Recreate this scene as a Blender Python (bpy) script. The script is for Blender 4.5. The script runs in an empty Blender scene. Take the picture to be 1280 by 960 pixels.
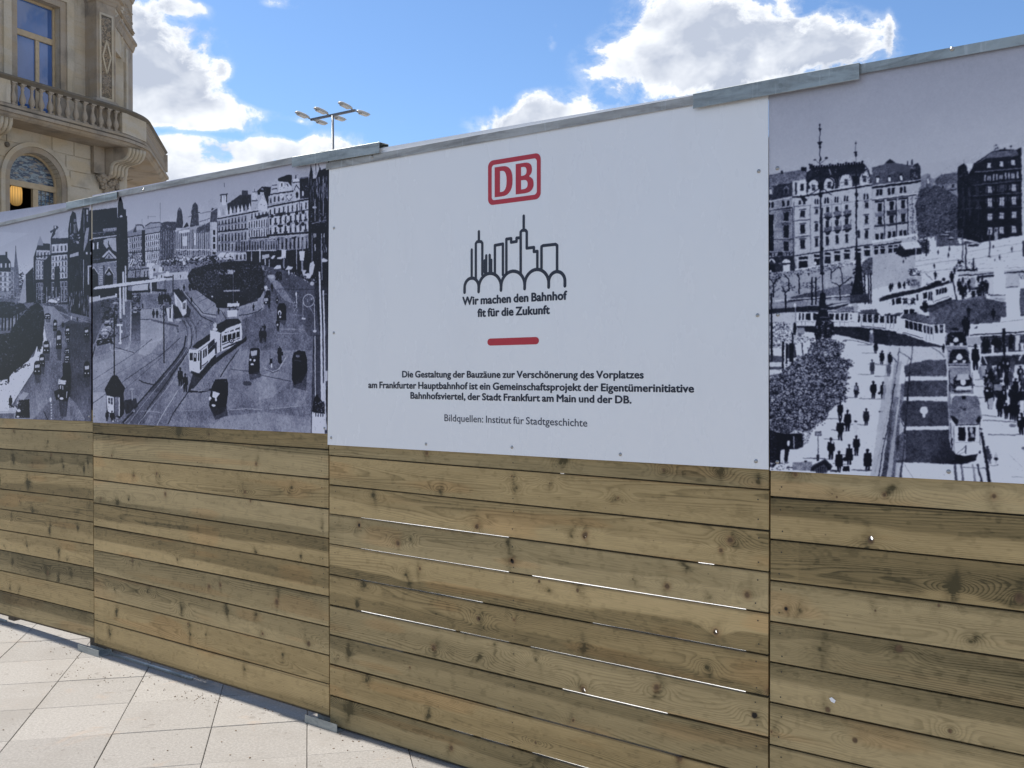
import bpy, bmesh, math, random
import numpy as np
from mathutils import Vector, Matrix, Euler, geometry
C = bpy.context.scene.collection
R = math.radians
SC = bpy.context.scene

# ---------------------------------------------------------------- camera
H = 1.55
FPX = 1230.0                      # focal length in units of 1/1280 of the image width
cam_d = bpy.data.cameras.new('camera')
cam_d.sensor_width = 36.0
cam_d.lens = 36.0 * FPX / 1280.0
cam_d.clip_start = 0.05
cam_d.clip_end = 3000
cam = bpy.data.objects.new('camera', cam_d)
C.objects.link(cam)
PITCH = math.atan(15.0 / FPX)
cam.location = (0, 0, H)
cam.rotation_euler = (R(90) - PITCH, 0, 0)
SC.camera = cam
SC.view_settings.view_transform = 'Standard'
SC.view_settings.look = 'None'
SC.view_settings.exposure = EXPOSURE = 1.10
SC.view_settings.gamma = 1.0
try:
    SC.cycles.use_denoising = True
    SC.cycles.max_bounces = 6
except Exception:
    pass

# ---------------------------------------------------------------- sun and sky
SUN_EL = R(54)
SUN_AZ = math.atan2(0.62, -0.78)          # direction towards the sun, in the ground plane (x right, y ahead)
SUN_AZ = math.atan2(0.6, -0.8) - R(0.45)
sd = Vector((math.cos(SUN_AZ) * math.cos(SUN_EL), math.sin(SUN_AZ) * math.cos(SUN_EL), math.sin(SUN_EL)))
sun_d = bpy.data.lights.new('sun', 'SUN')
sun_d.energy = 3.9
sun_d.angle = R(0.53)
sun_d.color = (1.0, 0.95, 0.875)
sun = bpy.data.objects.new('sun', sun_d)
sun.rotation_euler = sd.to_track_quat('Z', 'Y').to_euler()
C.objects.link(sun)

world = bpy.data.worlds.new('World')
SC.world = world
world.use_nodes = True


class NT:
    """small helper to write node trees"""
    def __init__(self, tree):
        self.t = tree
        tree.nodes.clear()

    def n(self, kind, **kw):
        nd = self.t.nodes.new(kind)
        ins = kw.pop('ins', {})
        for k, v in kw.items():
            setattr(nd, k, v)
        for k, v in ins.items():
            self.set(nd.inputs[k], v)
        return nd

    def set(self, sock, v):
        if isinstance(v, bpy.types.NodeSocket):
            self.t.links.new(v, sock)
        elif isinstance(v, bpy.types.Node):
            self.t.links.new(v.outputs[0], sock)
        else:
            sock.default_value = v

    def m(self, op, a, b=None, c=None, clamp=False):
        nd = self.t.nodes.new('ShaderNodeMath')
        nd.operation = op
        nd.use_clamp = clamp
        for i, v in enumerate((a, b, c)):
            if v is not None:
                self.set(nd.inputs[i], v)
        return nd.outputs[0]

    def vm(self, op, a, b=None, s=None):
        nd = self.t.nodes.new('ShaderNodeVectorMath')
        nd.operation = op
        self.set(nd.inputs[0], a)
        if b is not None:
            self.set(nd.inputs[1], b)
        if s is not None:
            self.set(nd.inputs['Scale'], s)
        return nd.outputs[0]

    def ss(self, v, lo, hi, a=0.0, b=1.0):
        nd = self.t.nodes.new('ShaderNodeMapRange')
        nd.interpolation_type = 'SMOOTHSTEP'
        for k, x in (('Value', v), ('From Min', lo), ('From Max', hi), ('To Min', a), ('To Max', b)):
            self.set(nd.inputs[k], x)
        return nd.outputs[0]

    def mix(self, f, a, b, mode='MIX'):
        nd = self.t.nodes.new('ShaderNodeMix')
        nd.data_type = 'RGBA'
        nd.blend_type = mode
        self.set(nd.inputs[0], f)
        for i, v in ((6, a), (7, b)):
            if isinstance(v, (tuple, list)):
                v = (*v[:3], 1.0)
            self.set(nd.inputs[i], v)
        return nd.outputs[2]

    def noise(self, vec, scale, detail=4.0, rough=0.55, dist=0.0, lac=2.0, out=0, dim='3D'):
        nd = self.t.nodes.new('ShaderNodeTexNoise')
        nd.noise_dimensions = dim
        self.set(nd.inputs['Vector'], vec)
        nd.inputs['Scale'].default_value = scale
        nd.inputs['Detail'].default_value = detail
        nd.inputs['Roughness'].default_value = rough
        nd.inputs['Lacunarity'].default_value = lac
        nd.inputs['Distortion'].default_value = dist
        return nd.outputs[out]

    def xyz(self, v):
        nd = self.t.nodes.new('ShaderNodeSeparateXYZ')
        self.set(nd.inputs[0], v)
        return nd.outputs

    def comb(self, x, y, z):
        nd = self.t.nodes.new('ShaderNodeCombineXYZ')
        for i, v in enumerate((x, y, z)):
            self.set(nd.inputs[i], v)
        return nd.outputs[0]


def build_world():
    g = NT(world.node_tree)
    out = g.n('ShaderNodeOutputWorld')
    sky = g.n('ShaderNodeTexSky')
    sky.sky_type = 'NISHITA'
    sky.sun_disc = False
    sky.sun_elevation = SUN_EL
    sky.sun_rotation = math.atan2(sd.x, sd.y)
    sky.altitude = 150
    sky.air_density = 1.0
    sky.dust_density = 0.35
    sky.ozone_density = 1.6
    co = g.n('ShaderNodeTexCoord').outputs['Generated']
    x, y, z = g.xyz(co)
    az = g.m('ARCTAN2', x, y)
    el = g.m('ARCSINE', z)
    # cumulus banks: (azimuth, elevation, width, height, weight), radians
    def ae(px, py):
        a = math.atan((px - 640) / FPX)
        return a, math.atan((465 - py) / FPX * math.cos(a))
    blobs = [(150, 95, 75, 70, 1.3), (222, 100, 52, 42, 1.3), (265, 145, 62, 24, 1.0), (175, 30, 30, 26, .7),
             (250, 215, 75, 34, 1.3), (330, 185, 34, 24, .9), (400, 200, 60, 26, 1.1), (465, 206, 32, 20, .9), (30, 250, 200, 30, 1.2),
             (645, 160, 50, 17, 1.15), (705, 148, 55, 19, 1.25), (668, 130, 20, 12, .7),
             (900, 25, 90, 42, 1.3), (790, 75, 42, 18, 1.0), (880, 90, 110, 38, 1.3), (1040, 62, 62, 26, 1.2), (830, 48, 34, 30, .9),
             (215, 164, 60, 7, -1.1), (345, 163, 30, 9, -.9), (318, 118, 30, 18, -.5), (295, 170, 34, 5, -.7), (370, 168, 10, 12, -.5), (255, 186, 9, 8, -.3), (1110, 48, 5, 20, .62), (212, 5, 14, 10, .55), (690, 45, 7, 14, .5), (352, 6, 30, 7, .5), (378, 152, 16, 7, .5),
             (502, 153, 5, 6, .5), (240, 12, 22, 7, .5), (262, 48, 7, 12, .52), (280, 88, 8, 8, .5),
             (1180, 300, 200, 60, 1.0), (1000, -260, 380, 90, 1.0), (300, -420, 420, 110, 1.0)]
    tot = None
    for px, py, sx, sy, w in blobs:
        a, e = ae(px, py)
        k = FPX / math.cos(a) ** 2
        dx = g.m('MULTIPLY', g.m('SUBTRACT', az, a), k / sx)
        dy = g.m('MULTIPLY', g.m('SUBTRACT', el, e), FPX / sy)
        q = g.m('ADD', g.m('MULTIPLY', dx, dx), g.m('MULTIPLY', dy, dy))
        b = g.m('MULTIPLY', g.m('POWER', 2.71828, g.m('MULTIPLY', q, -0.75)), w)
        tot = b if tot is None else g.m('ADD', tot, b)
    # the rest of the sky carries the same kind of broken cumulus
    far = g.m('MULTIPLY', g.ss(g.m('ABSOLUTE', az), 0.62, 0.95), 1.0)
    big = g.noise(co, 2.6, 3, .5)
    rest = g.m('MULTIPLY', g.ss(big, 0.46, 0.60), far)
    tot = g.m('ADD', tot, g.m('MULTIPLY', rest, 1.1))
    warp = g.vm('ADD', co, g.vm('SCALE', g.vm('SUBTRACT', g.noise(co, 9, 3, .5, out=1), (.5, .5, .5)), s=0.045))
    sq = g.vm('MULTIPLY', warp, (1, 1, 1.35))
    n1 = g.noise(sq, 17, 9, .60)
    n2 = g.noise(sq, 52, 6, .62)
    nn = g.m('ADD', g.m('MULTIPLY', g.m('SUBTRACT', n1, .5), 3.0), g.m('MULTIPLY', g.m('SUBTRACT', n2, .5), 1.7))
    gate = g.ss(tot, .10, .55)
    d = g.m('ADD', tot, g.m('MULTIPLY', nn, gate))
    cov = g.ss(d, .55, 1.0)
    cov = g.m('MULTIPLY', cov, g.ss(el, -0.02, 0.03))
    # thin veil round the banks
    veil = g.m('MULTIPLY', g.ss(d, .22, .75), .26)
    cov = g.m('MAXIMUM', cov, veil)
    # billow relief: light comes from the sun side, so compare the density a step towards the sun
    st = Vector(sd) * 0.035
    sq2 = g.vm('ADD', sq, (st.x, st.y, st.z))
    n1b = g.noise(sq2, 17, 4, .55)
    n1c = g.noise(sq, 17, 4, .55)
    rel = g.m('MULTIPLY', g.m('SUBTRACT', n1c, n1b), 3.0)
    core = g.ss(d, .85, 1.5)
    low = g.noise(warp, 7.5, 3, .5)
    shade = g.m('ADD', g.m('MULTIPLY', core, g.ss(low, .34, .56, .15, .95)), g.m('MULTIPLY', rel, -.8), clamp=True)
    K = 1.0
    cl = g.mix(shade, (6.3 * K, 6.5 * K, 6.8 * K), (3.3 * K, 3.65 * K, 4.4 * K))
    skyc = g.mix(1.0, sky.outputs[0], (0.66, 0.80, 0.96), 'MULTIPLY')
    col = g.mix(cov, skyc, cl)
    bg = g.n('ShaderNodeBackground', ins={'Color': col, 'Strength': SKY_S})
    g.t.links.new(bg.outputs[0], out.inputs[0])


SKY_S = 0.078
build_world()


# ---------------------------------------------------------------- where a sight line of the photograph meets the place
CR = cam.rotation_euler.to_matrix()
CP = Vector((0, 0, H))


def ray(px, py):
    return (CR @ Vector(((px - 640), -(py - 480), -FPX))).normalized()


def on_ground(px, py, z=0.0):
    r = ray(px, py)
    t = (z - H) / r.z
    return CP + r * t


FD = Vector((0.8, -0.6, 0))          # along the hoarding, to the right
FN = Vector((-0.6, -0.8, 0))         # its front normal
F0 = on_ground(411, 908)
FROT = math.atan2(-0.6, 0.8)


def fz(px, py, w=0.0):
    """(distance along the hoarding, height) of a photograph point lying w in front of the boards"""
    r = ray(px, py)
    p0 = F0 + FN * w
    t = (p0 - CP).dot(FN) / r.dot(FN)
    P = CP + r * t
    return ((P - F0).dot(FD), P.z)


# ---------------------------------------------------------------- mesh helpers
def link(o, parent=None):
    C.objects.link(o)
    if parent is not None:
        o.parent = parent
    return o


def tag(o, label=None, cat=None, group=None, kind=None):
    for k, v in (('label', label), ('category', cat), ('group', group), ('kind', kind)):
        if v:
            o[k] = v
    return o


def empty(name, loc=(0, 0, 0), rz=0.0, parent=None):
    o = bpy.data.objects.new(name, None)
    o.empty_display_size = 0.2
    o.location = loc
    o.rotation_euler = (0, 0, rz)
    return link(o, parent)


class MB:
    def __init__(self):
        self.v = []
        self.f = []
        self.s = []

    def add(self, vs, fs, smooth=False):
        b = len(self.v)
        self.v += [tuple(p) for p in vs]
        self.f += [tuple(b + i for i in f) for f in fs]
        self.s += [smooth] * len(fs)
        return self

    def box(self, x0, x1, y0, y1, z0, z1):
        vs = [(x, y, z) for z in (z0, z1) for y in (y0, y1) for x in (x0, x1)]
        return self.add(vs, [(0, 2, 3, 1), (4, 5, 7, 6), (0, 1, 5, 4), (2, 6, 7, 3), (0, 4, 6, 2), (1, 3, 7, 5)])

    def prism(self, pts, y0, y1):
        """outline in x,z pushed from y0 (front) to y1 (back); outline counter-clockwise seen from the front"""
        n = len(pts)
        vs = [(p[0], y0, p[1]) for p in pts] + [(p[0], y1, p[1]) for p in pts]
        fs = [tuple(range(n)), tuple(range(2 * n - 1, n - 1, -1))]
        fs += [(i, i + n, (i + 1) % n + n, (i + 1) % n) for i in range(n)]
        return self.add(vs, fs)

    def hprism(self, pts, z0, z1):
        """outline in x,y pushed up"""
        n = len(pts)
        vs = [(p[0], p[1], z0) for p in pts] + [(p[0], p[1], z1) for p in pts]
        fs = [tuple(range(n - 1, -1, -1)), tuple(range(n, 2 * n))]
        fs += [(i, (i + 1) % n, (i + 1) % n + n, i + n) for i in range(n)]
        return self.add(vs, fs)

    def lathe(self, prof, seg=10, cx=0, cy=0, smooth=True):
        vs = []
        for r, z in prof:
            for k in range(seg):
                a = 2 * math.pi * k / seg
                vs.append((cx + r * math.cos(a), cy + r * math.sin(a), z))
        fs = []
        for i in range(len(prof) - 1):
            for k in range(seg):
                k2 = (k + 1) % seg
                fs.append((i * seg + k, i * seg + k2, (i + 1) * seg + k2, (i + 1) * seg + k))
        fs.append(tuple(range(seg - 1, -1, -1)))
        fs.append(tuple((len(prof) - 1) * seg + k for k in range(seg)))
        return self.add(vs, fs, smooth)

    def tube(self, p, q, r, seg=10, r2=None):
        p = Vector(p); q = Vector(q)
        d = (q - p).normalized()
        a = d.orthogonal().normalized()
        b = d.cross(a)
        r2 = r if r2 is None else r2
        vs = []
        for c, rr in ((p, r), (q, r2)):
            for k in range(seg):
                t = 2 * math.pi * k / seg
                vs.append(c + a * (rr * math.cos(t)) + b * (rr * math.sin(t)))
        fs = [(k, (k + 1) % seg, (k + 1) % seg + seg, k + seg) for k in range(seg)]
        fs += [tuple(range(seg - 1, -1, -1)), tuple(range(seg, 2 * seg))]
        return self.add(vs, fs, True)

    def mesh(self, name, mat=None):
        me = bpy.data.meshes.new(name)
        me.from_pydata(self.v, [], self.f)
        me.polygons.foreach_set('use_smooth', self.s)
        if mat:
            me.materials.append(mat)
        me.validate()
        me.update()
        return me

    def build(self, name, mat=None, parent=None, loc=(0, 0, 0), rz=0.0, xf=None, fix=True):
        if xf:
            self.v = [tuple(xf(*p)) for p in self.v]
        me = self.mesh(name, mat)
        if fix:
            bm = bmesh.new(); bm.from_mesh(me)
            bmesh.ops.recalc_face_normals(bm, faces=bm.faces)
            bm.to_mesh(me); bm.free()
        o = bpy.data.objects.new(name, me)
        o.location = loc
        o.rotation_euler = (0, 0, rz)
        return link(o, parent)


def bevel(o, w, seg=1):
    m = o.modifiers.new('bevel', 'BEVEL')
    m.width = w
    m.segments = seg
    m.limit_method = 'ANGLE'
    m.angle_limit = R(40)
    return o


def shared(name, me, parent=None, loc=(0, 0, 0), rz=0.0):
    o = bpy.data.objects.new(name, me)
    o.location = loc
    o.rotation_euler = (0, 0, rz)
    return link(o, parent)


# ---------------------------------------------------------------- materials
def mat(name):
    m = bpy.data.materials.new(name)
    m.use_nodes = True
    g = NT(m.node_tree)
    out = g.n('ShaderNodeOutputMaterial')
    b = g.n('ShaderNodeBsdfPrincipled')
    g.t.links.new(b.outputs[0], out.inputs[0])
    return m, g, b, out


def bump(g, b, h, strength, dist):
    n = g.n('ShaderNodeBump', ins={'Height': h, 'Strength': strength, 'Distance': dist})
    g.t.links.new(n.outputs[0], b.inputs['Normal'])


def plain(name, col, rough=.5, metal=0.0, vary=0.06, scale=30, bstr=0.0, spec=.5):
    m, g, b, out = mat(name)
    co = g.n('ShaderNodeTexCoord').outputs['Object']
    n = g.noise(co, scale, 4)
    f = g.ss(n, .3, .7, 1 - vary, 1 + vary)
    c = g.mix(1.0, tuple(col), g.comb(f, f, f), 'MULTIPLY')
    g.set(b.inputs['Base Color'], c)
    b.inputs['Roughness'].default_value = rough
    b.inputs['Metallic'].default_value = metal
    b.inputs['Specular IOR Level'].default_value = spec
    if bstr:
        bump(g, b, n, bstr, .004)
    return m


def galv_mat(name='galvanised_steel', base=(.33, .36, .36), rough=.45, metal=.5):
    m, g, b, out = mat(name)
    co = g.n('ShaderNodeTexCoord').outputs['Object']
    rnd = g.n('ShaderNodeObjectInfo').outputs['Random']
    p = g.vm('ADD', co, g.comb(g.m('MULTIPLY', rnd, 31.0), 0.0, g.m('MULTIPLY', rnd, 7.0)))
    vor = g.n('ShaderNodeTexVoronoi', ins={'Vector': p, 'Scale': 75.0})
    s = g.xyz(vor.outputs['Color'])[0]
    big = g.noise(g.vm('MULTIPLY', p, (3.2, 3, 20)), 1.0, 5, .62, dist=1.2)
    c = g.mix(g.ss(big, .38, .66), base, tuple(v * .60 for v in base))
    c = g.mix(g.m('MULTIPLY', s, .14), c, (.55, .57, .57))
    streak = g.noise(g.vm('MULTIPLY', p, (26, 3, 3)), 1.0, 3, .5, dist=1.5)
    c = g.mix(g.ss(streak, .62, .70, 0, .30), c, (.58, .60, .60))
    g.set(b.inputs['Base Color'], c)
    b.inputs['Metallic'].default_value = metal
    g.set(b.inputs['Roughness'], g.ss(big, .3, .7, rough - .06, rough + .14))
    bump(g, b, big, .2, .003)
    return m


def stone_mat(name, base, dirt=(.20, .17, .13), scale=1.0, amt=.5):
    m, g, b, out = mat(name)
    co = g.n('ShaderNodeTexCoord').outputs['Object']
    x, y, z = g.xyz(co)
    rnd = g.n('ShaderNodeObjectInfo').outputs['Random']
    n1 = g.noise(co, 1.3 * scale, 5, .6)
    n2 = g.noise(g.vm('MULTIPLY', co, (1, 1, 2.6)), .9 * scale, 3, .5)
    n3 = g.noise(co, 22 * scale, 4, .6)
    c = g.mix(g.ss(n2, .4, .62, 0, .55), base, tuple(v * k for v, k in zip(base, (.98, .86, .66))))
    c = g.mix(g.ss(n1, .48, .72, 0, amt), c, dirt)
    c = g.mix(g.ss(n3, .4, .75, 0, .28), c, tuple(v * .62 for v in base))
    # rain streaks
    st = g.noise(g.vm('MULTIPLY', co, (5, 5, .5)), 1.2, 4, .6)
    c = g.mix(g.ss(st, .56, .72, 0, .32), c, dirt)
    g.set(b.inputs['Base Color'], c)
    b.inputs['Roughness'].default_value = .85
    b.inputs['Specular IOR Level'].default_value = .2
    bump(g, b, n3, .35, .01)
    return m


def paving_mat(name, slabs=False):
    m, g, b, out = mat(name)
    geo = g.n('ShaderNodeNewGeometry')
    co = geo.outputs['Position']
    rnd = g.n('ShaderNodeObjectInfo').outputs['Random']
    n1 = g.noise(co, 90, 6, .7)
    n2 = g.noise(co, 2.3, 4, .6)
    n3 = g.noise(co, 420, 2, .5)
    tone = g.m('ADD', .90, g.m('MULTIPLY', rnd, .18)) if slabs else .97
    c = g.mix(g.ss(n1, .36, .64), (.218, .204, .188), (.305, .288, .266))
    c = g.mix(g.ss(n3, .42, .60, 0, .55), c, (.20, .19, .175))
    c = g.mix(g.ss(n2, .46, .66, 0, .5), c, (.205, .188, .168))
    rust = g.noise(co, 3.1, 5, .68, dist=.5)
    c = g.mix(g.ss(rust, .60, .72, 0, .30), c, (.31, .215, .145))
    drk = g.noise(g.vm('ADD', co, (4.1, 9.2, 0)), 11, 4, .6)
    c = g.mix(g.ss(drk, .63, .70, 0, .45), c, (.12, .105, .09))
    gv = g.n('ShaderNodeTexVoronoi', ins={'Vector': g.vm('MULTIPLY', co, (1, 1, 0)), 'Scale': 5.5})
    gum = g.m('MULTIPLY', g.ss(g.m('ADD', gv.outputs['Distance'], g.m('MULTIPLY', g.m('SUBTRACT', n1, .5), .04)), .045, .065, 1, 0), g.ss(g.xyz(gv.outputs['Color'])[0], .62, .66))
    c = g.mix(g.m('MULTIPLY', gum, .42), c, (.115, .105, .10))
    drip = g.noise(g.vm('ADD', co, (7.3, 1.2, 0)), 6, 5, .7, dist=1.0)
    c = g.mix(g.ss(drip, .58, .70, 0, .30), c, (.17, .155, .14))
    c = g.mix(1.0, c, g.comb(tone, tone, tone), 'MULTIPLY')
    g.set(b.inputs['Base Color'], c)
    b.inputs['Roughness'].default_value = .78
    b.inputs['Specular IOR Level'].default_value = .3
    bump(g, b, g.m('ADD', n1, g.m('MULTIPLY', n3, .4)), .4, .002)
    return m


M = {}
M['grit'] = plain('brown_grit', (.13, .085, .05), .9, vary=.4, scale=80)
M['wood_dark'] = plain('rough_batten_wood', (.085, .065, .042), .8, vary=.2, scale=60, bstr=.3)
M['galv'] = galv_mat()
M['galv_warm'] = galv_mat('weathered_top_rail', (.42, .405, .385), .55, .25)
M['screw'] = plain('steel_screw', (.42, .41, .40), .32, .9)
M['nail'] = plain('dark_nail', (.05, .042, .035), .6, .3)
M['slab'] = paving_mat('granite_paving', True)
M['ground'] = paving_mat('paving_ground')
M['site'] = plain('pale_site_gravel', (.72, .71, .68), .9, vary=.08, scale=20)
M['added_asphalt'] = plain('added_asphalt', (.055, .055, .057), .85, vary=.2, scale=60, bstr=.3)
M['added_kerb'] = plain('added_granite_kerb', (.33, .32, .31), .8, vary=.1)
M['joint'] = plain('sandy_joint', (.15, .135, .115), .95, vary=.3, scale=40)
m_, g_, b_, o_ = mat('white_composite_panel')
co_ = g_.n('ShaderNodeTexCoord').outputs['Object']
sm_ = g_.noise(g_.vm('MULTIPLY', co_, (2.0, 1, .8)), 3.0, 5, .6)
st_ = g_.noise(g_.vm('MULTIPLY', co_, (16, 1, .9)), 1.0, 4, .6)
c_ = g_.mix(g_.ss(sm_, .45, .80, 0, .5), (.865, .850, .852), (.83, .812, .812))
c_ = g_.mix(g_.ss(st_, .60, .85, 0, .10), c_, (.72, .70, .69))
g_.set(b_.inputs['Base Color'], c_)
g_.set(b_.inputs['Roughness'], g_.ss(sm_, .3, .7, .20, .32))
b_.inputs['Specular IOR Level'].default_value = .5
bump(g_, b_, g_.noise(g_.vm('MULTIPLY', co_, (1.6, 1, 1.3)), 1.0, 2), .5, .02)
M['panel'] = m_
M['panel_edge'] = plain('panel_edge', (.70, .70, .71), .5)
M['red'] = plain('red_print', (.50, .018, .035), .32, 0, .02)
M['ink'] = plain('dark_navy_print', (.012, .014, .032), .35, 0, .03)
# ================================================================ treated pine: growth rings, knots and stains computed per board
WPPM = 800
TW, THT = 1.97, .150


def lattice(rs, h, w, ny, nx):
    """smooth value noise over an h x w grid with ny x nx cells, range about -0.5..0.5"""
    n = rs.rand(int(ny) + 3, int(nx) + 3) - .5
    ys = np.linspace(0, ny, h, endpoint=False); xs = np.linspace(0, nx, w, endpoint=False)
    yi = ys.astype(int); xi = xs.astype(int)
    fy = (ys - yi)[:, None]; fx = (xs - xi)[None, :]
    fy = fy * fy * (3 - 2 * fy); fx = fx * fx * (3 - 2 * fx)
    a = n[yi]; b = n[yi + 1]
    r = a * (1 - fy) + b * fy
    return r[:, xi] * (1 - fx) + r[:, xi + 1] * fx


def sst(x, a, b):
    t = np.clip((x - a) / (b - a), 0, 1)
    return t * t * (3 - 2 * t)


def board_texture(rs, tone, band, knots, height=.127):
    """tone 0 light..1 dark; band (centre 0..1 across from the bottom, +1 dark above / -1 dark below, strength) or None;
    knots: (u metres, v metres, radius mm, kind) kind: k knot, s smudge, h hole, b black"""
    h, w = int(THT * WPPM), int(TW * WPPM)
    V = (1 - (np.arange(h) + .5) / h)[:, None] * THT - .012 + np.zeros((1, w))
    U = (np.arange(w) + .5)[None, :] / WPPM + np.zeros((h, 1))
    L = lambda fy, fx: lattice(rs, h, w, max(1, fy * THT), max(1, fx * TW))
    slow = L(9, .9) * .7 + L(22, 2.2) * .3
    defl = np.zeros((h, w)); smud = np.zeros((h, w)); core = np.zeros((h, w)); rim = np.zeros((h, w)); warm = np.zeros((h, w)); blk = np.zeros((h, w))
    wob = L(160, 160) * .45 + L(60, 60) * .35
    for u, v, r, kind in knots:
        du, dv = U - u, V - v
        r = r * .001
        sg = rs.choice([-1, 1])
        big = .9 + r * 90
        defl += sg * .011 * big * np.exp(-(du / (.035 * big)) ** 2 - (dv / (.020 * big)) ** 2) * np.sign(dv + 1e-9) ** 0
        defl += .004 * big * np.exp(-(np.hypot(du, dv * 1.4) / (.012 * big)) ** 2)
        # dark comet of disturbed grain, leaning
        lean = rs.uniform(-.35, .35)
        dd = du - lean * dv
        side = sst(dd * rs.choice([-1, 1]), -.004, .012)
        k_ = rs.uniform(.3, 1.0) * np.exp(-(dd / (rs.uniform(.005, .018) * big + .003)) ** 2 - ((dv - rs.uniform(-.012, .014)) / (rs.uniform(.010, .034) * big)) ** 2)
        smud += k_ * (.35 + .65 * side) * (1.0 if kind == 's' else .62) * (1 + 1.6 * wob)
        if kind != 's':
            q = np.hypot(du * (1 + .25 * rs.rand()), dv) / r + wob * .7
            core = np.maximum(core, 1 - sst(q, .8, 1.15))
            rim = np.maximum(rim, np.exp(-((q - 1.15) / .28) ** 2))
            warm = np.maximum(warm, np.exp(-((q - 1.3) / 1.2) ** 2) * (rs.rand() < .6))
            if kind in 'bh':
                blk = np.maximum(blk, 1 - sst(q, .85, 1.2))
        else:
            smud += .5 * np.exp(-(np.hypot(du, dv) / .007) ** 2)
    mode = rs.rand()
    vc = height * (.5 + .5 * (rs.rand() - .5)) + .020 * np.sin(U * rs.uniform(1.2, 3.0) + rs.rand() * 6) + .012 * L(1, 1.6)
    flat = (V - vc) / height
    G = (flat ** 2) * rs.uniform(26, 40) + slow * 9 + U * rs.uniform(-2.2, 2.2) if mode < .6 else flat * rs.uniform(12, 20) + slow * 7 + U * rs.uniform(-.6, .6)
    G = G + defl * 330 + L(90, 8) * .35 + L(240, 20) * .12
    fr = G - np.floor(G)
    line = sst(fr, .35, .88) * (1 - sst(fr, .90, 1.0))
    vis = .35 + .65 * sst(L(12, 1.5) + L(30, 4) * .4, -.22, .22)
    fibre = L(900, 9) * .55 + L(500, 26) * .3 + L(1400, 60) * .35
    # broad tone
    T = .27 + (tone - .26) * .56 + L(10, 1.3) * .22 + L(26, 3.0) * .16 + L(50, 12) * .08
    if band is not None:
        pos, sgn, st = band
        edge = (V / height - pos) + defl * 9 + L(1, 1.1) * .35 + L(4, 3.0) * .10 + .03 * np.sin(G * 1.0)
        T = T + st * sst(sgn * edge, -.05, .07) - st * .25
    # a slightly different weathering either side of each batten
    for ub in (TW * .5 + .02, .09, TW - .12):
        T = T + sst(U, ub - .002, ub + .002) * rs.uniform(-.09, .09)
    T = T + line * vis * .28 + sst(fibre, .02, .30) * .12 - sst(-fibre, .05, .35) * .07
    blot = L(60, 34) + L(140, 80) * .5
    T = T + sst(blot, .18, .42) * .12
    T = T + smud * 1.0
    T = np.clip(T, 0, 1)[..., None]
    light = np.array([.580, .415, .198]); mid = np.array([.335, .236, .104]); dark = np.array([.080, .061, .025])
    if rs.rand() < .35:
        light = np.array([.535, .395, .200]); mid = np.array([.310, .230, .110])
    c = np.where(T < .5, light + (mid - light) * T * 2, mid + (dark - mid) * (T - .5) * 2)
    red = (sst(L(20, 3), .18, .36) * .30)[..., None]
    c = c * (1 - red) + c * np.array([1.12, .84, .66]) * red
    wm = warm[..., None] * .35
    c = c * (1 - wm) + np.array([.30, .15, .065]) * wm
    rm = rim[..., None] * .55
    c = c * (1 - rm) + np.array([.105, .062, .032]) * rm
    co = core[..., None] * .95
    cc = np.array([.135, .080, .042]) * (1 + .9 * wob[..., None])
    c = c * (1 - co) + cc * co
    bl = blk[..., None]
    c = c * (1 - bl) + np.array([.018, .013, .010]) * bl
    # specks of old nails and resin
    for _ in range(rs.randint(4, 12)):
        u, v = rs.rand() * TW, rs.rand() * height
        m = np.exp(-(np.hypot((U - u), V - v) / (.0012 + .0012 * rs.rand())) ** 2)[..., None] * .8
        c = c * (1 - m) + np.array([.06, .045, .03]) * m
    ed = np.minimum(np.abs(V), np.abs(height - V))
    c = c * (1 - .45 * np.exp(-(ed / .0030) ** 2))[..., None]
    return np.clip(c, 0, 1).astype(np.float32)


def lin2srgb(x):
    return np.where(x <= .0031308, x * 12.92, 1.055 * np.power(np.maximum(x, 1e-6), 1 / 2.4) - .055)


def wood_atlas_material(name, rows):
    tex = lin2srgb(np.concatenate(rows, 0))
    hh, ww = tex.shape[:2]
    img = bpy.data.images.new(name, ww, hh, alpha=False)
    buf = np.ones((hh, ww, 4), np.float32)
    buf[:, :, :3] = tex[::-1]
    img.pixels.foreach_set(buf.ravel())
    img.update()
    try:
        img.pack()
    except Exception:
        pass
    m, g, b, out = mat(name)
    uv = g.n('ShaderNodeUVMap')
    tx = g.n('ShaderNodeTexImage', ins={'Vector': uv.outputs[0]})
    tx.image = img
    tx.interpolation = 'Linear'
    co = g.n('ShaderNodeTexCoord').outputs['Object']
    fib = g.noise(g.vm('MULTIPLY', co, (12, 12, 500)), 1.0, 4, .6)
    c = g.mix(1.0, tx.outputs[0], g.comb(*[g.ss(fib, .3, .7, .93, 1.06)] * 3), 'MULTIPLY')
    g.set(b.inputs['Base Color'], c)
    b.inputs['Roughness'].default_value = .68
    b.inputs['Specular IOR Level'].default_value = .3
    lum = g.n('ShaderNodeRGBToBW', ins={'Color': tx.outputs[0]}).outputs[0]
    bump(g, b, g.m('ADD', g.m('MULTIPLY', fib, .35), lum), .45, .0016)
    return m
# ================================================================ the sandstone building on the left
M['stone'] = stone_mat('pale_sandstone', (.51, .445, .355), amt=.45)
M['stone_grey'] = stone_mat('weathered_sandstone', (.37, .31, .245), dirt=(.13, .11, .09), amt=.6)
M['stone_dark'] = stone_mat('dark_sandstone', (.17, .148, .12), dirt=(.09, .08, .07), amt=.6)  # darkest sandstone tone; also carries the painted shade of the cornice groove
M['frame_wood'] = plain('tan_window_frame', (.45, .34, .21), .5, vary=.08, scale=8)
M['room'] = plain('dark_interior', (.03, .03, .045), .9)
M['curtain'] = plain('pale_curtain', (.30, .33, .42), .9)


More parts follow.
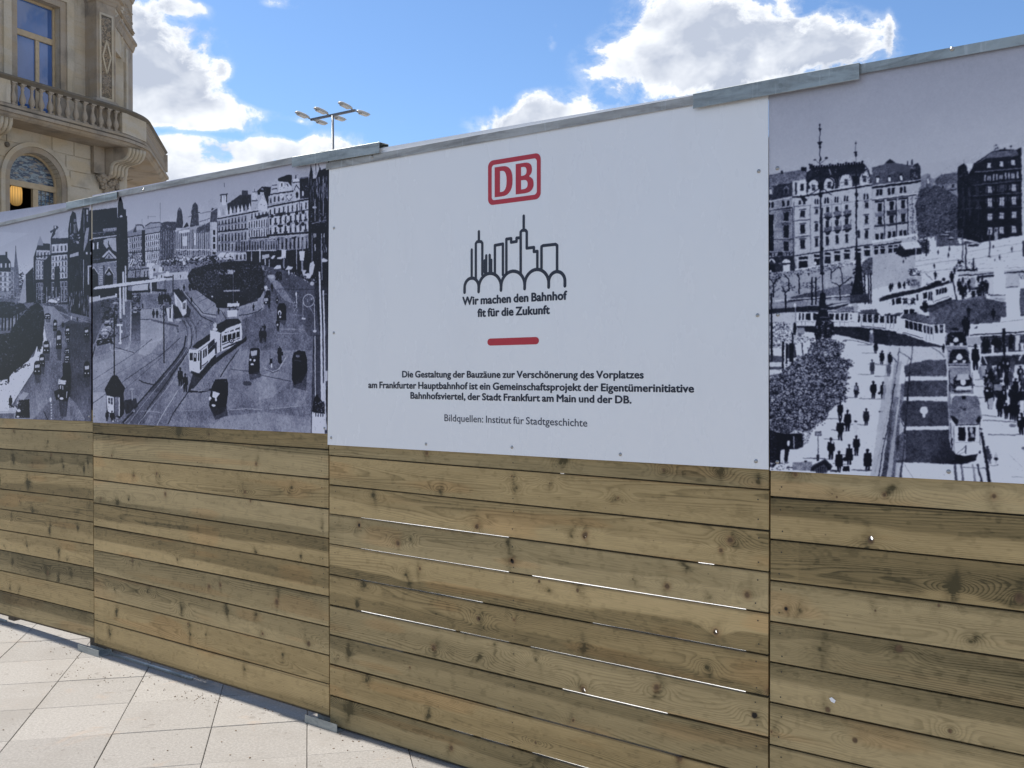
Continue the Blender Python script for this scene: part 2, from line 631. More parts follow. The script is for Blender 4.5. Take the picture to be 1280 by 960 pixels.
def glass_mat(name, tint, painted_refl=False):
    m, g, b, out = mat(name)
    co = g.n('ShaderNodeTexCoord').outputs['Object']
    if painted_refl:
        v = g.n('ShaderNodeTexVoronoi', ins={'Vector': g.vm('MULTIPLY', co, (6, 1, 14)), 'Scale': 1.0})  # broken reflections painted as blotches in the base colour
        n = g.noise(g.vm('MULTIPLY', co, (3, 1, 9)), 1.6, 4, .6, dist=1.5)
        c = g.mix(g.ss(n, .46, .56), tint, (.22, .27, .30))
        c = g.mix(g.ss(g.xyz(v.outputs['Color'])[0], .75, .85, 0, .6), c, (.30, .24, .18))
    else:
        n = g.noise(co, 1.2, 3)
        c = g.mix(g.ss(n, .3, .7), tint, tuple(x * .8 for x in tint))
    g.set(b.inputs['Base Color'], c)
    b.inputs['Roughness'].default_value = .04
    b.inputs['Specular IOR Level'].default_value = .6
    b.inputs['IOR'].default_value = 1.45 if painted_refl else 1.65
    bump(g, b, g.noise(co, 2.0, 2), .06, .03)
    return m


M['glass'] = glass_mat('sky_painted_glass', (.07, .15, .38))  # blue sky reflection painted into the base colour
M['glass_painted_refl'] = glass_mat('fanlight_painted_reflection', (.03, .05, .09), True)

BD = Vector((.467, .8843, 0)).normalized()
BN = Vector((BD.y, -BD.x, 0))
BH = 29.0
r0 = ray(0, 465)
B0 = Vector((r0.x / r0.y * BH, BH, 0))
BROT = math.atan2(BD.y, BD.x)


def bp(px, py, o=0.0):
    """point of the photograph on the facade plane standing o in front of the balustrade: (along, height)"""
    r = ray(px, py)
    p0 = B0 + BN * o
    t = (p0 - CP).dot(BN) / r.dot(BN)
    P = CP + r * t
    return ((P - B0).dot(BD), P.z)


def bloc(P):
    return ((P - B0).dot(BD), (P - B0).dot(BN))


house = empty('sandstone_building', (B0.x, B0.y, 0), BROT)
tag(house, 'ornate sandstone corner building with a balustraded balcony at the upper left', 'building')


def hx(u, o, z):
    return (u, -o, z)


def hbox(name, m, u0, u1, o0, o1, z0, z1, parent=None, bev=0.0):
    ob = MB().box(u0, u1, -o1, -o0, z0, z1).build(name, m, parent or house)
    if bev:
        bevel(ob, bev, 2)
    return ob


# plan of the rounded corner, from the photograph
def along(P, d, px):
    """walk from P along d until the photograph column px"""
    r = ray(px, 465)
    k = r.x / r.y
    t = (k * P.y - P.x) / (d.x - k * d.y)
    return P + d * t


def wpt(u, o):
    return B0 + BD * u + BN * o


pa = wpt(bp(156, 300)[0], 0)
d2 = Vector((235, FPX, 0)).normalized()
pb = along(pa, d2, 181)
d3 = Vector((367 - 640, FPX, 0)).normalized()
pc = along(pb, d3, 205.2)
d4 = Vector((-.75, .66, 0)).normalized()
pd = pc + d4 * 6
path_bal = [(-9, 0)] + [bloc(p) for p in (pa, pb, pc, pd)]


def soften(path, idx, rad_):
    out = []
    for i, p in enumerate(path):
        if i in idx:
            p = Vector(p); a = Vector(path[i - 1]); b = Vector(path[i + 1])
            ra, rb_ = min(rad_, (a - p).length * .45), min(rad_, (b - p).length * .45)
            A = p + (a - p).normalized() * ra; B_ = p + (b - p).normalized() * rb_
            for t in (0, .25, .5, .75, 1):
                out.append(tuple(A * (1 - t) ** 2 + p * 2 * t * (1 - t) + B_ * t * t))
        else:
            out.append(tuple(p))
    return out


path_soft = soften(path_bal, (1, 2), .5)


def offset_path(path, off):
    """shift a plan path outwards (towards the street) with mitred corners; path as (u, o)"""
    out = []
    n = len(path)
    for i in range(n):
        p = Vector(path[i])
        ns = []
        if i > 0:
            d = (p - Vector(path[i - 1])).normalized(); ns.append(Vector((-d.y, d.x)))
        if i < n - 1:
            d = (Vector(path[i + 1]) - p).normalized(); ns.append(Vector((-d.y, d.x)))
        m = sum(ns, Vector((0, 0))).normalized()
        k = 1 / max(.3, m.dot(ns[0]))
        out.append(p + m * off * k)
    return out


def sweep(name, path, section, m, parent=None):
    """section: closed list of (outward offset, height)"""
    rings = [offset_path(path, s[0]) for s in section]
    n, k = len(path), len(section)
    vs = [hx(rings[j][i].x, rings[j][i].y, section[j][1]) for i in range(n) for j in range(k)]
    fs = [(i * k + j, i * k + (j + 1) % k, (i + 1) * k + (j + 1) % k, (i + 1) * k + j) for i in range(n - 1) for j in range(k)]
    fs += [tuple(range(k)), tuple(range((n - 1) * k, n * k))]
    return MB().add(vs, fs).build(name, m, parent or house)


def zy(y, x=0, o=0):
    return bp(x, y, o)[1]


Z_RT, Z_RB = zy(91), zy(97.8)
Z_PB = zy(131.5)
Z_PT = zy(127.0, 0)
Z_CT, Z_CM, Z_CB = zy(134.5), zy(139.0), zy(144.5)
WO = -.95                                     # wall plane behind the balcony
# rail, plinth, cornice of the balcony
sweep('balustrade_rail', path_soft, [(-.16, Z_RT - .02), (-.02, Z_RT), (.13, Z_RT), (.16, Z_RT - .03), (.16, Z_RT - .07), (.10, Z_RB + .03), (.08, Z_RB), (-.12, Z_RB), (-.16, Z_RB + .05)], M['stone_dark'])
sweep('balustrade_plinth', path_soft, [(-.14, Z_PB), (.11, Z_PB), (.11, Z_PT - .03), (.08, Z_PT), (-.12, Z_PT)], M['stone_grey'])
hb = Z_CT - Z_CB
sweep('balcony_cornice', path_soft, [(-1.1, Z_PB - .05), (.02, Z_PB - .05), (.20, Z_CT), (.20, Z_CT - hb * .42), (.13, Z_CT - hb * .46), (.10, Z_CT - hb * .75), (.02, Z_CT - hb), (-.95, Z_CT - hb), (-1.1, Z_CT - hb)], M['stone_grey'])
sweep('painted_shadow_groove', path_soft, [(-.10, Z_PB - .06), (.085, Z_PB - .06), (.085, Z_PB + .004), (-.10, Z_PB + .004)], M['stone_dark'])  # shade under the plinth put in as a band of dark stone
# balcony floor slab
fl = offset_path(path_soft, -.05)
pts = [(p.x, -p.y) for p in fl] + [(3.0, 7.0), (-9, 7.0)]
MB().hprism(pts, Z_CT - hb + .02, Z_PB - .07).build('balcony_slab', M['stone_grey'], house)

# balusters
bh = Z_RB - Z_PT
prof = [(.082, 0), (.082, .07), (.055, .085), (.050, .11), (.066, .15), (.094, .26), (.096, .34), (.075, .46), (.046, .60), (.040, .70), (.052, .76), (.052, .80), (.042, .83), (.058, .88), (.080, .92), (.080, 1.0)]
bal = MB().lathe([(r, z * bh) for r, z in prof], 10)
bal.box(-.085, .085, -.085, .085, 0, .06 * bh); bal.box(-.085, .085, -.085, .085, .94 * bh, bh)
bme = bal.mesh('baluster_mesh', M['stone_grey'])
xs_ = [16.4, 28, 39.7, 51.3, 62.4, 73.4, 84.3, 94.7, 105.6, 115.6, 125.6, 135.6, 144.6]
for x in xs_:
    u = bp(x, 110)[0]
    shared('baluster', bme, house, (u, 0, Z_PT))
    if x == 16.4:
        du = bp(28, 110)[0] - u
hbox('pedestal', M['stone'], -9 + .02, bp(10.6, 110)[0], -.12, .095, Z_PT + .004, Z_RB - .004)
u_e = bp(150.6, 150)[0]
ped = MB()
pp = [Vector((u_e, .09)), Vector(offset_path(path_bal, .09)[1]), Vector(offset_path(path_bal, .09)[2]), Vector(offset_path(path_bal, -.12)[2]), Vector(offset_path(path_bal, -.12)[1]), Vector((u_e, -.12))]
ped.hprism([(p.x, -p.y) for p in pp], Z_PT + .004, Z_RB - .004).build('corner_pedestal', M['stone'], house)
q0, q1 = Vector(path_bal[2]), Vector(path_bal[3])
L_ = (q1 - q0).length
nb_ = int(L_ / .26)
for i in range(nb_):
    p = q0 + (q1 - q0) * ((i + 1.2) / (nb_ + 1.4))
    shared('baluster', bme, house, (p.x, -p.y, Z_PT))
p = q1
hbox('end_pedestal', M['stone_grey'], p.x - .18, p.x + .10, p.y - .16, p.y + .14, Z_PT + .004, Z_RB - .004)

# ---- main wall with its window and arched opening
ZT = 17.0
uw0, uw1 = bp(20.4, 60, WO)[0], bp(74.5, 60, WO)[0]
zw1 = bp(74.5, 9.5, WO)[1]
zw0 = Z_PB - .05
ua0, ua1 = bp(11.5, 230, WO)[0], bp(76.8, 230, WO)[0]
rad = (ua1 - ua0) / 2
uc = (ua0 + ua1) / 2
zat_ = bp(43, 191.0, WO)[1]
zc = zat_ - rad
u_end = bp(113, 200, WO)[0]
uwall1 = bp(140, 200, WO)[0] + .5


def wall_piece(name, m, outer, holes, o_front, thick):
    loops = [[Vector((a, b, 0)) for a, b in lp] for lp in [outer] + holes]
    tri = geometry.tessellate_polygon(loops)
    flat = [p for lp in loops for p in lp]
    n = len(flat)
    vs = [hx(p.x, o_front, p.y) for p in flat] + [hx(p.x, o_front - thick, p.y) for p in flat]
    fs = [tuple(t) for t in tri] + [tuple(v + n for v in reversed(t)) for t in tri]
    b = 0
    for lp in loops:
        k = len(lp)
        fs += [(b + i, b + i + n, b + (i + 1) % k + n, b + (i + 1) % k) for i in range(k)]
        b += k
    return MB().add(vs, fs).build(name, m, house)


arch_hole = [(ua0, 2.2), (ua1, 2.2)] + [(uc + rad * math.cos(t), zc + rad * math.sin(t)) for t in [math.pi * k / 20 for k in range(21)]]
wall_piece('lower_wall', M['stone'], [(-9, 0), (uwall1, 0), (uwall1, Z_CB + .06), (-9, Z_CB + .06)], [arch_hole], WO, .55)
wall_piece('upper_wall', M['stone'], [(-9, Z_CB + .065), (uwall1, Z_CB + .065), (uwall1, ZT), (-9, ZT)],
           [[(uw0, zw0), (uw1, zw0), (uw1, zw1), (uw0, zw1)]], WO, .55)
# lower facade farther left has the same arch again, outside the frame: plain pier only
# arch ring
ro = (bp(90, 230, WO)[0] - bp(2.6, 230, WO)[0]) / 2
ring = MB()
K = 22


def ring_band(r0_, r1_, o0, o1, name, m):
    mb = MB()
    prof_ = [(r0_, o0), (r0_, o1), (r1_, o1), (r1_, o0)]
    pts_ = [(math.pi * k / K) for k in range(K + 1)]
    vs = []
    for r_, o_ in prof_:
        vs.append(hx(uc + r_, o_, 2.3))
    for t in pts_:
        for r_, o_ in prof_:
            vs.append(hx(uc + r_ * math.cos(t), o_, zc + r_ * math.sin(t)))
    for r_, o_ in prof_:
        vs.append(hx(uc - r_, o_, 2.3))
    n = K + 3
    fs = [(i * 4 + j, i * 4 + (j + 1) % 4, (i + 1) * 4 + (j + 1) % 4, (i + 1) * 4 + j) for i in range(n - 1) for j in range(4)]
    fs += [(0, 1, 2, 3), ((n - 1) * 4, (n - 1) * 4 + 1, (n - 1) * 4 + 2, (n - 1) * 4 + 3)]
    return mb.add(vs, fs).build(name, m, house)


ring_band(rad + .001, rad + (ro - rad) * .55, WO - .30, WO + .035, 'arch_moulding', M['stone_grey'])
ring_band(rad + (ro - rad) * .55 + .002, ro, WO - .02, WO + .075, 'arch_ring', M['stone'])
# ashlar blocks: rows of proud stones with open joints
rowh = (bp(100, 232.5, WO)[1] - bp(100, 213.8, WO)[1]) * -1
z_r = bp(100, 216.0, WO)[1]
jt = .028
rr = random.Random(3)
k0 = -8
zz = z_r - 9 * rowh
row = 0
while zz < Z_CB - .02:
    z0_, z1_ = zz + jt / 2, min(zz + rowh - jt / 2, Z_CB - .004)
    if z1_ - z0_ > .08:
        zm = max(zc, z0_) if z0_ > zc else zc
        if z0_ - zc >= ro:
            half = 0
        else:
            half = math.sqrt(max(0, ro * ro - max(0, z0_ - zc) ** 2))
        spans = []
        if half > 0:
            spans = [(-3.2, uc - half + .01), (uc + half - .01, u_end - .004)]
        else:
            spans = [(-3.2, u_end - .004)]
        for s0, s1 in spans:
            x = s0
            first = True
            while x < s1 - .02:
                w = rr.uniform(.9, 1.35) if row % 2 else rr.uniform(.7, 1.2)
                x1 = x + w
                if s1 - x1 < .45:
                    x1 = s1
                ob = hbox('ashlar_block', M['stone'], x + (jt / 2), x1 - jt / 2, WO - .01, WO + .030 + rr.uniform(0, .004), z0_, z1_)
                bevel(ob, .006)
                x = x1
    zz += rowh
    row += 1
# flush blocks of the upper wall
zz = Z_PB
row = 0
ufr = bp(91.5, 60, WO)[0]
ufl = bp(11.5, 60, WO)[0]
while zz < ZT - .5:
    h_ = .46
    for s0, s1 in ((-3.2, ufl - .01), (ufr + .01, u_end + .3)):
        x = s0 - (.3 if row % 2 else 0)
        while x < s1 - .02:
            x1 = min(x + rr.uniform(.6, .95), s1)
            if s1 - x1 < .2:
                x1 = s1
            hbox('wall_block', M['stone'], max(x, s0) + .002, x1 - .002, WO - .01, WO + .012 + rr.uniform(0, .003), zz + .002, zz + h_ - .002)
            x = x1
    zz += h_
    row += 1
# ---- upper window: architrave, frame, panes
fr_w = bp(90.5, 60, WO)[0] - uw1
for nm, a, b_, o_, m_ in (('architrave', .0, .45, .05, 'stone_grey'), ('architrave', .45, 1.0, .10, 'stone')):
    wa, wb = fr_w * a, fr_w * b_ - .004
    mb = MB()
    mb.box(uw1 + wa, uw1 + wb, -(WO + o_), -(WO - .01), zw0, zw1 + wb)
    mb.box(uw0 - wb, uw0 - wa, -(WO + o_), -(WO - .01), zw0, zw1 + wb)
    mb.box(uw0 - wa + .001, uw1 + wa - .001, -(WO + o_ - .001), -(WO - .01), zw1 + wa, zw1 + wb - .001)
    mb.build(nm, M[m_], house)
FO = WO - .26
win = MB()
ft = .085
zt1 = bp(47, 44.0, FO)[1]; zt0 = bp(47, 51.5, FO)[1]
um = bp(45.8, 80, FO)[0]
frame = MB()
frame.box(uw0, uw0 + ft, -FO - .05, -FO + .05, zw0, zw1)
frame.box(uw1 - ft, uw1, -FO - .05, -FO + .05, zw0, zw1)
frame.box(uw0 + ft, uw1 - ft, -FO - .05, -FO + .05, zw1 - ft, zw1)
frame.box(uw0 + ft, uw1 - ft, -FO - .06, -FO + .05, zt0, zt1)
frame.box(um - .07, um + .07, -FO - .052, -FO + .05, zw0 + ft, zt0)
frame.box(uw0 + ft, uw1 - ft, -FO - .05, -FO + .05, zw0, zw0 + ft)
wf = frame.build('window_frame', M['frame_wood'], house)
bevel(wf, .012)
for a, b_, c_, d_ in ((uw0 + ft, uw1 - ft, zt1, zw1 - ft), (uw0 + ft, um - .07, zw0 + ft, zt0), (um + .07, uw1 - ft, zw0 + ft, zt0)):
    MB().box(a - .01, b_ + .01, -FO + .005, -FO + .012, c_ - .01, d_ + .01).build('pane', M['glass'], wf)
MB().box(uw1 - .5, uw1 - .12, -FO + .10, -FO + .16, zw0, zw1).build('curtain', M['curtain'], wf)
# ---- arched window
AO = WO - .30
zA = bp(44, 233.5, AO)[1]
zA1 = zA + .09; zA0 = zA - .09
um2 = bp(43.2, 250, AO)[0]
ri = rad - .06
af = MB()
n_ = 20
t_ = [math.pi * k / n_ for k in range(n_ + 1)]
vs = []
for t in t_:
    for r_ in (ri, rad + .02):
        for o_ in (AO + .05, AO - .05):
            vs.append(hx(uc + r_ * math.cos(t), o_, zc + r_ * math.sin(t)))
fs = []
for i in range(n_):
    b = i * 4
    for a1, a2 in ((0, 1), (1, 3), (3, 2), (2, 0)):
        fs.append((b + a1, b + a2, b + 4 + a2, b + 4 + a1))
af.add(vs, fs)
af.box(uc - rad, uc + rad, -AO - .07, -AO + .05, zA0, zA1)
af.box(uc - rad - .02, uc - rad + .07, -AO - .05, -AO + .05, 2.3, zA0 - .001)
af.box(uc + rad - .07, uc + rad + .02, -AO - .05, -AO + .05, 2.3, zA0 - .001)
af.box(um2 - .09, um2 + .09, -AO - .055, -AO + .05, 2.3, zA0 - .001)
afo = af.build('arched_window_frame', M['frame_wood'], house)
fan = [(uc + ri * math.cos(t), zc + ri * math.sin(t)) for t in t_ if zc + ri * math.sin(t) > zA1 - .2]
fan = [(uc + ri, min(zc, zA1) - .02)] + [(uc + ri * math.cos(t), zc + ri * math.sin(t)) for t in t_] + [(uc - ri, min(zc, zA1) - .02)]
if zA1 < zc:
    fan[0] = (uc + ri, zA1 - .02); fan[-1] = (uc - ri, zA1 - .02)
MB().prism(fan, -AO + .005, -AO + .012).build('fanlight_pane', M['glass_painted_refl'], afo)
MB().box(um2 + .08, uc + rad - .06, -AO + .006, -AO + .012, 2.3, zA0).build('pane', M['glass_painted_refl'], afo)
# glazing bars of the leaded light
gb = MB()
uL, uR_ = um2 + .09, uc + rad - .07
for k in range(1, 4):
    x = uL + (uR_ - uL) * k / 4
    gb.box(x - .006, x + .006, -AO - .008, -AO + .004, 2.4, zA0 - .01)
for k in range(9):
    z = zA0 - .12 - k * .22
    gb.box(uL, uR_, -AO - .009, -AO + .003, z - .006, z + .006)
gb.build('glazing_bars', M['stone_dark'], afo)
# dim room behind the open light
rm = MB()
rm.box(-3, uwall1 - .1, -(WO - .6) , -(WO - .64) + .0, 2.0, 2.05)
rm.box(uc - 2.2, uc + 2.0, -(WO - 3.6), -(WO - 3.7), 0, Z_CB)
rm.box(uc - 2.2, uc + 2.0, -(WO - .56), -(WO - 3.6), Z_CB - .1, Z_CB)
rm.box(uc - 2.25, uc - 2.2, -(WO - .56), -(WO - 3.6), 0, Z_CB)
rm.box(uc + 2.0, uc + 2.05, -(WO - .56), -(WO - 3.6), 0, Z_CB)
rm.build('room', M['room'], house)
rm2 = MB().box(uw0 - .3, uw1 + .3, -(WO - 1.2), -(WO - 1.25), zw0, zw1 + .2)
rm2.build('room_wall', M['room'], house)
# round boss left of the arch
bu_, bz_ = bp(8.6, 180.5, WO + .03)
bo = MB().lathe([(.085, 0), (.085, .03), (.06, .05), (.04, .055)], 12)
bo.v = [(x, -z, y) for x, y, z in bo.v]
bo.build('round_boss', M['stone_dark'], house, (bu_, -(WO + .032), bz_))

# ---- the corner bay above the balcony
PO = -.38
up0, up1 = bp(120.8, 60, PO)[0], bp(144.3, 60, PO)[0]
hbox('corner_pilaster', M['stone_grey'], up0, up1, WO - .3, PO, Z_PB, ZT)
# raised border and recessed carved panel
upa, upb = bp(123.8, 60, PO)[0], bp(141.2, 60, PO)[0]
zp1 = bp(130, 17, PO)[1]; zp0 = bp(130, 124.5, PO)[1]
bd = MB()
bw_ = .07
bd.box(upa, upa + bw_, -PO - .035, -PO + .01, zp0, zp1)
bd.box(upb - bw_, upb, -PO - .035, -PO + .01, zp0, zp1)
bd.box(upa + bw_, upb - bw_, -PO - .034, -PO + .01, zp1 - bw_, zp1)
bd.box(upa + bw_, upb - bw_, -PO - .034, -PO + .01, zp0, zp0 + bw_)
bd.build('panel_border', M['stone'], house)
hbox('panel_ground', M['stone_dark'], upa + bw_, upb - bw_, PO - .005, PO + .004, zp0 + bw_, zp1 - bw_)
ca = MB()
rc = random.Random(8)
pcx = (upa + upb) / 2
pw_ = (upb - upa) / 2 - bw_ - .03
dz = (zp0 + zp1) / 2
dh = .55
for k in range(330):
    a_ = rc.uniform(-1, 1)
    z_ = rc.uniform(zp0 + .12, zp1 - .12)
    x_ = pcx + a_ * pw_
    inside = abs(x_ - pcx) / (pw_ * .9) + abs(z_ - dz) / dh
    if .82 < inside < 1.12:
        continue
    r_ = rc.uniform(.018, .045)
    an = rc.uniform(0, 3.14)
    n = 6
    vs = [hx(x_ + r_ * 1.5 * math.cos(t) * math.cos(an) - r_ * .7 * math.sin(t) * math.sin(an), PO + .004, z_ + r_ * 1.5 * math.cos(t) * math.sin(an) + r_ * .7 * math.sin(t) * math.cos(an)) for t in [q * 2 * math.pi / n for q in range(n)]]
    vs.append(hx(x_, PO + .004 + r_ * .9, z_))
    ca.add(vs, [(q, (q + 1) % n, n) for q in range(n)])
o = ca.build('carved_foliage', M['stone_grey'], house)
dm = MB()
c4 = [(pcx, dz + dh), (pcx + pw_ * .9, dz), (pcx, dz - dh), (pcx - pw_ * .9, dz)]
for i in range(4):
    a_, b_ = Vector(c4[i]), Vector(c4[(i + 1) % 4])
    d_ = (b_ - a_).normalized(); nn_ = Vector((-d_.y, d_.x)) * .028
    dm.add([hx(*(q.x, PO + h_, q.y)) for h_ in (.0, .05) for q in (a_ + nn_, b_ + nn_, b_ - nn_, a_ - nn_)], [(4, 5, 6, 7), (0, 1, 5, 4), (1, 2, 6, 5), (2, 3, 7, 6), (3, 0, 4, 7)])
dm.build('lozenge_rib', M['stone'], house)
# walls of the bay turning away from the street front
wD = wpt(up1, PO)
dE = Vector((-.165, .986, 0)).normalized()
wE = along(wD, dE, 167.6)
path_w = [bloc(wD), bloc(wE), bloc(wE + Vector((-.8, .6, 0)) * 6)]


def turn_box(name, m, a0, a1, z0, z1, out, inn):
    """block on the receding wall, a0..a1 metres from the pilaster's edge"""
    d_ = Vector((Vector(path_w[1]) - Vector(path_w[0]))).normalized()
    nrm = Vector((-d_.y, d_.x))
    if nrm.x + nrm.y * .3 < 0 and nrm.y < 0:
        nrm = -nrm
    q = Vector(path_w[0])
    p = [q + d_ * a0 + nrm * out, q + d_ * a1 + nrm * out, q + d_ * a1 - nrm * inn, q + d_ * a0 - nrm * inn]
    return MB().hprism([(v.x, -v.y) for v in p], z0, z1).build(name, m, house)


LE = (Vector(path_w[1]) - Vector(path_w[0])).length


def a_at(px):
    return (along(wD, dE, px) - wD).length


def z_at(px, py):
    P = along(wD, dE, px)
    r = ray(px, py)
    return H + r.z / r.y * P.y


zn = z_at(150, 68)
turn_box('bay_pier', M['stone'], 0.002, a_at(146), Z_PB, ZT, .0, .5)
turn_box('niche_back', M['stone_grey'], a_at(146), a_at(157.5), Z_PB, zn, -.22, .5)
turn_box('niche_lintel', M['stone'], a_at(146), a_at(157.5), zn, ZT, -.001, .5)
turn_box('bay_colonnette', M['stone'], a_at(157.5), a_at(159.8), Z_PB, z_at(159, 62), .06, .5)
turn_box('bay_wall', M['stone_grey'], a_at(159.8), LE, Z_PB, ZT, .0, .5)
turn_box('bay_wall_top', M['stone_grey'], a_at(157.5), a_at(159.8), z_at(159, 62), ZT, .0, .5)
pw2 = [(up0 - .02, PO), (up1, PO), path_w[1], path_w[2]]
pw1 = [(up0, PO), (up1, PO), path_w[1], path_w[2]]
for zc_, hgt, outw, nm in ((z_at(168, 66.5), .34, .15, 'bay_cornice'), (z_at(168, 66.5) + 1.75, .36, .17, 'bay_cornice'), (z_at(168, 66.5) + .62, .10, .08, 'string_course')):
    pth = [path_w[0], path_w[1], path_w[2]]
    sweep(nm, pth, [(-.3, zc_), (.03, zc_), (.06, zc_ + hgt * .25), (outw * .5, zc_ + hgt * .4), (outw * .6, zc_ + hgt * .6), (outw, zc_ + hgt * .75), (outw, zc_ + hgt), (-.3, zc_ + hgt)], M['stone_grey'])
zc2 = bp(130, 4, PO)[1]
sweep('pilaster_cornice', [(up0 - .001, WO), (up0 - .001, PO), (up1 + .001, PO), bloc(along(wD, dE, 150))],
      [(-.3, zc2), (.02, zc2), (.06, zc2 + .08), (.10, zc2 + .12), (.12, zc2 + .2), (.2, zc2 + .24), (.2, zc2 + .34), (-.3, zc2 + .34)], M['stone_grey'])
sweep('pilaster_base', [(up0 - .001, WO), (up0 - .001, PO), (up1 + .001, PO), bloc(wE)],
      [(-.3, Z_PB), (.10, Z_PB), (.10, Z_RT + .14), (.05, Z_RT + .22), (.0, Z_RT + .26), (-.3, Z_RT + .26)], M['stone_grey'])
# dense carving on the frieze of the bay
fz_ = MB()
zf0 = z_at(168, 66.5) + .40
for k in range(260):
    a_ = rc.uniform(.05, LE - .05)
    z_ = rc.uniform(zf0, zf0 + .95)
    d_ = (Vector(path_w[1]) - Vector(path_w[0])).normalized(); nrm = Vector((-d_.y, d_.x))
    c_ = Vector(path_w[0]) + d_ * a_
    r_ = rc.uniform(.02, .06)
    vs = []
    for q in range(5):
        t = q * 2 * math.pi / 5 + rc.random()
        e = c_ + d_ * (r_ * math.cos(t))
        vs.append(hx(e.x, e.y, z_ + r_ * math.sin(t)))
    e = c_ + nrm * r_ * .9
    vs.append(hx(e.x, e.y, z_))
    fz_.add(vs, [(q, (q + 1) % 5, 5) for q in range(5)])
fz_.build('frieze_carving', M['stone_grey'], house)

# ---- wall and console below the balcony corner
lo_path = [(u_end, WO), (bp(127, 215, WO)[0], WO), bloc(along(wpt(bp(150, 215, WO)[0], WO), Vector((.08, .997, 0)), 158)), bloc(wE + BN * -.3), bloc(wE + Vector((-.8, .6, 0)) * 6)]
sweep('corner_lower_wall', lo_path, [(-.4, 0), (-.01, 0), (-.01, Z_CB + .05), (-.4, Z_CB + .05)], M['stone'])
uk0, uk1 = bp(127, 215, WO)[0], bp(149.5, 220, WO)[0]
hbox('console_cheek', M['stone_grey'], bp(113.5, 215, WO)[0], uk0 - .004, WO - .2, WO + .16, bp(118, 217, WO)[1], Z_CB + .02)
hbox('console_block', M['stone_grey'], uk0, uk1, WO - .2, WO + .10, bp(127, 219, WO)[1], Z_CB + .02)
zk1 = Z_CB + .01
zk0 = bp(140, 222.5, WO + .1)[1]
hk = zk1 - zk0
S = [(0.12, 0.00), (.20, .03), (.27, .10), (.29, .20), (.29, .32), (.33, .44), (.44, .53), (.60, .56), (.76, .60), (.88, .70), (.94, .84), (.95, .99)]
S = [(WO + a * (1.0), zk0 + b * hk) for a, b in S]
con = MB()
nf = 5
wf_ = (uk1 - uk0) / nf
con.prism([(0, 0), (0, 0), (0, 0)], 0, 0) if False else None
body = [(o_, z_) for o_, z_ in S] + [(WO - .05, zk1), (WO - .05, zk0)]
nn2 = len(body)
shear = .30                                    # the console points a little to the right, towards the corner
vs = [hx(uk0 + shear * (o_ - WO), o_, z_) for o_, z_ in body] + [hx(uk1 + shear * (o_ - WO), o_, z_) for o_, z_ in body]
con.add(vs, [tuple(range(nn2)), tuple(range(2 * nn2 - 1, nn2 - 1, -1))] + [(i, (i + 1) % nn2, (i + 1) % nn2 + nn2, i + nn2) for i in range(nn2)])
console = con.build('console', M['stone_grey'], house)
for k in range(nf):
    fl_ = MB()
    cu_ = uk0 + wf_ * (k + .5)
    ringv = []
    for i, (o_, z_) in enumerate(S):
        a_ = Vector(S[max(0, i - 1)]); b_ = Vector(S[min(len(S) - 1, i + 1)])
        d_ = (b_ - a_).normalized()
        nr = Vector((d_.y, -d_.x))
        for q in range(7):
            t = math.pi * q / 6
            off = math.sin(t) * wf_ * .42
            ringv.append(hx(cu_ + shear * (o_ - WO) - math.cos(t) * wf_ * .42, o_ + nr.x * off, z_ + nr.y * off))
    fs = [(i * 7 + q, i * 7 + q + 1, (i + 1) * 7 + q + 1, (i + 1) * 7 + q) for i in range(len(S) - 1) for q in range(6)]
    fs += [tuple(range(7)), tuple(range((len(S) - 1) * 7, len(S) * 7))]
    fl_.add(ringv, fs, True)
    fl_.build('flute', M['stone'], console)
cap = MB()
zb_ = bp(135, 243, WO + .1)[1]
for k in range(150):
    f = rc.random()
    z_ = zk0 + .02 - f * (zk0 - zb_)
    wid = (1 - f * .75)
    u_ = (uk0 + uk1) / 2 - .12 + rc.uniform(-.55, .42) * wid
    o_ = WO + rc.uniform(.0, .26) * wid + .02
    r_ = rc.uniform(.05, .11)
    n = 6
    vs = []
    for s_ in (-1, 1):
        for q in range(n):
            t = q * 2 * math.pi / n + rc.random() * .4
            vs.append(hx(u_ + r_ * .8 * math.cos(t), o_ + s_ * r_ * .4, z_ + r_ * .8 * math.sin(t)))
    vs.append(hx(u_, o_ + r_, z_))
    cap.add(vs, [(q, (q + 1) % n, (q + 1) % n + n, q + n) for q in range(n)] + [(n + q, n + (q + 1) % n, 2 * n) for q in range(n)])
cap.build('carved_capital', M['stone_grey'], house)
hbox('capital_core', M['stone_dark'], uk0 - .1, uk1 - .1, WO - .1, WO + .10, zb_ + .15, zk0 + .01)
# the next console at the left edge of the picture
c2 = bp(9.5, 150, -.25)[0]
for k in range(5):
    cu_ = c2 - wf_ * (k + .5)
    fl_ = MB()
    ringv = []
    for i, (o_, z_) in enumerate(S):
        a_ = Vector(S[max(0, i - 1)]); b_ = Vector(S[min(len(S) - 1, i + 1)])
        d_ = (b_ - a_).normalized(); nr = Vector((d_.y, -d_.x))
        for q in range(7):
            t = math.pi * q / 6
            off = math.sin(t) * wf_ * .42
            ringv.append(hx(cu_ - math.cos(t) * wf_ * .42, o_ + nr.x * off, z_ + nr.y * off))
    fl_.add(ringv, [(i * 7 + q, i * 7 + q + 1, (i + 1) * 7 + q + 1, (i + 1) * 7 + q) for i in range(len(S) - 1) for q in range(6)] + [tuple(range(7)), tuple(range((len(S) - 1) * 7, len(S) * 7))], True)
    fl_.build('console_flute', M['stone'], house)
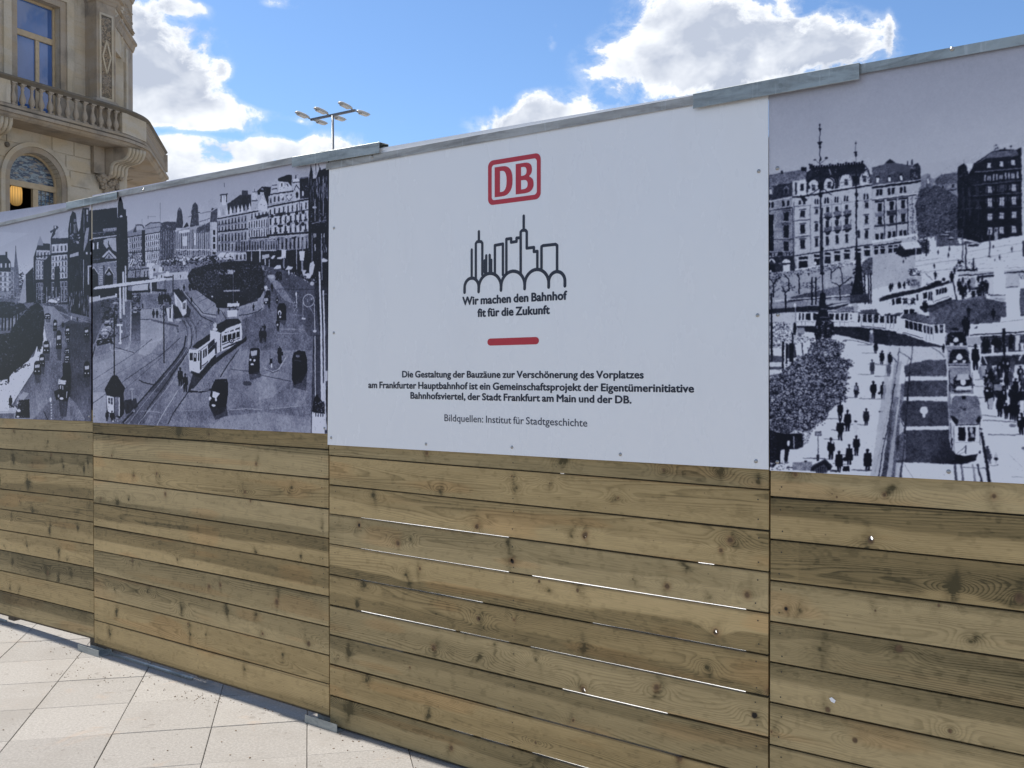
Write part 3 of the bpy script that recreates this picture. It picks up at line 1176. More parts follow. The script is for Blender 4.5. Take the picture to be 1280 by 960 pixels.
# body of the building behind the street front
MB().hprism([(-9, 1.6), (uwall1 - .2, 1.6), (path_w[1][0] - .3, -path_w[1][1] + .5), (path_w[2][0], -path_w[2][1]), (-4, 12), (-9, 12)], Z_CB + .3, ZT - .01).build('building_body', M['stone'], house)
MB().hprism([(-9, 4.9), (uwall1 - .2, 4.9), (path_w[1][0] - .8, -path_w[1][1] + .9), (path_w[2][0], -path_w[2][1]), (-4, 12), (-9, 12)], 0, Z_CB + .25).build('building_base', M['stone'], house)

# ---- warm lantern hanging inside the open window
P_l = bp(20, 244.5, AO - .75)
lr = (bp(28.2, 244, AO - .75)[0] - bp(11.8, 244, AO - .75)[0]) / 2 * .80
lw_ = wpt(P_l[0], AO - .75)
lamp = empty('pendant_lamp', (lw_.x, lw_.y, P_l[1] - .55), BROT)
tag(lamp, 'warm glowing paper lantern hanging inside the arched window', 'lamp')
m, g, b, out = mat('glowing_lantern')
co = g.n('ShaderNodeTexCoord').outputs['Object']
x_, y_, z_ = g.xyz(co)
ribs = g.m('SINE', g.m('MULTIPLY', g.m('ARCTAN2', y_, x_), 14.0))
hot = g.ss(g.m('ABSOLUTE', g.m('SUBTRACT', z_, .70)), .0, .5, 1, .30)
g.set(b.inputs['Base Color'], (.55, .38, .14, 1))
g.set(b.inputs['Emission Color'], (1.0, .56, .16, 1))
g.set(b.inputs['Emission Strength'], g.m('MULTIPLY', hot, g.ss(ribs, -1, 1, .20, .38)))
b.inputs['Roughness'].default_value = .6
M['lantern'] = m
hL = bp(20, 232.5, AO - .75)[1] - bp(20, 257.5, AO - .75)[1]
pr = [(.35, 0), (.72, .05), (.95, .16), (1.0, .35), (1.0, .65), (.95, .85), (.8, .96), (.3, 1.0)]
MB().lathe([(lr * a, .55 - hL / 2 + b_ * hL) for a, b_ in pr], 20).build('shade', M['lantern'], lamp)
MB().tube((0, 0, .55 + hL / 2), (0, 0, 2.4), .012, 6).build('cord', M['room'], lamp)
# ================================================================ the paved ground
GA = Vector((-254, 1230, 0)).normalized()        # joints running away from the camera
GB = Vector((GA.y, -GA.x, 0))
g0 = on_ground(384, 900.5)
TILE = ((on_ground(512.5, 940) - on_ground(384.7, 940)).dot(GB))
GROT = math.atan2(GB.y, GB.x)

bed = MB()
bed.add([(-700, -700, -.03), (700, -700, -.03), (700, 1500, -.03), (-700, 1500, -.03)], [(0, 1, 2, 3)])
o = bed.build('ground', M['ground'])
o['kind'] = 'structure'
pav = empty('pavement', (g0.x, g0.y, 0), GROT)
pav['kind'] = 'structure'
bedding = MB().box(-16, 22, -14, 22, -.028, -.007).build('bedding', M['joint'], pav)
slab_me = []
rs = random.Random(4)
for k in range(5):
    mb = MB()
    j = .0015
    cs = [(j, j), (TILE - j, j), (TILE - j, TILE - j), (j, TILE - j)]
    bv = .0016
    ins = [(x + (bv if x < .2 else -bv), y + (bv if y < .2 else -bv)) for x, y in cs]
    vs = [(x, y, -.024) for x, y in cs] + [(x, y, -bv) for x, y in cs] + [(x, y, 0) for x, y in ins]
    fs = [(i, (i + 1) % 4, (i + 1) % 4 + 4, i + 4) for i in range(4)] + [(i + 4, (i + 1) % 4 + 4, (i + 1) % 4 + 8, i + 8) for i in range(4)] + [(8, 9, 10, 11)]
    mb.add(vs, fs)
    slab_me.append(mb.mesh('slab_mesh', M['slab']))
cells = []
for i in range(-34, 40):
    for j in range(-28, 44):
        c = g0 + GB * ((i + .5) * TILE) + GA * ((j + .5) * TILE)
        rel = (c - F0).dot(FN)
        foc = on_ground(250, 870)
        cells.append(((c - Vector((foc.x - .3, foc.y - .2, 0))).length + (1.5 if rel < -.3 else 0), i, j))
cells.sort()
rest = MB()
for n, (dist, i, j) in enumerate(cells):
    dz = rs.uniform(-.0012, .0012)
    if n < 290:
        o = shared('paving_slab', slab_me[rs.randrange(5)], pav, (i * TILE, j * TILE, dz))
    else:
        x, y, e = i * TILE, j * TILE, .0018
        rest.add([(x + e, y + e, dz), (x + TILE - e, y + e, dz), (x + TILE - e, y + TILE - e, dz), (x + e, y + TILE - e, dz)], [(0, 1, 2, 3)])
o = rest.build('farther_slabs', M['slab'], pav, fix=False)
o['kind'] = 'stuff'

# pale site ground behind the hoarding; an added, unseen road with kerb behind the camera
def fp(s, w, z=0):
    p = F0 + FD * s + FN * w
    return (p.x, p.y, z)
o = MB().add([fp(-14, -.16, .003), fp(12, -.16, .003), fp(12, -9, .003), fp(-14, -9, .003)], [(0, 1, 2, 3)]).build('site_ground', M['site'])
o['kind'] = 'structure'
o = MB().add([fp(-60, 3.25, .006), fp(60, 3.25, .006), fp(60, 22, .006), fp(-60, 22, .006)], [(0, 1, 2, 3)]).build('added_road', M['added_asphalt'])  # added out of view; dark surface weakens light bounced onto the upper boards
o['kind'] = 'structure'
kb = MB()
p0_, p1_, p2_, p3_ = fp(-60, 3.10), fp(60, 3.10), fp(60, 3.24), fp(-60, 3.24)
kb.hprism([q[:2] for q in (p0_, p1_, p2_, p3_)], .001, .06)
o = kb.build('added_kerb', M['added_kerb'])
o['kind'] = 'structure'

# ================================================================ the hoarding
JOINTS = [fz(117, 650)[0], fz(411.5, 700)[0], fz(962, 700)[0]]
PW = 1.93
JOINTS = [JOINTS[0] - PW] + JOINTS + [JOINTS[2] + PW]
def fence_root(name, s):
    p = F0 + FD * s
    return empty(name, (p.x, p.y, 0), FROT)

# board seams read along the left edge (x, [y ...]) and the right edge of each panel
def zs(x, ys):
    return [fz(x, y)[1] for y in ys]
SEAMS = [
    (0, [510, 535, 560.7, 585.7, 611, 636, 662, 687, 713, 738, 766], 117, [512, 540.7, 569, 596.7, 625, 652.7, 681, 710, 738, 766.7, 797]),
    (118, [512, 541.7, 570.7, 599.5, 628.7, 657.3, 687.5, 715.7, 746, 774.8, 803.5], 410, [526, 562, 599, 636, 672.7, 709, 745.5, 783.5, 819, 855, 894]),
    (413, [532, 569.3, 606, 642.4, 680, 718, 756, 793.4, 830, 869, 905.5], 961, [562, 612.5, 663.7, 715, 766.7, 819.5, 871.5, 922.3, 974, 1026, 1078]),
    (964, [569, 620.8, 673.8, 725.3, 776.8, 827.4, 877.7, 930.8, 983, 1035, 1086], 1280, [580, 644.5, 706.7, 765.3, 825.4, 884.8, 944.2, 1004, 1065, 1126, 1187]),
]
# seams that open enough to let daylight through: panel -> seam -> [(photo x from, to, visible width in mm)]
OPEN = {2: {1: [(697, 702, .3)], 3: [(440, 640, .7), (870, 890, .5)], 4: [(440, 636, 1.1), (662, 930, 2.7)], 5: [(440, 600, .7), (738, 930, 1.2)],
            6: [(440, 566, 1.8), (572, 635, 1.8), (660, 930, 2.9)], 7: [(437, 500, .7), (700, 832, .8)], 8: [(618, 635, .8), (662, 850, 1.6)], 9: [(560, 588, 1.0), (598, 635, 1.2), (662, 760, 1.9)]}}
HOLES = {2: [(595, 659, 2.6), (730, 671, 3.6), (541, 812, 3.4), (599, 773, 3.4), (894, 790, 3.6), (729, 863, 5.0), (640, 700, 3.4)],
         1: [(321.5, 690.5, 1.6), (362.5, 700.5, 2.0)], 3: [(1089, 673, 3.6)]}
def zk(pts, x0, y0, sc, k):
    return [(x0 + x / sc, y0 + y / sc, r, t) for x, y, r, t in pts]
KNOTS = {1: zk([(345, 38, 5, 'k'), (470, 117, 6, 'k'), (440, 192, 5, 'k'), (228, 197, 8, 'k'), (455, 215, 6, 'k'), (130, 212, 4, 's'), (85, 95, 4, 'k'), (645, 288, 6, 's'), (470, 352, 4, 's'), (140, 375, 7, 'k'), (345, 443, 7, 'k'), (375, 440, 6, 'k'),
                (525, 485, 9, 'k'), (92, 452, 9, 's'), (180, 457, 7, 's'), (272, 505, 7, 's'), (395, 508, 11, 's'), (487, 570, 5, 'k'), (610, 597, 10, 'k'), (96, 510, 8, 's'), (295, 572, 9, 's'), (335, 572, 8, 's'), (540, 625, 11, 's'), (82, 572, 6, 's'),
                (260, 373, 4, 's'), (213, 150, 5, 's'), (440, 665, 5, 's'), (565, 180, 3, 's')], 100, 525, 2.133, 1),
         2: zk([(926, 88, 6, 'k'), (1150, 150, 2.5, 'k'), (848, 328, 8, 'k'), (1153, 376, 8, 'b'), (907, 396, 5, 'k'), (745, 280, 7, 'b'), (1058, 284, 8, 'k'), (1140, 325, 6, 's'), (868, 412, 7, 's'), (760, 440, 5, 's'), (1063, 530, 8, 'k'),
                (943, 606, 7, 'k'), (1105, 598, 8, 's'), (1215, 640, 8, 's'), (880, 660, 3, 'k'), (763, 695, 6, 's'), (932, 788, 7, 's'), (715, 762, 8, 's'), (990, 875, 7, 'k'), (1215, 860, 5, 'k'), (1225, 430, 5, 'k'), (780, 200, 4, 's')], 100, 525, 2.133, 2)
         + [(731, 669, 9, 'k'), (904, 674, 7, 'k'), (893, 687, 5, 'k'), (828, 732, 7, 'k'), (924, 742, 8, 'k'), (880, 745, 6, 's'), (722, 738, 6, 'k'), (895, 790, 8, 'k'), (687, 738, 4, 's'), (729, 862, 8, 'k'), (815, 858, 8, 'k'), (933, 892, 9, 'b'), (951, 862, 9, 'k'), (850, 948, 7, 'k'),
            (875, 832, 6, 's'), (715, 900, 4, 'k'), (823, 587, 4, 'k'), (892, 590, 3, 's'), (700, 578, 7, 's'), (938, 602, 5, 's'), (672, 950, 7, 's'), (855, 705, 4, 's'), (685, 604, 3, 'k'), (768, 622, 3, 'k'), (730, 812, 5, 's'), (600, 820, 5, 's')],
         3: zk([(138, 32, 5, 'k'), (418, 97, 4, 'k'), (765, 101, 5, 'k'), (376, 240, 9, 'k'), (630, 400, 7, 's'), (845, 425, 12, 'k'), (390, 463, 3, 'k'), (590, 447, 4, 'k'), (108, 457, 6, 'b'), (465, 582, 10, 'k'), (215, 585, 14, 's'), (240, 775, 8, 'k'),
                (325, 872, 7, 'k'), (268, 104, 3, 'k'), (690, 560, 5, 's')], 940, 580, 2.526, 3),
         0: [(60, 552, 5, 's'), (16, 575, 5, 's'), (80, 583, 4, 's'), (36, 605, 7, 's'), (105, 588, 5, 's'), (14, 646, 4, 'k'), (98, 660, 6, 's'), (73, 690, 5, 's'), (5, 682, 4, 's'), (60, 716, 6, 'k'), (12, 735, 4, 's'), (-40, 600, 6, 'k'), (-70, 660, 6, 'k')]}
TONES = {0: [.12, .15, .30, .42, .62, .22, .18, .58, .22, .48],
         1: [.50, .20, .10, .12, .34, .30, .60, .18, .16, .30],
         2: [.22, .16, .14, .10, .22, .52, .36, .50, .24, .40],
         3: [.10, .34, .60, .16, .64, .34, .20, .55, .3, .4]}
BANDS = {0: {2: (.45, 1, .3), 3: (.5, -1, .3), 9: (.5, 1, .35)},
         1: {0: (.55, -1, .35), 1: (.72, 1, .35), 3: (.22, -1, .35), 4: (.42, 1, .38), 5: (.38, 1, .40), 6: (.2, -1, -.2), 9: (.2, -1, .2)},
         2: {4: (.36, -1, .50), 5: (.30, -1, .2), 6: (.8, 1, .2), 7: (.6, 1, .25), 9: (.5, 1, .3)},
         3: {1: (.60, 1, .40), 2: (.18, -1, -.35), 5: (.52, 1, .35), 6: (.75, 1, .2), 3: (.9, 1, .25)}}
TH = .016
fence_names = ['weathered timber hoarding panel below the leftmost street photograph',
               'timber hoarding panel below the tram photograph on the left',
               'timber hoarding panel with bright open gaps below the white text board',
               'timber hoarding panel at the right edge below the square photograph']
rb = random.Random(11)
panels = []
for k in range(4):
    sL, sR = JOINTS[k], JOINTS[k + 1]
    root = fence_root('fence_panel', (sL + sR) / 2)
    tag(root, fence_names[k], 'fence panel', 'panels of the timber hoarding')
    panels.append(root)
    mid = (sL + sR) / 2
    xl, yl, xr, yr = SEAMS[k]
    zl, zr = zs(xl, yl), zs(xr, yr)
    sl_m, sr_m = fz(xl, 600)[0], fz(xr, 600)[0]
    nb = len(zl) - 1
    e = .0034
    a, b_ = sL + e - mid, sR - e - mid
    zmin_prev = None
    def zat(i, s):
        t = (s + mid - sl_m) / (sr_m - sl_m)
        return zl[i] + (zr[i] - zl[i]) * t
    gaps = []
    for i in range(nb + 1):
        segs = OPEN.get(k, {}).get(i)
        if segs:
            ym = zl[i]
            drop = max(0, (H - (zl[i] + zr[i]) / 2)) / 3.75 * TH * 1.2
            gl, gr_ = drop + segs[0][2] * .001, drop + segs[-1][2] * .001
            gaps.append((max(gl, .0048), max(gr_, .0048)))
        else:
            gaps.append((.0052 + rb.uniform(-.0008, .0012), .0052 + rb.uniform(-.0008, .0012)))
        cuts = [(fz(x0_, 700)[0] - mid, fz(x1_, 700)[0] - mid) for x0_, x1_, _ in (segs or [])]
        cur = a + .001
        for c0, c1 in cuts + [(b_ - .001, None)]:
            if c0 > cur + .004:
                def zz_(x):
                    return zl[i] + (zr[i] - zl[i]) * ((x + mid - sl_m) / (sr_m - sl_m))
                MB().prism([(cur, zz_(cur) - .016), (c0, zz_(c0) - .016), (c0, zz_(c0) + .016), (cur, zz_(cur) + .016)], TH + .0004, TH + .0022).build('seam_light_block', M['wood_dark'], root)  # added strip, blocks daylight behind the closed seams
            cur = c1
    # one print of grain per board
    kn = [(*fz(x, y), r, t) for x, y, r, t in KNOTS.get(k, [])]
    wrs = np.random.RandomState(31 + k)
    rows_tex = []
    for i in range(nb):
        mine = []
        for s_, z_, r, t in kn:
            tt = (s_ - sl_m) / (sr_m - sl_m)
            zb_ = zl[i + 1] + (zr[i + 1] - zl[i + 1]) * tt
            zt_ = zl[i] + (zr[i] - zl[i]) * tt
            if zb_ - .002 < z_ < zt_ + .002:
                mine.append((s_ - mid - a, z_ - zb_, r, t))
        for _ in range(wrs.randint(0, 3) + (2 if k in (0, 3) and i > 1 else 0)):
            mine.append((wrs.rand() * 1.9, .01 + wrs.rand() * .105, wrs.uniform(2, 5.5), wrs.choice(['k', 's', 's'])))
        tn = TONES[k][i] if i < len(TONES[k]) else .3
        rows_tex.append(board_texture(wrs, tn, BANDS.get(k, {}).get(i, (.5, 1, .22) if wrs.rand() < .4 else None), mine))
    wmat = wood_atlas_material('treated_pine', rows_tex)
    hl = []
    for (hx, hy, hr) in HOLES.get(k, []):
        s_, z_ = fz(hx, hy)
        hl.append((s_ - mid, z_, hr))
    for i in range(nb):
        g_top, g_bot = gaps[i], gaps[i + 1]
        if i == nb - 1:
            g_bot = (0, 0)
        NS = 12
        xs = [a + (b_ - a) * q / NS for q in range(NS + 1)]
        top, bot = [], []
        ph = rb.uniform(0, 6)
        for q, x in enumerate(xs):
            t = q / NS
            wv = .0008 * math.sin(ph + t * 5.1) + .0004 * math.sin(ph * 2 + t * 13)
            top.append((x, zat(i, x) - (g_top[0] * (1 - t) + g_top[1] * t) / 2 + (wv if i else 0)))
            bot.append((x, zat(i + 1, x) + (g_bot[0] * (1 - t) + g_bot[1] * t) / 2 + wv * .5))
        x0c, z0c = a, zat(i + 1, a)
        top = [(x - x0c, z - z0c) for x, z in top]
        bot = [(x - x0c, z - z0c) for x, z in bot]
        hs = [(hx - x0c, hz - z0c, hr) for hx, hz, hr in hl
              if zat(i + 1, hx) + .007 < hz < zat(i, hx) - .007]
        outer = bot + top[::-1]
        mb = MB()
        y0 = -rb.uniform(0, .0015)
        if not hs:
            mb.prism(outer, y0, TH)
        else:
            loops = [[Vector((x, z, 0)) for x, z in outer]]
            for hx, hz, hr in hs:
                r_ = hr / 1000 * 1.7
                lp = []
                for q in range(9):
                    an = -2 * math.pi * q / 9
                    rr = r_ * rb.uniform(.75, 1.2)
                    lp.append(Vector((hx + rr * math.cos(an), hz + rr * 1.15 * math.sin(an), 0)))
                loops.append(lp)
            tri = geometry.tessellate_polygon(loops)
            flat = [p for lp in loops for p in lp]
            n = len(flat)
            vs = [(p.x, y0, p.y) for p in flat] + [(p.x, TH, p.y) for p in flat]
            fs = [tuple(t) for t in tri] + [tuple(v + n for v in reversed(t)) for t in tri]
            base = 0
            for lp in loops:
                m_ = len(lp)
                fs += [(base + q, base + q + n, base + (q + 1) % m_ + n, base + (q + 1) % m_) for q in range(m_)]
                base += m_
            mb.add(vs, fs)
        tilt = rb.uniform(-.0010, .0010)
        o = mb.build('board', wmat, root, (x0c, tilt, z0c))
        ul = o.data.uv_layers.new(name='UVMap')
        n_ = len(rows_tex)
        vs_ = o.data.vertices
        for li, l in enumerate(o.data.loops):
            v = vs_[l.vertex_index].co
            base_ = zat(i + 1, v.x + x0c) - z0c
            off_ = .4 * TH * (v.y > TH * .5)
            ul.data[li].uv = (min(max(v.x / TW, 0), 1), 1 - (i + 1) / n_ + (min(max((v.z - base_ + .012 - off_) / THT, .01), .99)) / n_)
    # battens behind
    zt = fz(600, 160)[1]
    for s_ in (a + .001, -0.035, b_ - .071):
        MB().box(s_, s_ + .07, TH + .0025, TH + .045, .03, 2.28).build('batten', M['wood_dark'], root)
    MB().box(b_ + .002 - .05, b_ + .002 + .05, TH + .048, TH + .13, .0, 2.30).build('light_block_post', M['wood_dark'], root)  # added behind the joint to stop daylight through the slit
    nails = MB()
    for i in range(nb):
        for sx in (a + .034, 0.0, b_ - .036):
            for fr in (.22, .76):
                x = sx + rb.uniform(-.006, .006)
                zt_, zb_ = zat(i, x), zat(i + 1, x)
                z = zb_ + (zt_ - zb_) * (fr + rb.uniform(-.06, .06))
                r_ = .0026
                nails.add([(x + r_ * math.cos(t), -.0028, z + r_ * math.sin(t)) for t in [q * math.pi / 3 for q in range(6)]], [tuple(range(6))])
    o = nails.build('nail_heads', M['nail'], root, fix=False)
    o['kind'] = 'stuff'

# ---- top rails: a folded channel over each panel's top edge
def channel(name, s0, z0, s1, z1, face, wf, depth, material, parent, t=.0022, back=None):
    """inverted U running from s0 to s1; z0,z1 = top edge heights; wf = how far its face stands in front of the boards"""
    mb = MB()
    sec = [(-wf, -face), (-wf, 0), (depth - wf, 0), (depth - wf, -(back or face)),
           (depth - wf - t, -(back or face)), (depth - wf - t, -t), (-wf + t, -t), (-wf + t, -face)]
    n = len(sec)
    vs = [(s0, y, z0 + z) for y, z in sec] + [(s1, y, z1 + z) for y, z in sec]
    fs = [(i, (i + 1) % n, (i + 1) % n + n, i + n) for i in range(n)]
    fs += [(0, 1, 6, 7), (1, 2, 5, 6), (2, 3, 4, 5), (n + 7, n + 6, n + 1, n), (n + 6, n + 5, n + 2, n + 1), (n + 5, n + 4, n + 3, n + 2)]
    mb.add(vs, fs)
    return mb.build(name, material, parent)

RW = .016
rails = [((-60, 292), (116, 251.5), 0, .020, 'galv_warm'),
         ((116, 245.5), (411, 187.5), 1, .028, 'galv_warm'),
         ((411, 203), (962, 102), 2, .030, 'galv_warm'),
         ((962, 101), (1280, 42.5), 3, .028, 'galv')]
for (p, q, k, face, mname) in rails:
    sL, sR = JOINTS[k], JOINTS[k + 1]
    mid = (sL + sR) / 2
    a = fz(*p, RW); b_ = fz(*q, RW)
    sl = (b_[1] - a[1]) / (b_[0] - a[0])
    s0, s1 = sL + .002, sR - .002
    z0 = a[1] + sl * (s0 - a[0]); z1 = a[1] + sl * (s1 - a[0])
    channel('top_rail', s0 - mid, z0, s1 - mid, z1, face, RW, .040, M[mname], panels[k])

def screw_mesh():
    mb = MB()
    # washer, then a domed head; axis along -y
    prof = [(.0062, 0), (.0062, .0012), (.0040, .0014), (.0038, .0030), (.0022, .0042), (.0008, .0044)]
    mb.lathe(prof, 10)
    mb.v = [(x, -z, y) for x, y, z in mb.v]
    me = mb.mesh('screw_mesh', M['screw'])
    return me
SCREW = screw_mesh()
def screw(parent, s, z, w):
    return shared('screw', SCREW, parent, (s, -w, z))

for px, py, k in ((179, 237.5, 1), (465, 196, 2), (1190, 61, 3)):
    s_, z_ = fz(px, py, RW + .001)
    screw(panels[k], s_ - (JOINTS[k] + JOINTS[k + 1]) / 2, z_, RW + .0002)

# ---- sleeves bridging the joints on top, shoes bridging them on the ground
SW = .026
caps = [((82.5, 253), (146, 239.5), .040, 'galvanised sleeve capping the joint in front of the sandstone building'),
        ((364.5, 196.2), (474, 177.2), .046, 'galvanised sleeve with its open dark end below the street lamp'),
        ((866, 117), (1074, 78), .049, 'galvanised sleeve above the joint of the white text board and the square photograph')]
for p, q, face, lab in caps:
    a = fz(*p, SW); b_ = fz(*q, SW)
    root = fence_root('joint_cap', a[0])
    root.location.z = a[1]
    tag(root, lab, 'metal sleeve', 'galvanised sleeves on the hoarding top')
    o = channel('sleeve', 0, 0, b_[0] - a[0], b_[1] - a[1], face, SW, .056, M['galv'], root)
    bevel(o, .0012)
shoes = [((97, 790.5), (123, 802.5), 'short galvanised ground shoe under the leftmost joint of the hoarding'),
         ((381, 890), (421, 911), 'galvanised ground shoe on the paving below the joint left of the text board')]
for n, (p, q, lab) in enumerate(shoes):
    sj = JOINTS[n + 1]
    s0 = fz(p[0], p[1], .034)[0]
    s1 = fz(q[0], q[1], .034)[0]
    root = fence_root('ground_shoe', s0)
    tag(root, lab, 'metal shoe', 'galvanised shoes under the hoarding joints')
    mb = MB()
    L = s1 - s0
    t = .003
    mb.box(0, L, -.034, -.034 + t, .001, .036)
    mb.box(0, L, .040, .043, .004, .036)
    mb.box(0, L, -.0305, .0395, .001, .0040)
    mb.build('channel', M['galv'], root)
# low galvanised bottom profile lying in the shade under the boards
for k in range(4):
    sL, sR = JOINTS[k], JOINTS[k + 1]
    mid = (sL + sR) / 2
    if k < 3:
        MB().box(sL - mid + .02, mid - mid - .1, .030, .044, .0008, .010).build('bottom_profile', M['galv'], panels[k])

# ---- grit, crumbs and dry bits lying on the slabs
gr = MB()
rg = random.Random(21)
for n in range(420):
    if n < 230:
        s_ = rg.uniform(-6, 1.2); w_ = abs(rg.gauss(.03, .05)) + .02
        x, y, _ = fp(s_, w_)
    else:
        px_, py_ = rg.choice([(132, 848), (250, 870), (85, 841), (240, 873), (285, 872)]) if n < 330 else (rg.uniform(0, 520), rg.uniform(800, 955))
        P = on_ground(px_ + rg.gauss(0, 16 if n < 330 else 60), max(790, py_ + rg.gauss(0, 4)))
        if (P - F0).dot(FN) < .05:
            continue
        x, y = P.x, P.y
    r_ = rg.uniform(.0015, .0050)
    n_ = 5
    t0 = rg.random() * 6
    vs = [(x + r_ * rg.uniform(.6, 1.3) * math.cos(t0 + q * 1.2566), y + r_ * rg.uniform(.6, 1.3) * math.sin(t0 + q * 1.2566), .0012) for q in range(n_)]
    vs.append((x, y, .0012 + r_ * rg.uniform(.3, .8)))
    gr.add(vs, [(q, (q + 1) % n_, n_) for q in range(n_)])
o = gr.build('grit', M['grit'], None)
tag(o, 'brown grit and dry crumbs scattered on the slabs and along the foot of the boards', 'grit', kind='stuff')
# scrap of paper stuck to a board
s_, z_ = fz(1041, 875)
mid_ = (JOINTS[3] + JOINTS[4]) / 2
sc_ = fence_root('paper_scrap', s_)
sc_.location.z = z_
tag(sc_, 'tiny torn white paper scrap stuck on a board below the square photograph', 'paper scrap')
MB().add([(-.010, -.003, .004), (-.002, -.0036, .009), (.010, -.003, .001), (.006, -.0034, -.008), (-.004, -.003, -.005)], [(0, 1, 2, 3, 4)]).build('scrap', M['panel'], sc_)
# ================================================================ boards mounted on the hoarding
def sheet(name, corners, w0, w1, material, root, mid):
    """corners in photograph points (clockwise from top left), lying w1 in front of the boards"""
    pts = [fz(x, y, w1) for x, y in corners]
    pts = [(s - mid, z) for s, z in pts]
    mb = MB()
    n = len(pts)
    vs = [(p[0], -w1, p[1]) for p in pts] + [(p[0], -w0, p[1]) for p in pts]
    fs = [tuple(range(n))[::-1], tuple(range(n, 2 * n))]
    fs += [(i, i + n, (i + 1) % n + n, (i + 1) % n) for i in range(n)]
    mb.add(vs, fs)
    return mb.build(name, material, root), pts


SGW = .0105
sL, sR = JOINTS[2], JOINTS[3]
smid = (sL + sR) / 2
sign = fence_root('text_board', smid)
tag(sign, 'white text board with a red logo, skyline drawing and German lettering', 'sign')
sheet('board_face', [(411.5, 196), (960, 102), (960.5, 587), (409.5, 556)], .0065, SGW, M['panel'], sign, smid)
INKW = SGW + .0006


def sp(px, py):
    s, z = fz(px, py, INKW)
    return s - smid, z


def ribbon(mb, pts, width, closed=False):
    """round-ended stroke of constant width, drawn flat on the board"""
    h = width / 2
    for i in range(len(pts) - 1):
        a = Vector((*pts[i], 0)); b = Vector((*pts[i + 1], 0))
        d = b - a
        if d.length < 1e-6:
            continue
        ang = math.atan2(d.y, d.x)
        loop = []
        K = 5
        for k in range(K + 1):
            t = ang + math.pi / 2 + math.pi * k / K
            loop.append((a.x + h * math.cos(t), a.y + h * math.sin(t)))
        for k in range(K + 1):
            t = ang - math.pi / 2 + math.pi * k / K
            loop.append((b.x + h * math.cos(t), b.y + h * math.sin(t)))
        ribbon.n += 1
        y = -(INKW + .00002 * (ribbon.n % 9))
        mb.add([(x, y, z) for x, z in loop], [tuple(range(len(loop)))])
ribbon.n = 0


def flat_shape(loops, name, material, parent, w=INKW):
    vl = [[Vector((x, z, 0)) for x, z in lp] for lp in loops]
    tri = geometry.tessellate_polygon(vl)
    vs = [(p.x, -w, p.y) for lp in vl for p in lp]
    mb = MB().add(vs, [tuple(t) for t in tri])
    return mb.build(name, material, parent)


# logo frame and letters, measured on the board
c_tl, c_tr, c_bl, c_br = sp(610, 200.9), sp(675.9, 191.2), sp(610, 257.4), sp(675.9, 248.0)
lx0, lx1 = (c_tl[0] + c_bl[0]) / 2, (c_tr[0] + c_br[0]) / 2
lz0, lz1 = (c_bl[1] + c_br[1]) / 2, (c_tl[1] + c_tr[1]) / 2
lw, lh = lx1 - lx0, lz1 - lz0
th = lw * .072


def rrect(x0, x1, z0, z1, r, n=7):
    out = []
    for cx, cz, a0 in ((x1 - r, z1 - r, 0), (x0 + r, z1 - r, 90), (x0 + r, z0 + r, 180), (x1 - r, z0 + r, 270)):
        for k in range(n + 1):
            t = R(a0 + 90 * k / n)
            out.append((cx + r * math.cos(t), cz + r * math.sin(t)))
    return out


logo = flat_shape([rrect(lx0, lx1, lz0, lz1, lh * .14), rrect(lx0 + th, lx1 - th, lz0 + th, lz1 - th, lh * .075)], 'logo_frame', M['red'], sign)


def arc(cx, cz, rx, rz, a0, a1, n=10, p=2.0):
    out = []
    for k in range(n + 1):
        t = R(a0 + (a1 - a0) * k / n)
        c, s = math.cos(t), math.sin(t)
        out.append((cx + rx * math.copysign(abs(c) ** (2 / p), c), cz + rz * math.copysign(abs(s) ** (2 / p), s)))
    return out


def put(loop, x, z, w, h):
    return [(x + a * w, z + b * h) for a, b in loop]


gx, gz, gh = lx0 + lw * .130, lz0 + lh * .165, lh * .67
gw = lw * .345
D_out = [(0, 0), (0, 1)][::-1] + [] 
D_out = [(0, 1), (0, 0)] + arc(.40, .5, .60, .5, -90, 90, 14, 2.5)
D_in = [(.30, .15), (.30, .85)] + arc(.40, .5, .27, .35, 90, -90, 12, 2.4)
flat_shape([put(D_out, gx, gz, gw, gh), put(D_in, gx, gz, gw, gh)], 'letter_d', M['red'], sign)
gx2 = lx0 + lw * .535
B_out = [(0, 1), (0, 0)] + arc(.50, .275, .50, .275, -90, 62, 10, 2.4) + arc(.48, .755, .43, .245, -52, 90, 10, 2.4)
B_h1 = [(.30, .14), (.30, .44)] + arc(.44, .29, .23, .15, 90, -90, 8, 2.4)
B_h2 = [(.30, .585), (.30, .87)] + arc(.42, .728, .19, .142, 90, -90, 8, 2.4)
flat_shape([put(B_out, gx2, gz, gw * .97, gh), put(B_h1, gx2, gz, gw * .97, gh), put(B_h2, gx2, gz, gw * .97, gh)], 'letter_b', M['red'], sign)

# skyline drawing
def z7(x, y):
    return sp(540 + x / 3.6909, 180 + y / 3.6923)


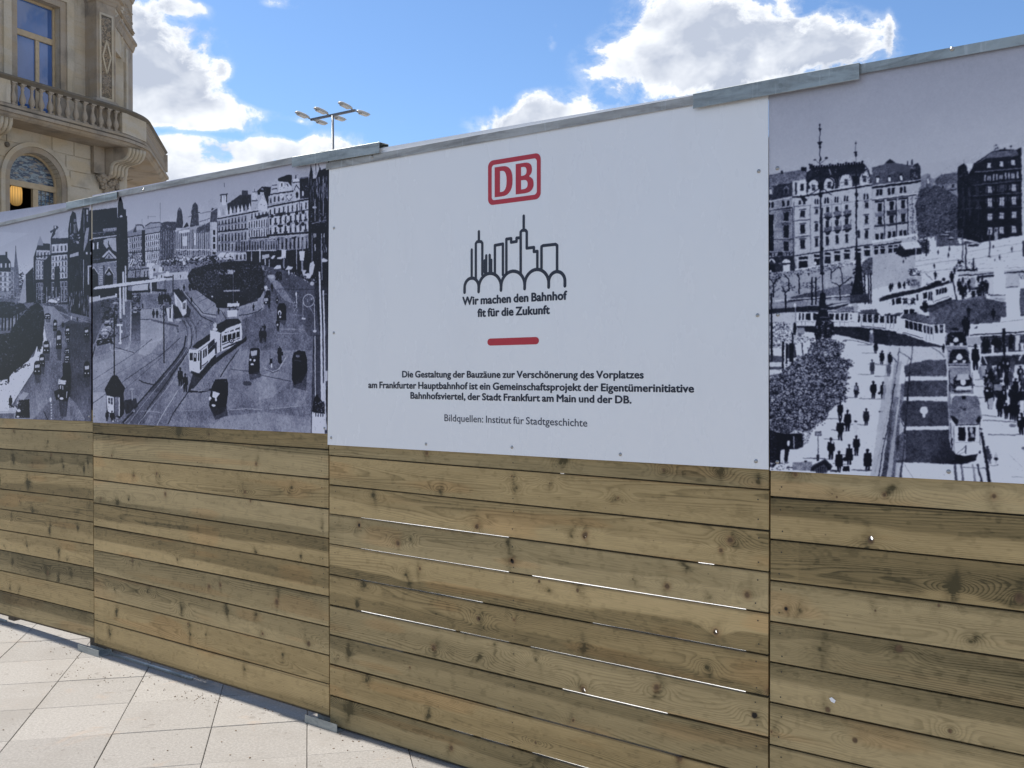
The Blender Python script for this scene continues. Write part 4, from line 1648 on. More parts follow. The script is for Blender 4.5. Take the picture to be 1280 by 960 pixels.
sk = MB()
W_ = .0114
paths = [[(183, 488), (183, 616)], [(216, 404), (216, 448)], [(202, 626), (202, 460), (208, 451), (226, 450), (232, 458), (232, 604)],
         [(243, 592), (243, 538), (250, 538), (250, 515)], [(250, 540), (250, 590)], [(266, 588), (266, 536)], [(266, 513), (266, 536), (273, 536), (273, 588)],
         [(290, 602), (290, 468), (327, 461), (327, 604)], [(343, 594), (343, 439), (365, 436), (365, 454), (390, 450), (390, 434), (409, 432)],
         [(423, 332), (423, 397)], [(409, 594), (409, 406), (415, 399), (431, 398), (437, 405), (437, 481), (470, 477), (470, 497), (486, 495), (486, 574)],
         [(505, 574), (505, 474), (512, 469), (570, 463), (577, 468), (577, 582)]]
for p in paths:
    ribbon(sk, [z7(*q) for q in p], W_)
ar = [(150, 685, 215, 681, 619), (215, 682, 318, 674, 597), (318, 675, 427, 667, 587), (427, 668, 538, 661, 579), (538, 661, 613, 655, 589)]
for x0, y0, x1, y1, yt in ar:
    a, b_ = z7(x0, y0), z7(x1, y1)
    m_ = z7((x0 + x1) / 2, yt)
    r_ = (b_[0] - a[0]) / 2
    cz_ = m_[1] - r_
    pts = [a] + [(m_[0] + r_ * math.cos(t), cz_ + r_ * math.sin(t)) for t in [math.pi - math.pi * k / 16 for k in range(17)]] + [b_]
    ribbon(sk, pts, W_ * 1.12)
sk.build('skyline_drawing', M['ink'], sign)
bar = MB()
ribbon(bar, [sp(612.6, 427.6), sp(670, 425.8)], .0268)
bar.build('red_stroke', M['red'], sign)


# lettering from Blender's built-in typeface
def lettering(txt, x0, x1, yb0, hpx, bold, material, name='lettering'):
    cu = bpy.data.curves.new('t', 'FONT')
    cu.body = txt
    cu.size = 1.0
    cu.resolution_u = 3
    cu.space_character = 1.0 + bold * .6
    cu.space_word = .72
    ob = bpy.data.objects.new('t', cu)
    C.objects.link(ob)
    dg = bpy.context.evaluated_depsgraph_get()
    me = bpy.data.meshes.new_from_object(ob.evaluated_get(dg))
    bpy.data.objects.remove(ob)
    bpy.data.curves.remove(cu)
    co = np.array([v.co[:] for v in me.vertices])
    ax0, ax1 = co[:, 0].min(), co[:, 0].max()
    s0, zb = sp(x0, yb0)
    s1, _ = sp(x1, yb0)
    _, zt = sp(x0, yb0 - hpx)
    sx = (s1 - s0) / (ax1 - ax0)
    sz = (zt - zb) / .73
    faces = [tuple(f.vertices) for f in me.polygons]
    k = abs(bold)
    shifts = [(0, 0)] if bold <= 0 else [(k * math.cos(t), k * .8 * math.sin(t)) for t in [q * math.pi / 3 for q in range(6)]] + [(0, 0)]
    mb = MB()
    for n_, (dx, dy) in enumerate(shifts):
        mb.add([(s0 + (x + dx - ax0) * sx, -INKW - n_ * .00004, zb + (y + dy) * sz) for x, y, _ in co], faces)
    me = mb.mesh('t')
    me.materials.append(material)
    o = bpy.data.objects.new(name, me)
    link(o, sign)
    return o


M['ink_soft'] = plain('grey_blue_print', (.045, .048, .075), .35, 0, .03)
lettering('Wir machen den Bahnhof', 578.3, 708.4, 381.2, 10.4, .046, M['ink'])
lettering('fit für die Zukunft', 597.2, 686.8, 396.0, 10.4, .046, M['ink'])
lettering('Die Gestaltung der Bauzäune zur Verschönerung des Vorplatzes', 502.9, 804.2, 471.6, 8.3, .036, M['ink'])
lettering('am Frankfurter Hauptbahnhof ist ein Gemeinschaftsprojekt der Eigentümerinitiative', 460.6, 867.1, 484.9, 8.3, .036, M['ink'])
lettering('Bahnhofsviertel, der Stadt Frankfurt am Main und der DB.', 513.3, 789.0, 498.2, 8.5, .036, M['ink'])
lettering('Bildquellen: Institut für Stadtgeschichte', 555.6, 734.0, 526.3, 9.0, .008, M['ink_soft'])

for px, py in ((417.5, 285), (417.3, 416), (414, 547), (532.5, 555), (640, 559), (775.5, 568), (945, 576.5), (948.5, 214), (947, 394)):
    s_, z_ = fz(px, py, SGW)
    screw(sign, s_ - smid, z_, SGW)

# ---- the photograph boards
def poster(name, label, corners, art, screws, k, w0=.0020, w1=.0055, ppm=820):
    sL, sR = JOINTS[k], JOINTS[k + 1]
    mid = (sL + sR) / 2
    root = fence_root(name, mid)
    tag(root, label, 'photo board', 'street photographs on the hoarding')
    P = [fz(x, y, w1) for x, y in corners]
    s0, s1 = min(p[0] for p in P), max(p[0] for p in P)
    z0, z1 = min(p[1] for p in P), max(p[1] for p in P)
    W, Hh = int((s1 - s0) * ppm), int((z1 - z0) * ppm)
    # photograph point -> texel, as a homography
    q = [(0, 0), (1280, 0), (1280, 960), (0, 960)]
    A, B = [], []
    for x, y in q:
        r = ray(x, y)
        p0 = F0 + FN * w1
        t = (p0 - CP).dot(FN) / r.dot(FN)
        X = CP + r * t
        u = ((X - F0).dot(FD) - s0) * ppm
        v = (z1 - X.z) * ppm
        A += [[x, y, 1, 0, 0, 0, -u * x, -u * y], [0, 0, 0, x, y, 1, -v * x, -v * y]]
        B += [u, v]
    hm = np.append(np.linalg.solve(np.array(A, float), np.array(B, float)), 1).reshape(3, 3)
    cv = Canvas(W, Hh, hm)
    art(cv)
    rgb = cv.finish()
    img = bpy.data.images.new(name + '_print', W, Hh, alpha=False)
    buf = np.ones((Hh, W, 4), np.float32)
    buf[:, :, :3] = rgb[::-1]
    img.pixels.foreach_set(buf.ravel())
    img.update()
    try:
        img.pack()
    except Exception:
        pass
    m, g, b, out = mat(name + '_print')
    uv = g.n('ShaderNodeUVMap')
    tx = g.n('ShaderNodeTexImage', ins={'Vector': uv.outputs[0]})
    tx.image = img
    tx.interpolation = 'Cubic'
    tx.extension = 'EXTEND'
    g.t.links.new(tx.outputs[0], b.inputs['Base Color'])
    b.inputs['Roughness'].default_value = .34
    b.inputs['Specular IOR Level'].default_value = .18
    o, pts = sheet('print_sheet', corners, w0, w1, m, root, mid)
    ul = o.data.uv_layers.new(name='UVMap')
    for li, l in enumerate(o.data.loops):
        v = o.data.vertices[l.vertex_index].co
        ul.data[li].uv = ((v.x + mid - s0) / (s1 - s0), (v.z - z0) / (z1 - z0))
    for px, py in screws:
        s_, z_ = fz(px, py, w1)
        screw(root, s_ - mid, z_, w1)
    return root
# ================================================================ black-and-white street photographs, drawn in numpy
class Canvas:
    def __init__(self, W, Hh, hm):
        self.W, self.H, self.hm = W, Hh, hm
        self.a = np.full((Hh, W), .8, np.float32)
        self.fr = (0, 0, 1.0)
        self.rs = np.random.RandomState(7)
        self.clipm = None
        self.soft = 0

    def frame(self, x0=0, y0=0, s=1.0):
        self.fr = (x0, y0, s)

    def P(self, pts):
        p = np.asarray(pts, float).reshape(-1, 2)
        x = self.fr[0] + p[:, 0] / self.fr[2]
        y = self.fr[1] + p[:, 1] / self.fr[2]
        h = self.hm
        w = h[2, 0] * x + h[2, 1] * y + h[2, 2]
        return np.stack([(h[0, 0] * x + h[0, 1] * y + h[0, 2]) / w, (h[1, 0] * x + h[1, 1] * y + h[1, 2]) / w], 1)

    def mask(self, q):
        """anti-aliased coverage of a polygon in texels -> (slice y, slice x, cover)"""
        x0 = max(int(np.floor(q[:, 0].min())), 0); x1 = min(int(np.ceil(q[:, 0].max())) + 1, self.W)
        y0 = max(int(np.floor(q[:, 1].min())), 0); y1 = min(int(np.ceil(q[:, 1].max())) + 1, self.H)
        if x1 <= x0 or y1 <= y0:
            return None
        big = (x1 - x0) * (y1 - y0) > 60000
        subs = (.5,) if big else (.25, .75)
        cov = np.zeros((y1 - y0, x1 - x0), np.float32)
        xa, ya = q[:, 0], q[:, 1]
        xb, yb = np.roll(xa, -1), np.roll(ya, -1)
        for sy in subs:
            Y = np.arange(y0, y1) + sy
            hit = (ya[None, :] <= Y[:, None]) != (yb[None, :] <= Y[:, None])
            with np.errstate(divide='ignore', invalid='ignore'):
                X = xa[None, :] + (Y[:, None] - ya[None, :]) * ((xb - xa) / np.where(yb == ya, 1, yb - ya))[None, :]
            X = np.where(hit, X, 1e9)
            X.sort(axis=1)
            n = hit.sum(1).max() if len(Y) else 0
            cols = np.arange(x0, x1)
            for k in range(0, int(n), 2):
                l = X[:, k][:, None]; r = X[:, k + 1][:, None] if k + 1 < X.shape[1] else l
                r = np.where(r > 1e8, l, r)
                c = np.clip(np.minimum(cols[None, :] + 1, r) - np.maximum(cols[None, :], l), 0, 1)
                cov += c.astype(np.float32) / len(subs)
        return slice(y0, y1), slice(x0, x1), np.clip(cov, 0, 1)

    def fill(self, q, v, al=1.0, mode='set'):
        m = self.mask(q)
        if m is None:
            return
        sy, sx, c = m
        c = c * al
        t = self.a[sy, sx]
        if mode == 'mul':
            self.a[sy, sx] = t * (1 - c + c * v)
        else:
            self.a[sy, sx] = t * (1 - c) + v * c

    def poly(self, pts, v, al=1.0):
        self.fill(self.P(pts), v, al)

    def box(self, x0, y0, x1, y1, v, al=1.0):
        self.poly([(x0, y0), (x1, y0), (x1, y1), (x0, y1)], v, al)

    def line(self, pts, w, v, al=1.0):
        q = np.asarray(pts, float).reshape(-1, 2)
        h = w / 2
        for i in range(len(q) - 1):
            a, b = q[i], q[i + 1]
            d = b - a
            L = np.hypot(*d)
            if L < 1e-6:
                continue
            n = np.array([-d[1], d[0]]) / L * h
            e = d / L * h * .5
            self.poly([a + n - e, b + n + e, b - n + e, a - n - e], v, al)

    def ell(self, cx, cy, rx, ry, v, al=1.0, n=12):
        t = np.linspace(0, 2 * np.pi, n, endpoint=False)
        self.poly(np.stack([cx + rx * np.cos(t), cy + ry * np.sin(t)], 1), v, al)

    def grad(self, pts, v0, v1, p0, p1, al=1.0):
        """polygon shaded from v0 at point p0 to v1 at point p1"""
        m = self.mask(self.P(pts))
        if m is None:
            return
        sy, sx, c = m
        a, b = self.P([p0, p1])
        d = b - a
        Y, X = np.mgrid[sy, sx]
        t = np.clip(((X - a[0]) * d[0] + (Y - a[1]) * d[1]) / (d @ d), 0, 1)
        c = c * al
        self.a[sy, sx] = self.a[sy, sx] * (1 - c) + (v0 + (v1 - v0) * t) * c

    def inside(self, pts, n):
        p = np.asarray(pts, float)
        lo, hi = p.min(0), p.max(0)
        out = []
        xa, ya = p[:, 0], p[:, 1]
        xb, yb = np.roll(xa, -1), np.roll(ya, -1)
        while len(out) < n:
            c = lo + (hi - lo) * self.rs.rand(2)
            hit = (ya <= c[1]) != (yb <= c[1])
            X = xa + (c[1] - ya) * (xb - xa) / np.where(yb == ya, 1, yb - ya)
            if (np.where(hit, X > c[0], False)).sum() % 2:
                out.append(c)
        return out

    def blobs(self, pts, n, r0, r1, v0, v1, al=.9, asp=.7, lit=None):
        for c in self.inside(pts, n):
            r = r0 + (r1 - r0) * self.rs.rand()
            v = v0 + (v1 - v0) * self.rs.rand() ** 1.3
            if lit:
                v = v0 + (v1 - v0) * self.rs.rand() * np.clip(1 - (c[1] - lit[0]) / (lit[1] - lit[0]), .0, 1)
            k = 6
            t = np.sort(self.rs.rand(k)) * 2 * np.pi
            rr = r * (.55 + .6 * self.rs.rand(k))
            self.poly(np.stack([c[0] + rr * np.cos(t), c[1] + rr * asp * np.sin(t)], 1), v, al)

    def scratch(self, pts, n, lx, ly, w, v0, v1, al=.5):
        for c in self.inside(pts, n):
            v = v0 + (v1 - v0) * self.rs.rand()
            k = .4 + .8 * self.rs.rand()
            self.line([c, (c[0] + lx * k, c[1] + ly * k)], w, v, al)

    def quadmap(self, q):
        tl, tr, br, bl = [np.array(p, float) for p in q]
        return lambda u, v: (tl * (1 - u) + tr * u) * (1 - v) + (bl * (1 - u) + br * u) * v

    def facade(self, q, cols, rows, wall=.78, win=.08, fw=.42, fh=.6, cornice=.12, lit=.9, jit=.3, base=True, pil=0.0, noise=.1, balc=0.0):
        """house front in a quadrilateral (tl, tr, br, bl): windows with surrounds, cornices, pilasters, balconies"""
        f = self.quadmap(q)
        rs = self.rs
        if base:
            self.poly(q, wall)
        for r in range(rows):
            v0, v1 = r / rows, (r + 1) / rows
            for c in range(cols):
                u0, u1 = c / cols, (c + 1) / cols
                du, dv = u1 - u0, v1 - v0
                w_ = fw * (1 + jit * (rs.rand() - .5) * .4)
                a, b = u0 + du * (.5 - w_ / 2), u0 + du * (.5 + w_ / 2)
                t, s = v0 + dv * (1 - fh) * .55, v0 + dv * ((1 - fh) * .55 + fh)
                self.poly([f(a - du * .07, t - dv * .08), f(b + du * .07, t - dv * .08), f(b + du * .07, t), f(a - du * .07, t)], lit if wall < .6 or rs.rand() < .5 else wall * .55, .7)
                self.poly([f(a, t), f(b, t), f(b, s), f(a, s)], np.clip(win + jit * .35 * (rs.rand() - .3), 0, 1))
                if rs.rand() < .35:
                    self.poly([f(a, t), f(b, t), f(b, t + (s - t) * .4), f(a, t + (s - t) * .4)], min(wall, .6), .6)
                self.line([f((a + b) / 2, t), f((a + b) / 2, s)], self.lw * .5, wall, .5)
                self.line([f(a - du * .1, s + dv * .03), f(b + du * .1, s + dv * .03)], self.lw * .8, lit if rs.rand() < .5 else .1, .7)
                if balc and rs.rand() < balc:
                    self.poly([f(a - du * .2, s - dv * .12), f(b + du * .2, s - dv * .12), f(b + du * .2, s + dv * .08), f(a - du * .2, s + dv * .08)], .12, .85)
            if cornice:
                self.line([f(-.01, v1), f(1.01, v1)], self.lw * 1.0, .12 if wall > .5 else .55, .55)
                self.line([f(-.01, v1 - .02), f(1.01, v1 - .02)], self.lw * .6, lit, .5)
        if pil:
            for c in range(cols + 1):
                self.line([f(c / cols, 0), f(c / cols, 1)], self.lw * pil, .2 if wall > .5 else .6, .35)
        n = int(noise * 260)
        for _ in range(n):
            u, v = rs.rand(2)
            p = f(u, v)
            self.line([p, (p[0] + (rs.rand() - .5) * self.lw * 5, p[1] + (rs.rand() - .5) * self.lw * 3)], self.lw * .7, rs.choice([.05, .95, .4]), .4)
    lw = 5.0

    def person(self, x, y, h, v=.05, lean=0.0, w=1.0, coat=.5):
        """standing figure; (x, y) the feet, h the height"""
        k = h
        w = 1 + (w - 1) * .32
        self.ell(x + lean * k, y - .93 * k, .060 * k * w, .07 * k, v, 1, 8)
        self.poly([(x + lean * k - .12 * k * w, y - .80 * k), (x + lean * k + .12 * k * w, y - .80 * k), (x + lean * k * .6 + .15 * k * w, y - .5 * k),
                   (x + .13 * k * w, y - (.5 - .28 * coat) * k), (x - .13 * k * w, y - (.5 - .28 * coat) * k), (x + lean * k * .6 - .15 * k * w, y - .5 * k)], v)
        self.poly([(x - .10 * k * w, y - .5 * k), (x + .10 * k * w, y - .5 * k), (x + .09 * k, y), (x + .02 * k, y), (x, y - .3 * k), (x - .03 * k, y), (x - .09 * k, y)], v)
        self.line([(x - .01 * k + lean * k, y - .86 * k), (x + lean * k, y - .78 * k)], .07 * k * w, v)

    def finish(self):
        a = self.a
        rs = self.rs
        H_, W_ = a.shape
        a = a + (rs.rand(H_, W_) - .5) * .05
        def oct_(sc):
            n = rs.rand(H_ // sc + 3, W_ // sc + 3)
            ys = np.arange(H_) / sc; xs = np.arange(W_) / sc
            yi = ys.astype(int); xi = xs.astype(int)
            fy = (ys - yi)[:, None]; fx = (xs - xi)[None, :]
            fy = fy * fy * (3 - 2 * fy); fx = fx * fx * (3 - 2 * fx)
            n00 = n[yi][:, xi]; n01 = n[yi][:, xi + 1]; n10 = n[yi + 1][:, xi]; n11 = n[yi + 1][:, xi + 1]
            return (n00 * (1 - fx) + n01 * fx) * (1 - fy) + (n10 * (1 - fx) + n11 * fx) * fy - .5
        # ragged photographic edges: shift every texel a little
        dx = oct_(4) * 1.7 + oct_(10) * 1.6
        dy = oct_(4) * 1.7 + oct_(10) * 1.6
        Y, X = np.mgrid[0:H_, 0:W_]
        X = np.clip(X + dx, 0, W_ - 1.001); Y = np.clip(Y + dy, 0, H_ - 1.001)
        xi = X.astype(int); yi = Y.astype(int); fx = X - xi; fy = Y - yi
        a = (a[yi, xi] * (1 - fx) + a[yi, np.minimum(xi + 1, W_ - 1)] * fx) * (1 - fy) + (a[np.minimum(yi + 1, H_ - 1), xi] * (1 - fx) + a[np.minimum(yi + 1, H_ - 1), np.minimum(xi + 1, W_ - 1)] * fx) * fy
        b = a.copy()
        b[1:-1, 1:-1] = (a[1:-1, 1:-1] * 2 + a[:-2, 1:-1] + a[2:, 1:-1] + a[1:-1, :-2] + a[1:-1, 2:]) / 6

        gr = oct_(2) * .12 + oct_(3) * .17 + oct_(6) * .16 + oct_(12) * .12 + oct_(40) * .14 + oct_(100) * .18
        b = (b - .5) * 1.15 + .525
        gr = gr * np.clip(1 - (b - .55) * 1.5, .42, 1)
        for _ in range(2):
            b[1:-1, 1:-1] = (b[1:-1, 1:-1] * 2 + b[:-2, 1:-1] + b[2:, 1:-1] + b[1:-1, :-2] + b[1:-1, 2:]) / 6
        if self.grainmap is not None:
            gr = gr * self.grainmap
        mid = np.clip(1 - np.abs(b - .48) / .62, .15, 1)
        b = np.clip(b + gr * mid, 0, 1)
        b = np.clip((b - .03) / .94, 0, 1)
        b = np.clip(b, 0, 1)
        lo = np.array([.042, .046, .100]); hi = np.array([.928, .922, .928])
        md = np.array([.455, .458, .522])
        t = b[..., None]
        rgb = np.where(t < .5, lo + (md - lo) * t * 2, md + (hi - md) * (t - .5) * 2)
        return np.clip(rgb * np.array(self.tint), 0, 1).astype(np.float32)
    grainmap = None
    tint = (1.0, 1.0, 1.0)

    def quiet(self, pts, v=.25):
        if self.grainmap is None:
            self.grainmap = np.ones_like(self.a)
        m = self.mask(self.P(pts))
        if m:
            sy, sx, cv = m
            self.grainmap[sy, sx] = self.grainmap[sy, sx] * (1 - cv) + v * cv


def art_left(c):
    F = c.frame
    c.tint = (.985, .98, 1.015)
    c.quiet([(-300, 250), (120, 240), (85, 275), (40, 330), (-300, 330)])
    c.lw = 4
    F(0, 240, 6.4)
    # sky
    c.grad([(-1300, -200), (800, -200), (800, 1000), (-1300, 1000)], .66, .86, (0, 100), (0, 760))
    c.poly([(-1300, 380), (0, 320), (230, 330), (0, 440), (-1300, 520)], .80, .5)
    # road and open ground first
    c.grad([(-1300, 850), (760, 850), (760, 1900), (-1300, 1900)], .50, .34, (0, 900), (0, 1850))
    # far left buildings
    c.facade([(-700, 560), (-40, 600), (-40, 870), (-700, 870)], 12, 4, .75)
    c.facade([(-120, 615), (95, 640), (95, 800), (-120, 800)], 6, 4, .80, .3)
    c.poly([(-300, 500), (45, 505), (85, 560), (90, 640), (-300, 620)], .16)
    for x in (-60, -10, 5, 40, 70):
        c.box(x, 570, x + 12, 605, .8)
    c.box(42, 478, 58, 520, .15)
    c.poly([(90, 600), (118, 600), (122, 870), (85, 880)], .45)
    c.facade([(85, 620), (150, 660), (160, 830), (85, 850)], 3, 6, .6, .25)
    c.poly([(112, 610), (118, 520), (126, 430), (134, 520), (148, 620), (160, 800), (112, 820)], .42)
    c.line([(125, 430), (126, 520)], 5, .25)
    c.blobs([(150, 640), (185, 640), (195, 780), (150, 830)], 60, 6, 16, .1, .5)
    c.box(-200, 790, 210, 900, .35, .5)
    c.blobs([(-200, 800), (210, 800), (210, 900), (-200, 900)], 160, 4, 12, .0, 1, .7)
    c.poly([(190, 700), (215, 650), (212, 880), (150, 900)], .70)
    # right block of houses
    c.poly([(205, 660), (265, 600), (270, 880), (210, 890)], .08)
    c.blobs([(205, 660), (260, 620), (265, 700), (215, 740)], 40, 8, 18, .05, .25)
    c.poly([(268, 520), (298, 430), (320, 360), (342, 410), (400, 415), (400, 500), (400, 890), (268, 890)], .15)
    c.poly([(295, 425), (320, 350), (345, 410), (345, 430)], .62)
    c.poly([(405, 400), (405, 370), (430, 300), (455, 270), (440, 330), (470, 372), (545, 365), (545, 900), (400, 900)], .16)
    c.poly([(415, 370), (460, 310), (480, 368)], .70)
    c.line([(405, 320), (462, 282)], 14, .2); c.box(428, 270, 460, 300, .25); c.box(436, 272, 448, 290, .8)
    c.facade([(290, 465), (398, 465), (398, 540), (290, 540)], 4, 1, .75, .15)
    c.facade([(285, 545), (350, 548), (350, 700), (285, 700)], 3, 4, .78, .3)
    c.facade([(290, 720), (345, 720), (345, 860), (290, 870)], 3, 3, .55, .1)
    c.facade([(412, 420), (540, 410), (540, 480), (412, 490)], 4, 1, .82, .2)
    c.facade([(412, 510), (538, 498), (538, 690), (412, 700)], 5, 4, .82, .2, balc=.2)
    c.facade([(412, 715), (538, 705), (538, 880), (412, 890)], 5, 3, .55, .1)
    c.poly([(345, 560), (405, 500), (412, 600), (395, 890), (345, 860)], .10)
    c.poly([(435, 600), (475, 590), (480, 830), (430, 850)], .12)
    c.line([(270, 520), (545, 490)], 8, .1); c.line([(270, 725), (545, 705)], 8, .12)
    c.blobs([(270, 800), (550, 790), (550, 905), (270, 905)], 110, 4, 14, .0, .9, .8)
    for x in (300, 330, 370, 445, 480, 500):
        c.box(x, 760, x + 6, 890, .7 if x % 20 else .1, .8)
    c.ell(410, 870, 26, 14, .95); c.ell(440, 878, 20, 10, .9); c.ell(465, 860, 12, 9, .9)
    # dark church tower group
    c.poly([(545, 300), (560, 200), (580, 152), (605, 170), (615, 260), (640, 290), (655, 150), (660, 130), (712, 128), (712, 1000), (545, 960)], .07)
    c.poly([(616, 258), (642, 240), (642, 290), (625, 320)], .74)
    c.box(588, 215, 612, 240, .75, .6); c.box(590, 255, 596, 330, .7); c.box(604, 250, 609, 330, .6)
    c.box(560, 250, 566, 330, .5)
    c.blobs([(560, 340), (635, 330), (630, 430), (560, 440)], 50, 5, 14, .1, .85, .8)
    c.poly([(558, 500), (628, 478), (628, 508), (558, 525)], .72)
    c.box(668, 140, 674, 330, .5); c.box(690, 140, 704, 180, .75); c.box(692, 190, 704, 240, .55)
    c.poly([(690, 290), (712, 280), (700, 400), (668, 480), (664, 540), (676, 350)], .62)
    c.line([(668, 540), (666, 830)], 5, .7)
    c.scratch([(555, 540), (705, 540), (705, 900), (555, 900)], 90, 0, 50, 4, .05, .35, .6)
    c.scratch([(545, 780), (712, 780), (712, 960), (545, 940)], 70, 0, 40, 6, .1, .95, .6)
    # church body at the right end
    c.poly([(712, 150), (800, 130), (800, 380), (712, 380)], .05)
    c.box(712, 380, 800, 860, .07)
    c.line([(716, 385), (800, 368)], 10, .75); c.box(738, 402, 748, 460, .85); c.box(756, 402, 766, 460, .8)
    c.poly([(700, 590), (800, 570), (800, 585), (712, 600), (712, 740), (700, 740)], .78)
    c.poly([(730, 780), (730, 640), (755, 600), (780, 640), (800, 780)], .04)
    c.poly([(714, 840), (800, 820), (800, 870), (714, 885)], .85)
    c.box(685, 480, 700, 500, .8); c.box(720, 480, 735, 500, .8)
    # street below (second tile)
    F(0, 380, 6.4)
    c.poly([(200, 20), (330, 0), (360, 30), (500, 90), (725, 150), (725, 960), (180, 960), (-1300, 960), (-1300, 60)], .47)
    c.grad([(350, 0), (500, 20), (560, 100), (725, 140), (725, 960), (560, 960), (530, 600), (540, 200)], .30, .30, (0, 0), (0, 10))
    c.grad([(530, 160), (725, 150), (725, 945), (660, 945), (560, 560)], .20, .40, (0, 150), (0, 850))
    c.poly([(340, 10), (430, 20), (520, 110), (560, 130), (430, 190), (360, 160)], .62)
    c.poly([(460, 55), (600, 95), (725, 150), (600, 140), (520, 115)], .45)
    c.line([(450, 50), (560, 100), (725, 150)], 5, .75, .7)
    c.poly([(350, 150), (500, 190), (440, 350), (350, 280)], .52)
    # light forecourt
    c.poly([(-1300, 700), (-300, 640), (90, 500), (270, 420), (330, 200), (350, 160), (375, 300), (290, 510), (150, 720), (60, 860), (-1300, 905)], .90)
    c.line([(345, 160), (365, 290)], 4, .85)
    c.line([(300, 490), (120, 770)], 6, .30)
    # pale curved lines and patches in the carriageway
    c.grad([(290, 560), (380, 520), (440, 560), (460, 700), (230, 960), (60, 960), (150, 720)], .46, .62, (0, 560), (0, 900))
    c.line([(380, 500), (440, 560), (470, 690), (480, 900)], 3, .7, .4)
    c.poly([(550, 740), (600, 790), (680, 930), (500, 930), (520, 780)], .58)
    c.line([(548, 740), (610, 800), (670, 920)], 4, .75, .6)
    c.scratch([(560, 300), (720, 300), (720, 900), (560, 900)], 60, 60, 4, 3, .1, .6, .3)
    c.scratch([(250, 560), (460, 560), (460, 900), (150, 900)], 90, 18, 12, 3, .3, .75, .35)
    # rounded trees of the park
    c.poly([(-1300, 60), (-500, 40), (0, -20), (90, -15), (190, 0), (225, 40), (120, 90), (0, 170), (-1300, 500)], .12)
    tr1 = [(-300, 60), (0, 0), (60, -25), (170, -15), (228, 35), (160, 95), (20, 150), (-300, 200)]
    c.blobs(tr1, 260, 6, 15, .03, .42, .8)
    c.box(-20, 110, 150, 190, .75, .6)
    for x in (20, 45, 75, 100, 130, 150):
        c.line([(x, 80), (x - 4, 210)], 12, .08)
    big = [(80, 230), (130, 140), (240, 20), (300, -10), (345, 30), (358, 110), (345, 240), (300, 330), (230, 450), (110, 540), (60, 600), (0, 610), (-200, 640), (-400, 500), (-300, 300), (0, 240)]
    c.poly(big, .06)
    c.blobs(big, 1500, 4, 11, .02, .50, .75, lit=(0, 620))
    c.blobs([(-300, 230), (70, 240), (110, 420), (90, 480), (-300, 560)], 420, 4, 11, .04, .52, .75)
    c.blobs([(70, 480), (230, 420), (240, 490), (120, 545)], 70, 6, 14, .02, .12)
    c.line([(68, 460), (68, 620)], 14, .04)
    c.blobs([(0, 590), (80, 590), (80, 640), (-60, 660)], 20, 8, 14, .05, .1)
    # vehicles
    def car(x, y, w, h, tail=.6):
        c.poly([(x - w / 2, y), (x - w * .42, y - h * .85), (x - w * .2, y - h), (x + w * .25, y - h), (x + w * .45, y - h * .8), (x + w / 2, y)], .05)
        c.poly([(x - w * .32, y - h * .70), (x + w * .30, y - h * .75), (x + w * .30, y - h * .52), (x - w * .32, y - h * .48)], .80)
        c.ell(x - w * .25, y - h * .25, w * .10, w * .10, .9); c.ell(x + w * .2, y - h * .25, w * .10, w * .10, .85)
        c.poly([(x - w * .4, y), (x + w * .45, y), (x + w * .4, y + h * tail), (x - w * .2, y + h * tail)], .12, .5)
    for x, y, w, h in ((380, 120, 50, 45), (440, 215, 34, 90), (470, 360, 46, 150), (540, 255, 42, 80), (540, 305, 34, 40), (370, 395, 55, 100), (335, 500, 48, 100), (298, 565, 60, 110),
                       (538, 395, 46, 40), (536, 455, 44, 50), (532, 480, 44, 30), (692, 265, 42, 80), (695, 585, 55, 125), (535, 565, 60, 60)):
        car(x, y, w, h)
    for x in (320, 330, 310):
        c.person(x, 380 - (x - 310) * 2, 120, .08)
    c.person(498, 190, 50, .08); c.person(508, 188, 48, .1); c.person(570, 130, 40, .85); c.person(618, 140, 40, .08)
    c.person(402, 340, 45, .75)
    # big lorry in the middle
    c.poly([(430, 700), (470, 680), (470, 760), (450, 770)], .10)
    c.poly([(470, 620), (510, 560), (570, 570), (568, 690), (540, 780), (470, 770)], .07)
    c.poly([(468, 600), (532, 612), (522, 645), (464, 640)], .86)
    c.box(478, 650, 488, 680, .75); c.box(498, 650, 506, 685, .7)
    c.ell(492, 755, 16, 11, .95); c.ell(468, 735, 6, 14, .7); c.line([(535, 700), (530, 750)], 7, .75)
    c.poly([(470, 770), (545, 770), (530, 900), (480, 900)], .16, .7)
    c.poly([(500, 470), (560, 470), (570, 560), (500, 570)], .09)
    # flagpole shadow and little marker
    c.ell(404, 765, 9, 20, .9)
    c.line([(408, 790), (412, 920)], 7, .55); 
    for y in range(800, 920, 22):
        c.box(405, y, 415, y + 10, .85)
    # carriage at lower left
    c.poly([(150, 770), (235, 760), (238, 910), (120, 910)], .05)
    c.poly([(185, 700), (232, 715), (188, 768), (145, 752)], .72)
    c.blobs([(100, 780), (165, 770), (170, 870), (90, 860)], 60, 4, 10, .1, 1, .8)
    c.line([(0, 858), (120, 862)], 5, .1); c.poly([(-300, 850), (120, 820), (140, 840), (120, 870), (-300, 890)], .88, .8)
    c.ell(150, 852, 16, 12, .95); c.ell(143, 900, 12, 8, .9)
    c.person(84, 830, 100, .08); c.line([(70, 800), (110, 825)], 9, .08)
    c.blobs([(130, 780), (235, 780), (235, 905), (130, 905)], 25, 3, 8, .3, .8, .5)
    c.line([(350, 860), (380, 920)], 7, .15)
    c.grad([(-1300, 870), (110, 880), (110, 960), (-1300, 960)], .40, .5, (0, 880), (0, 940))
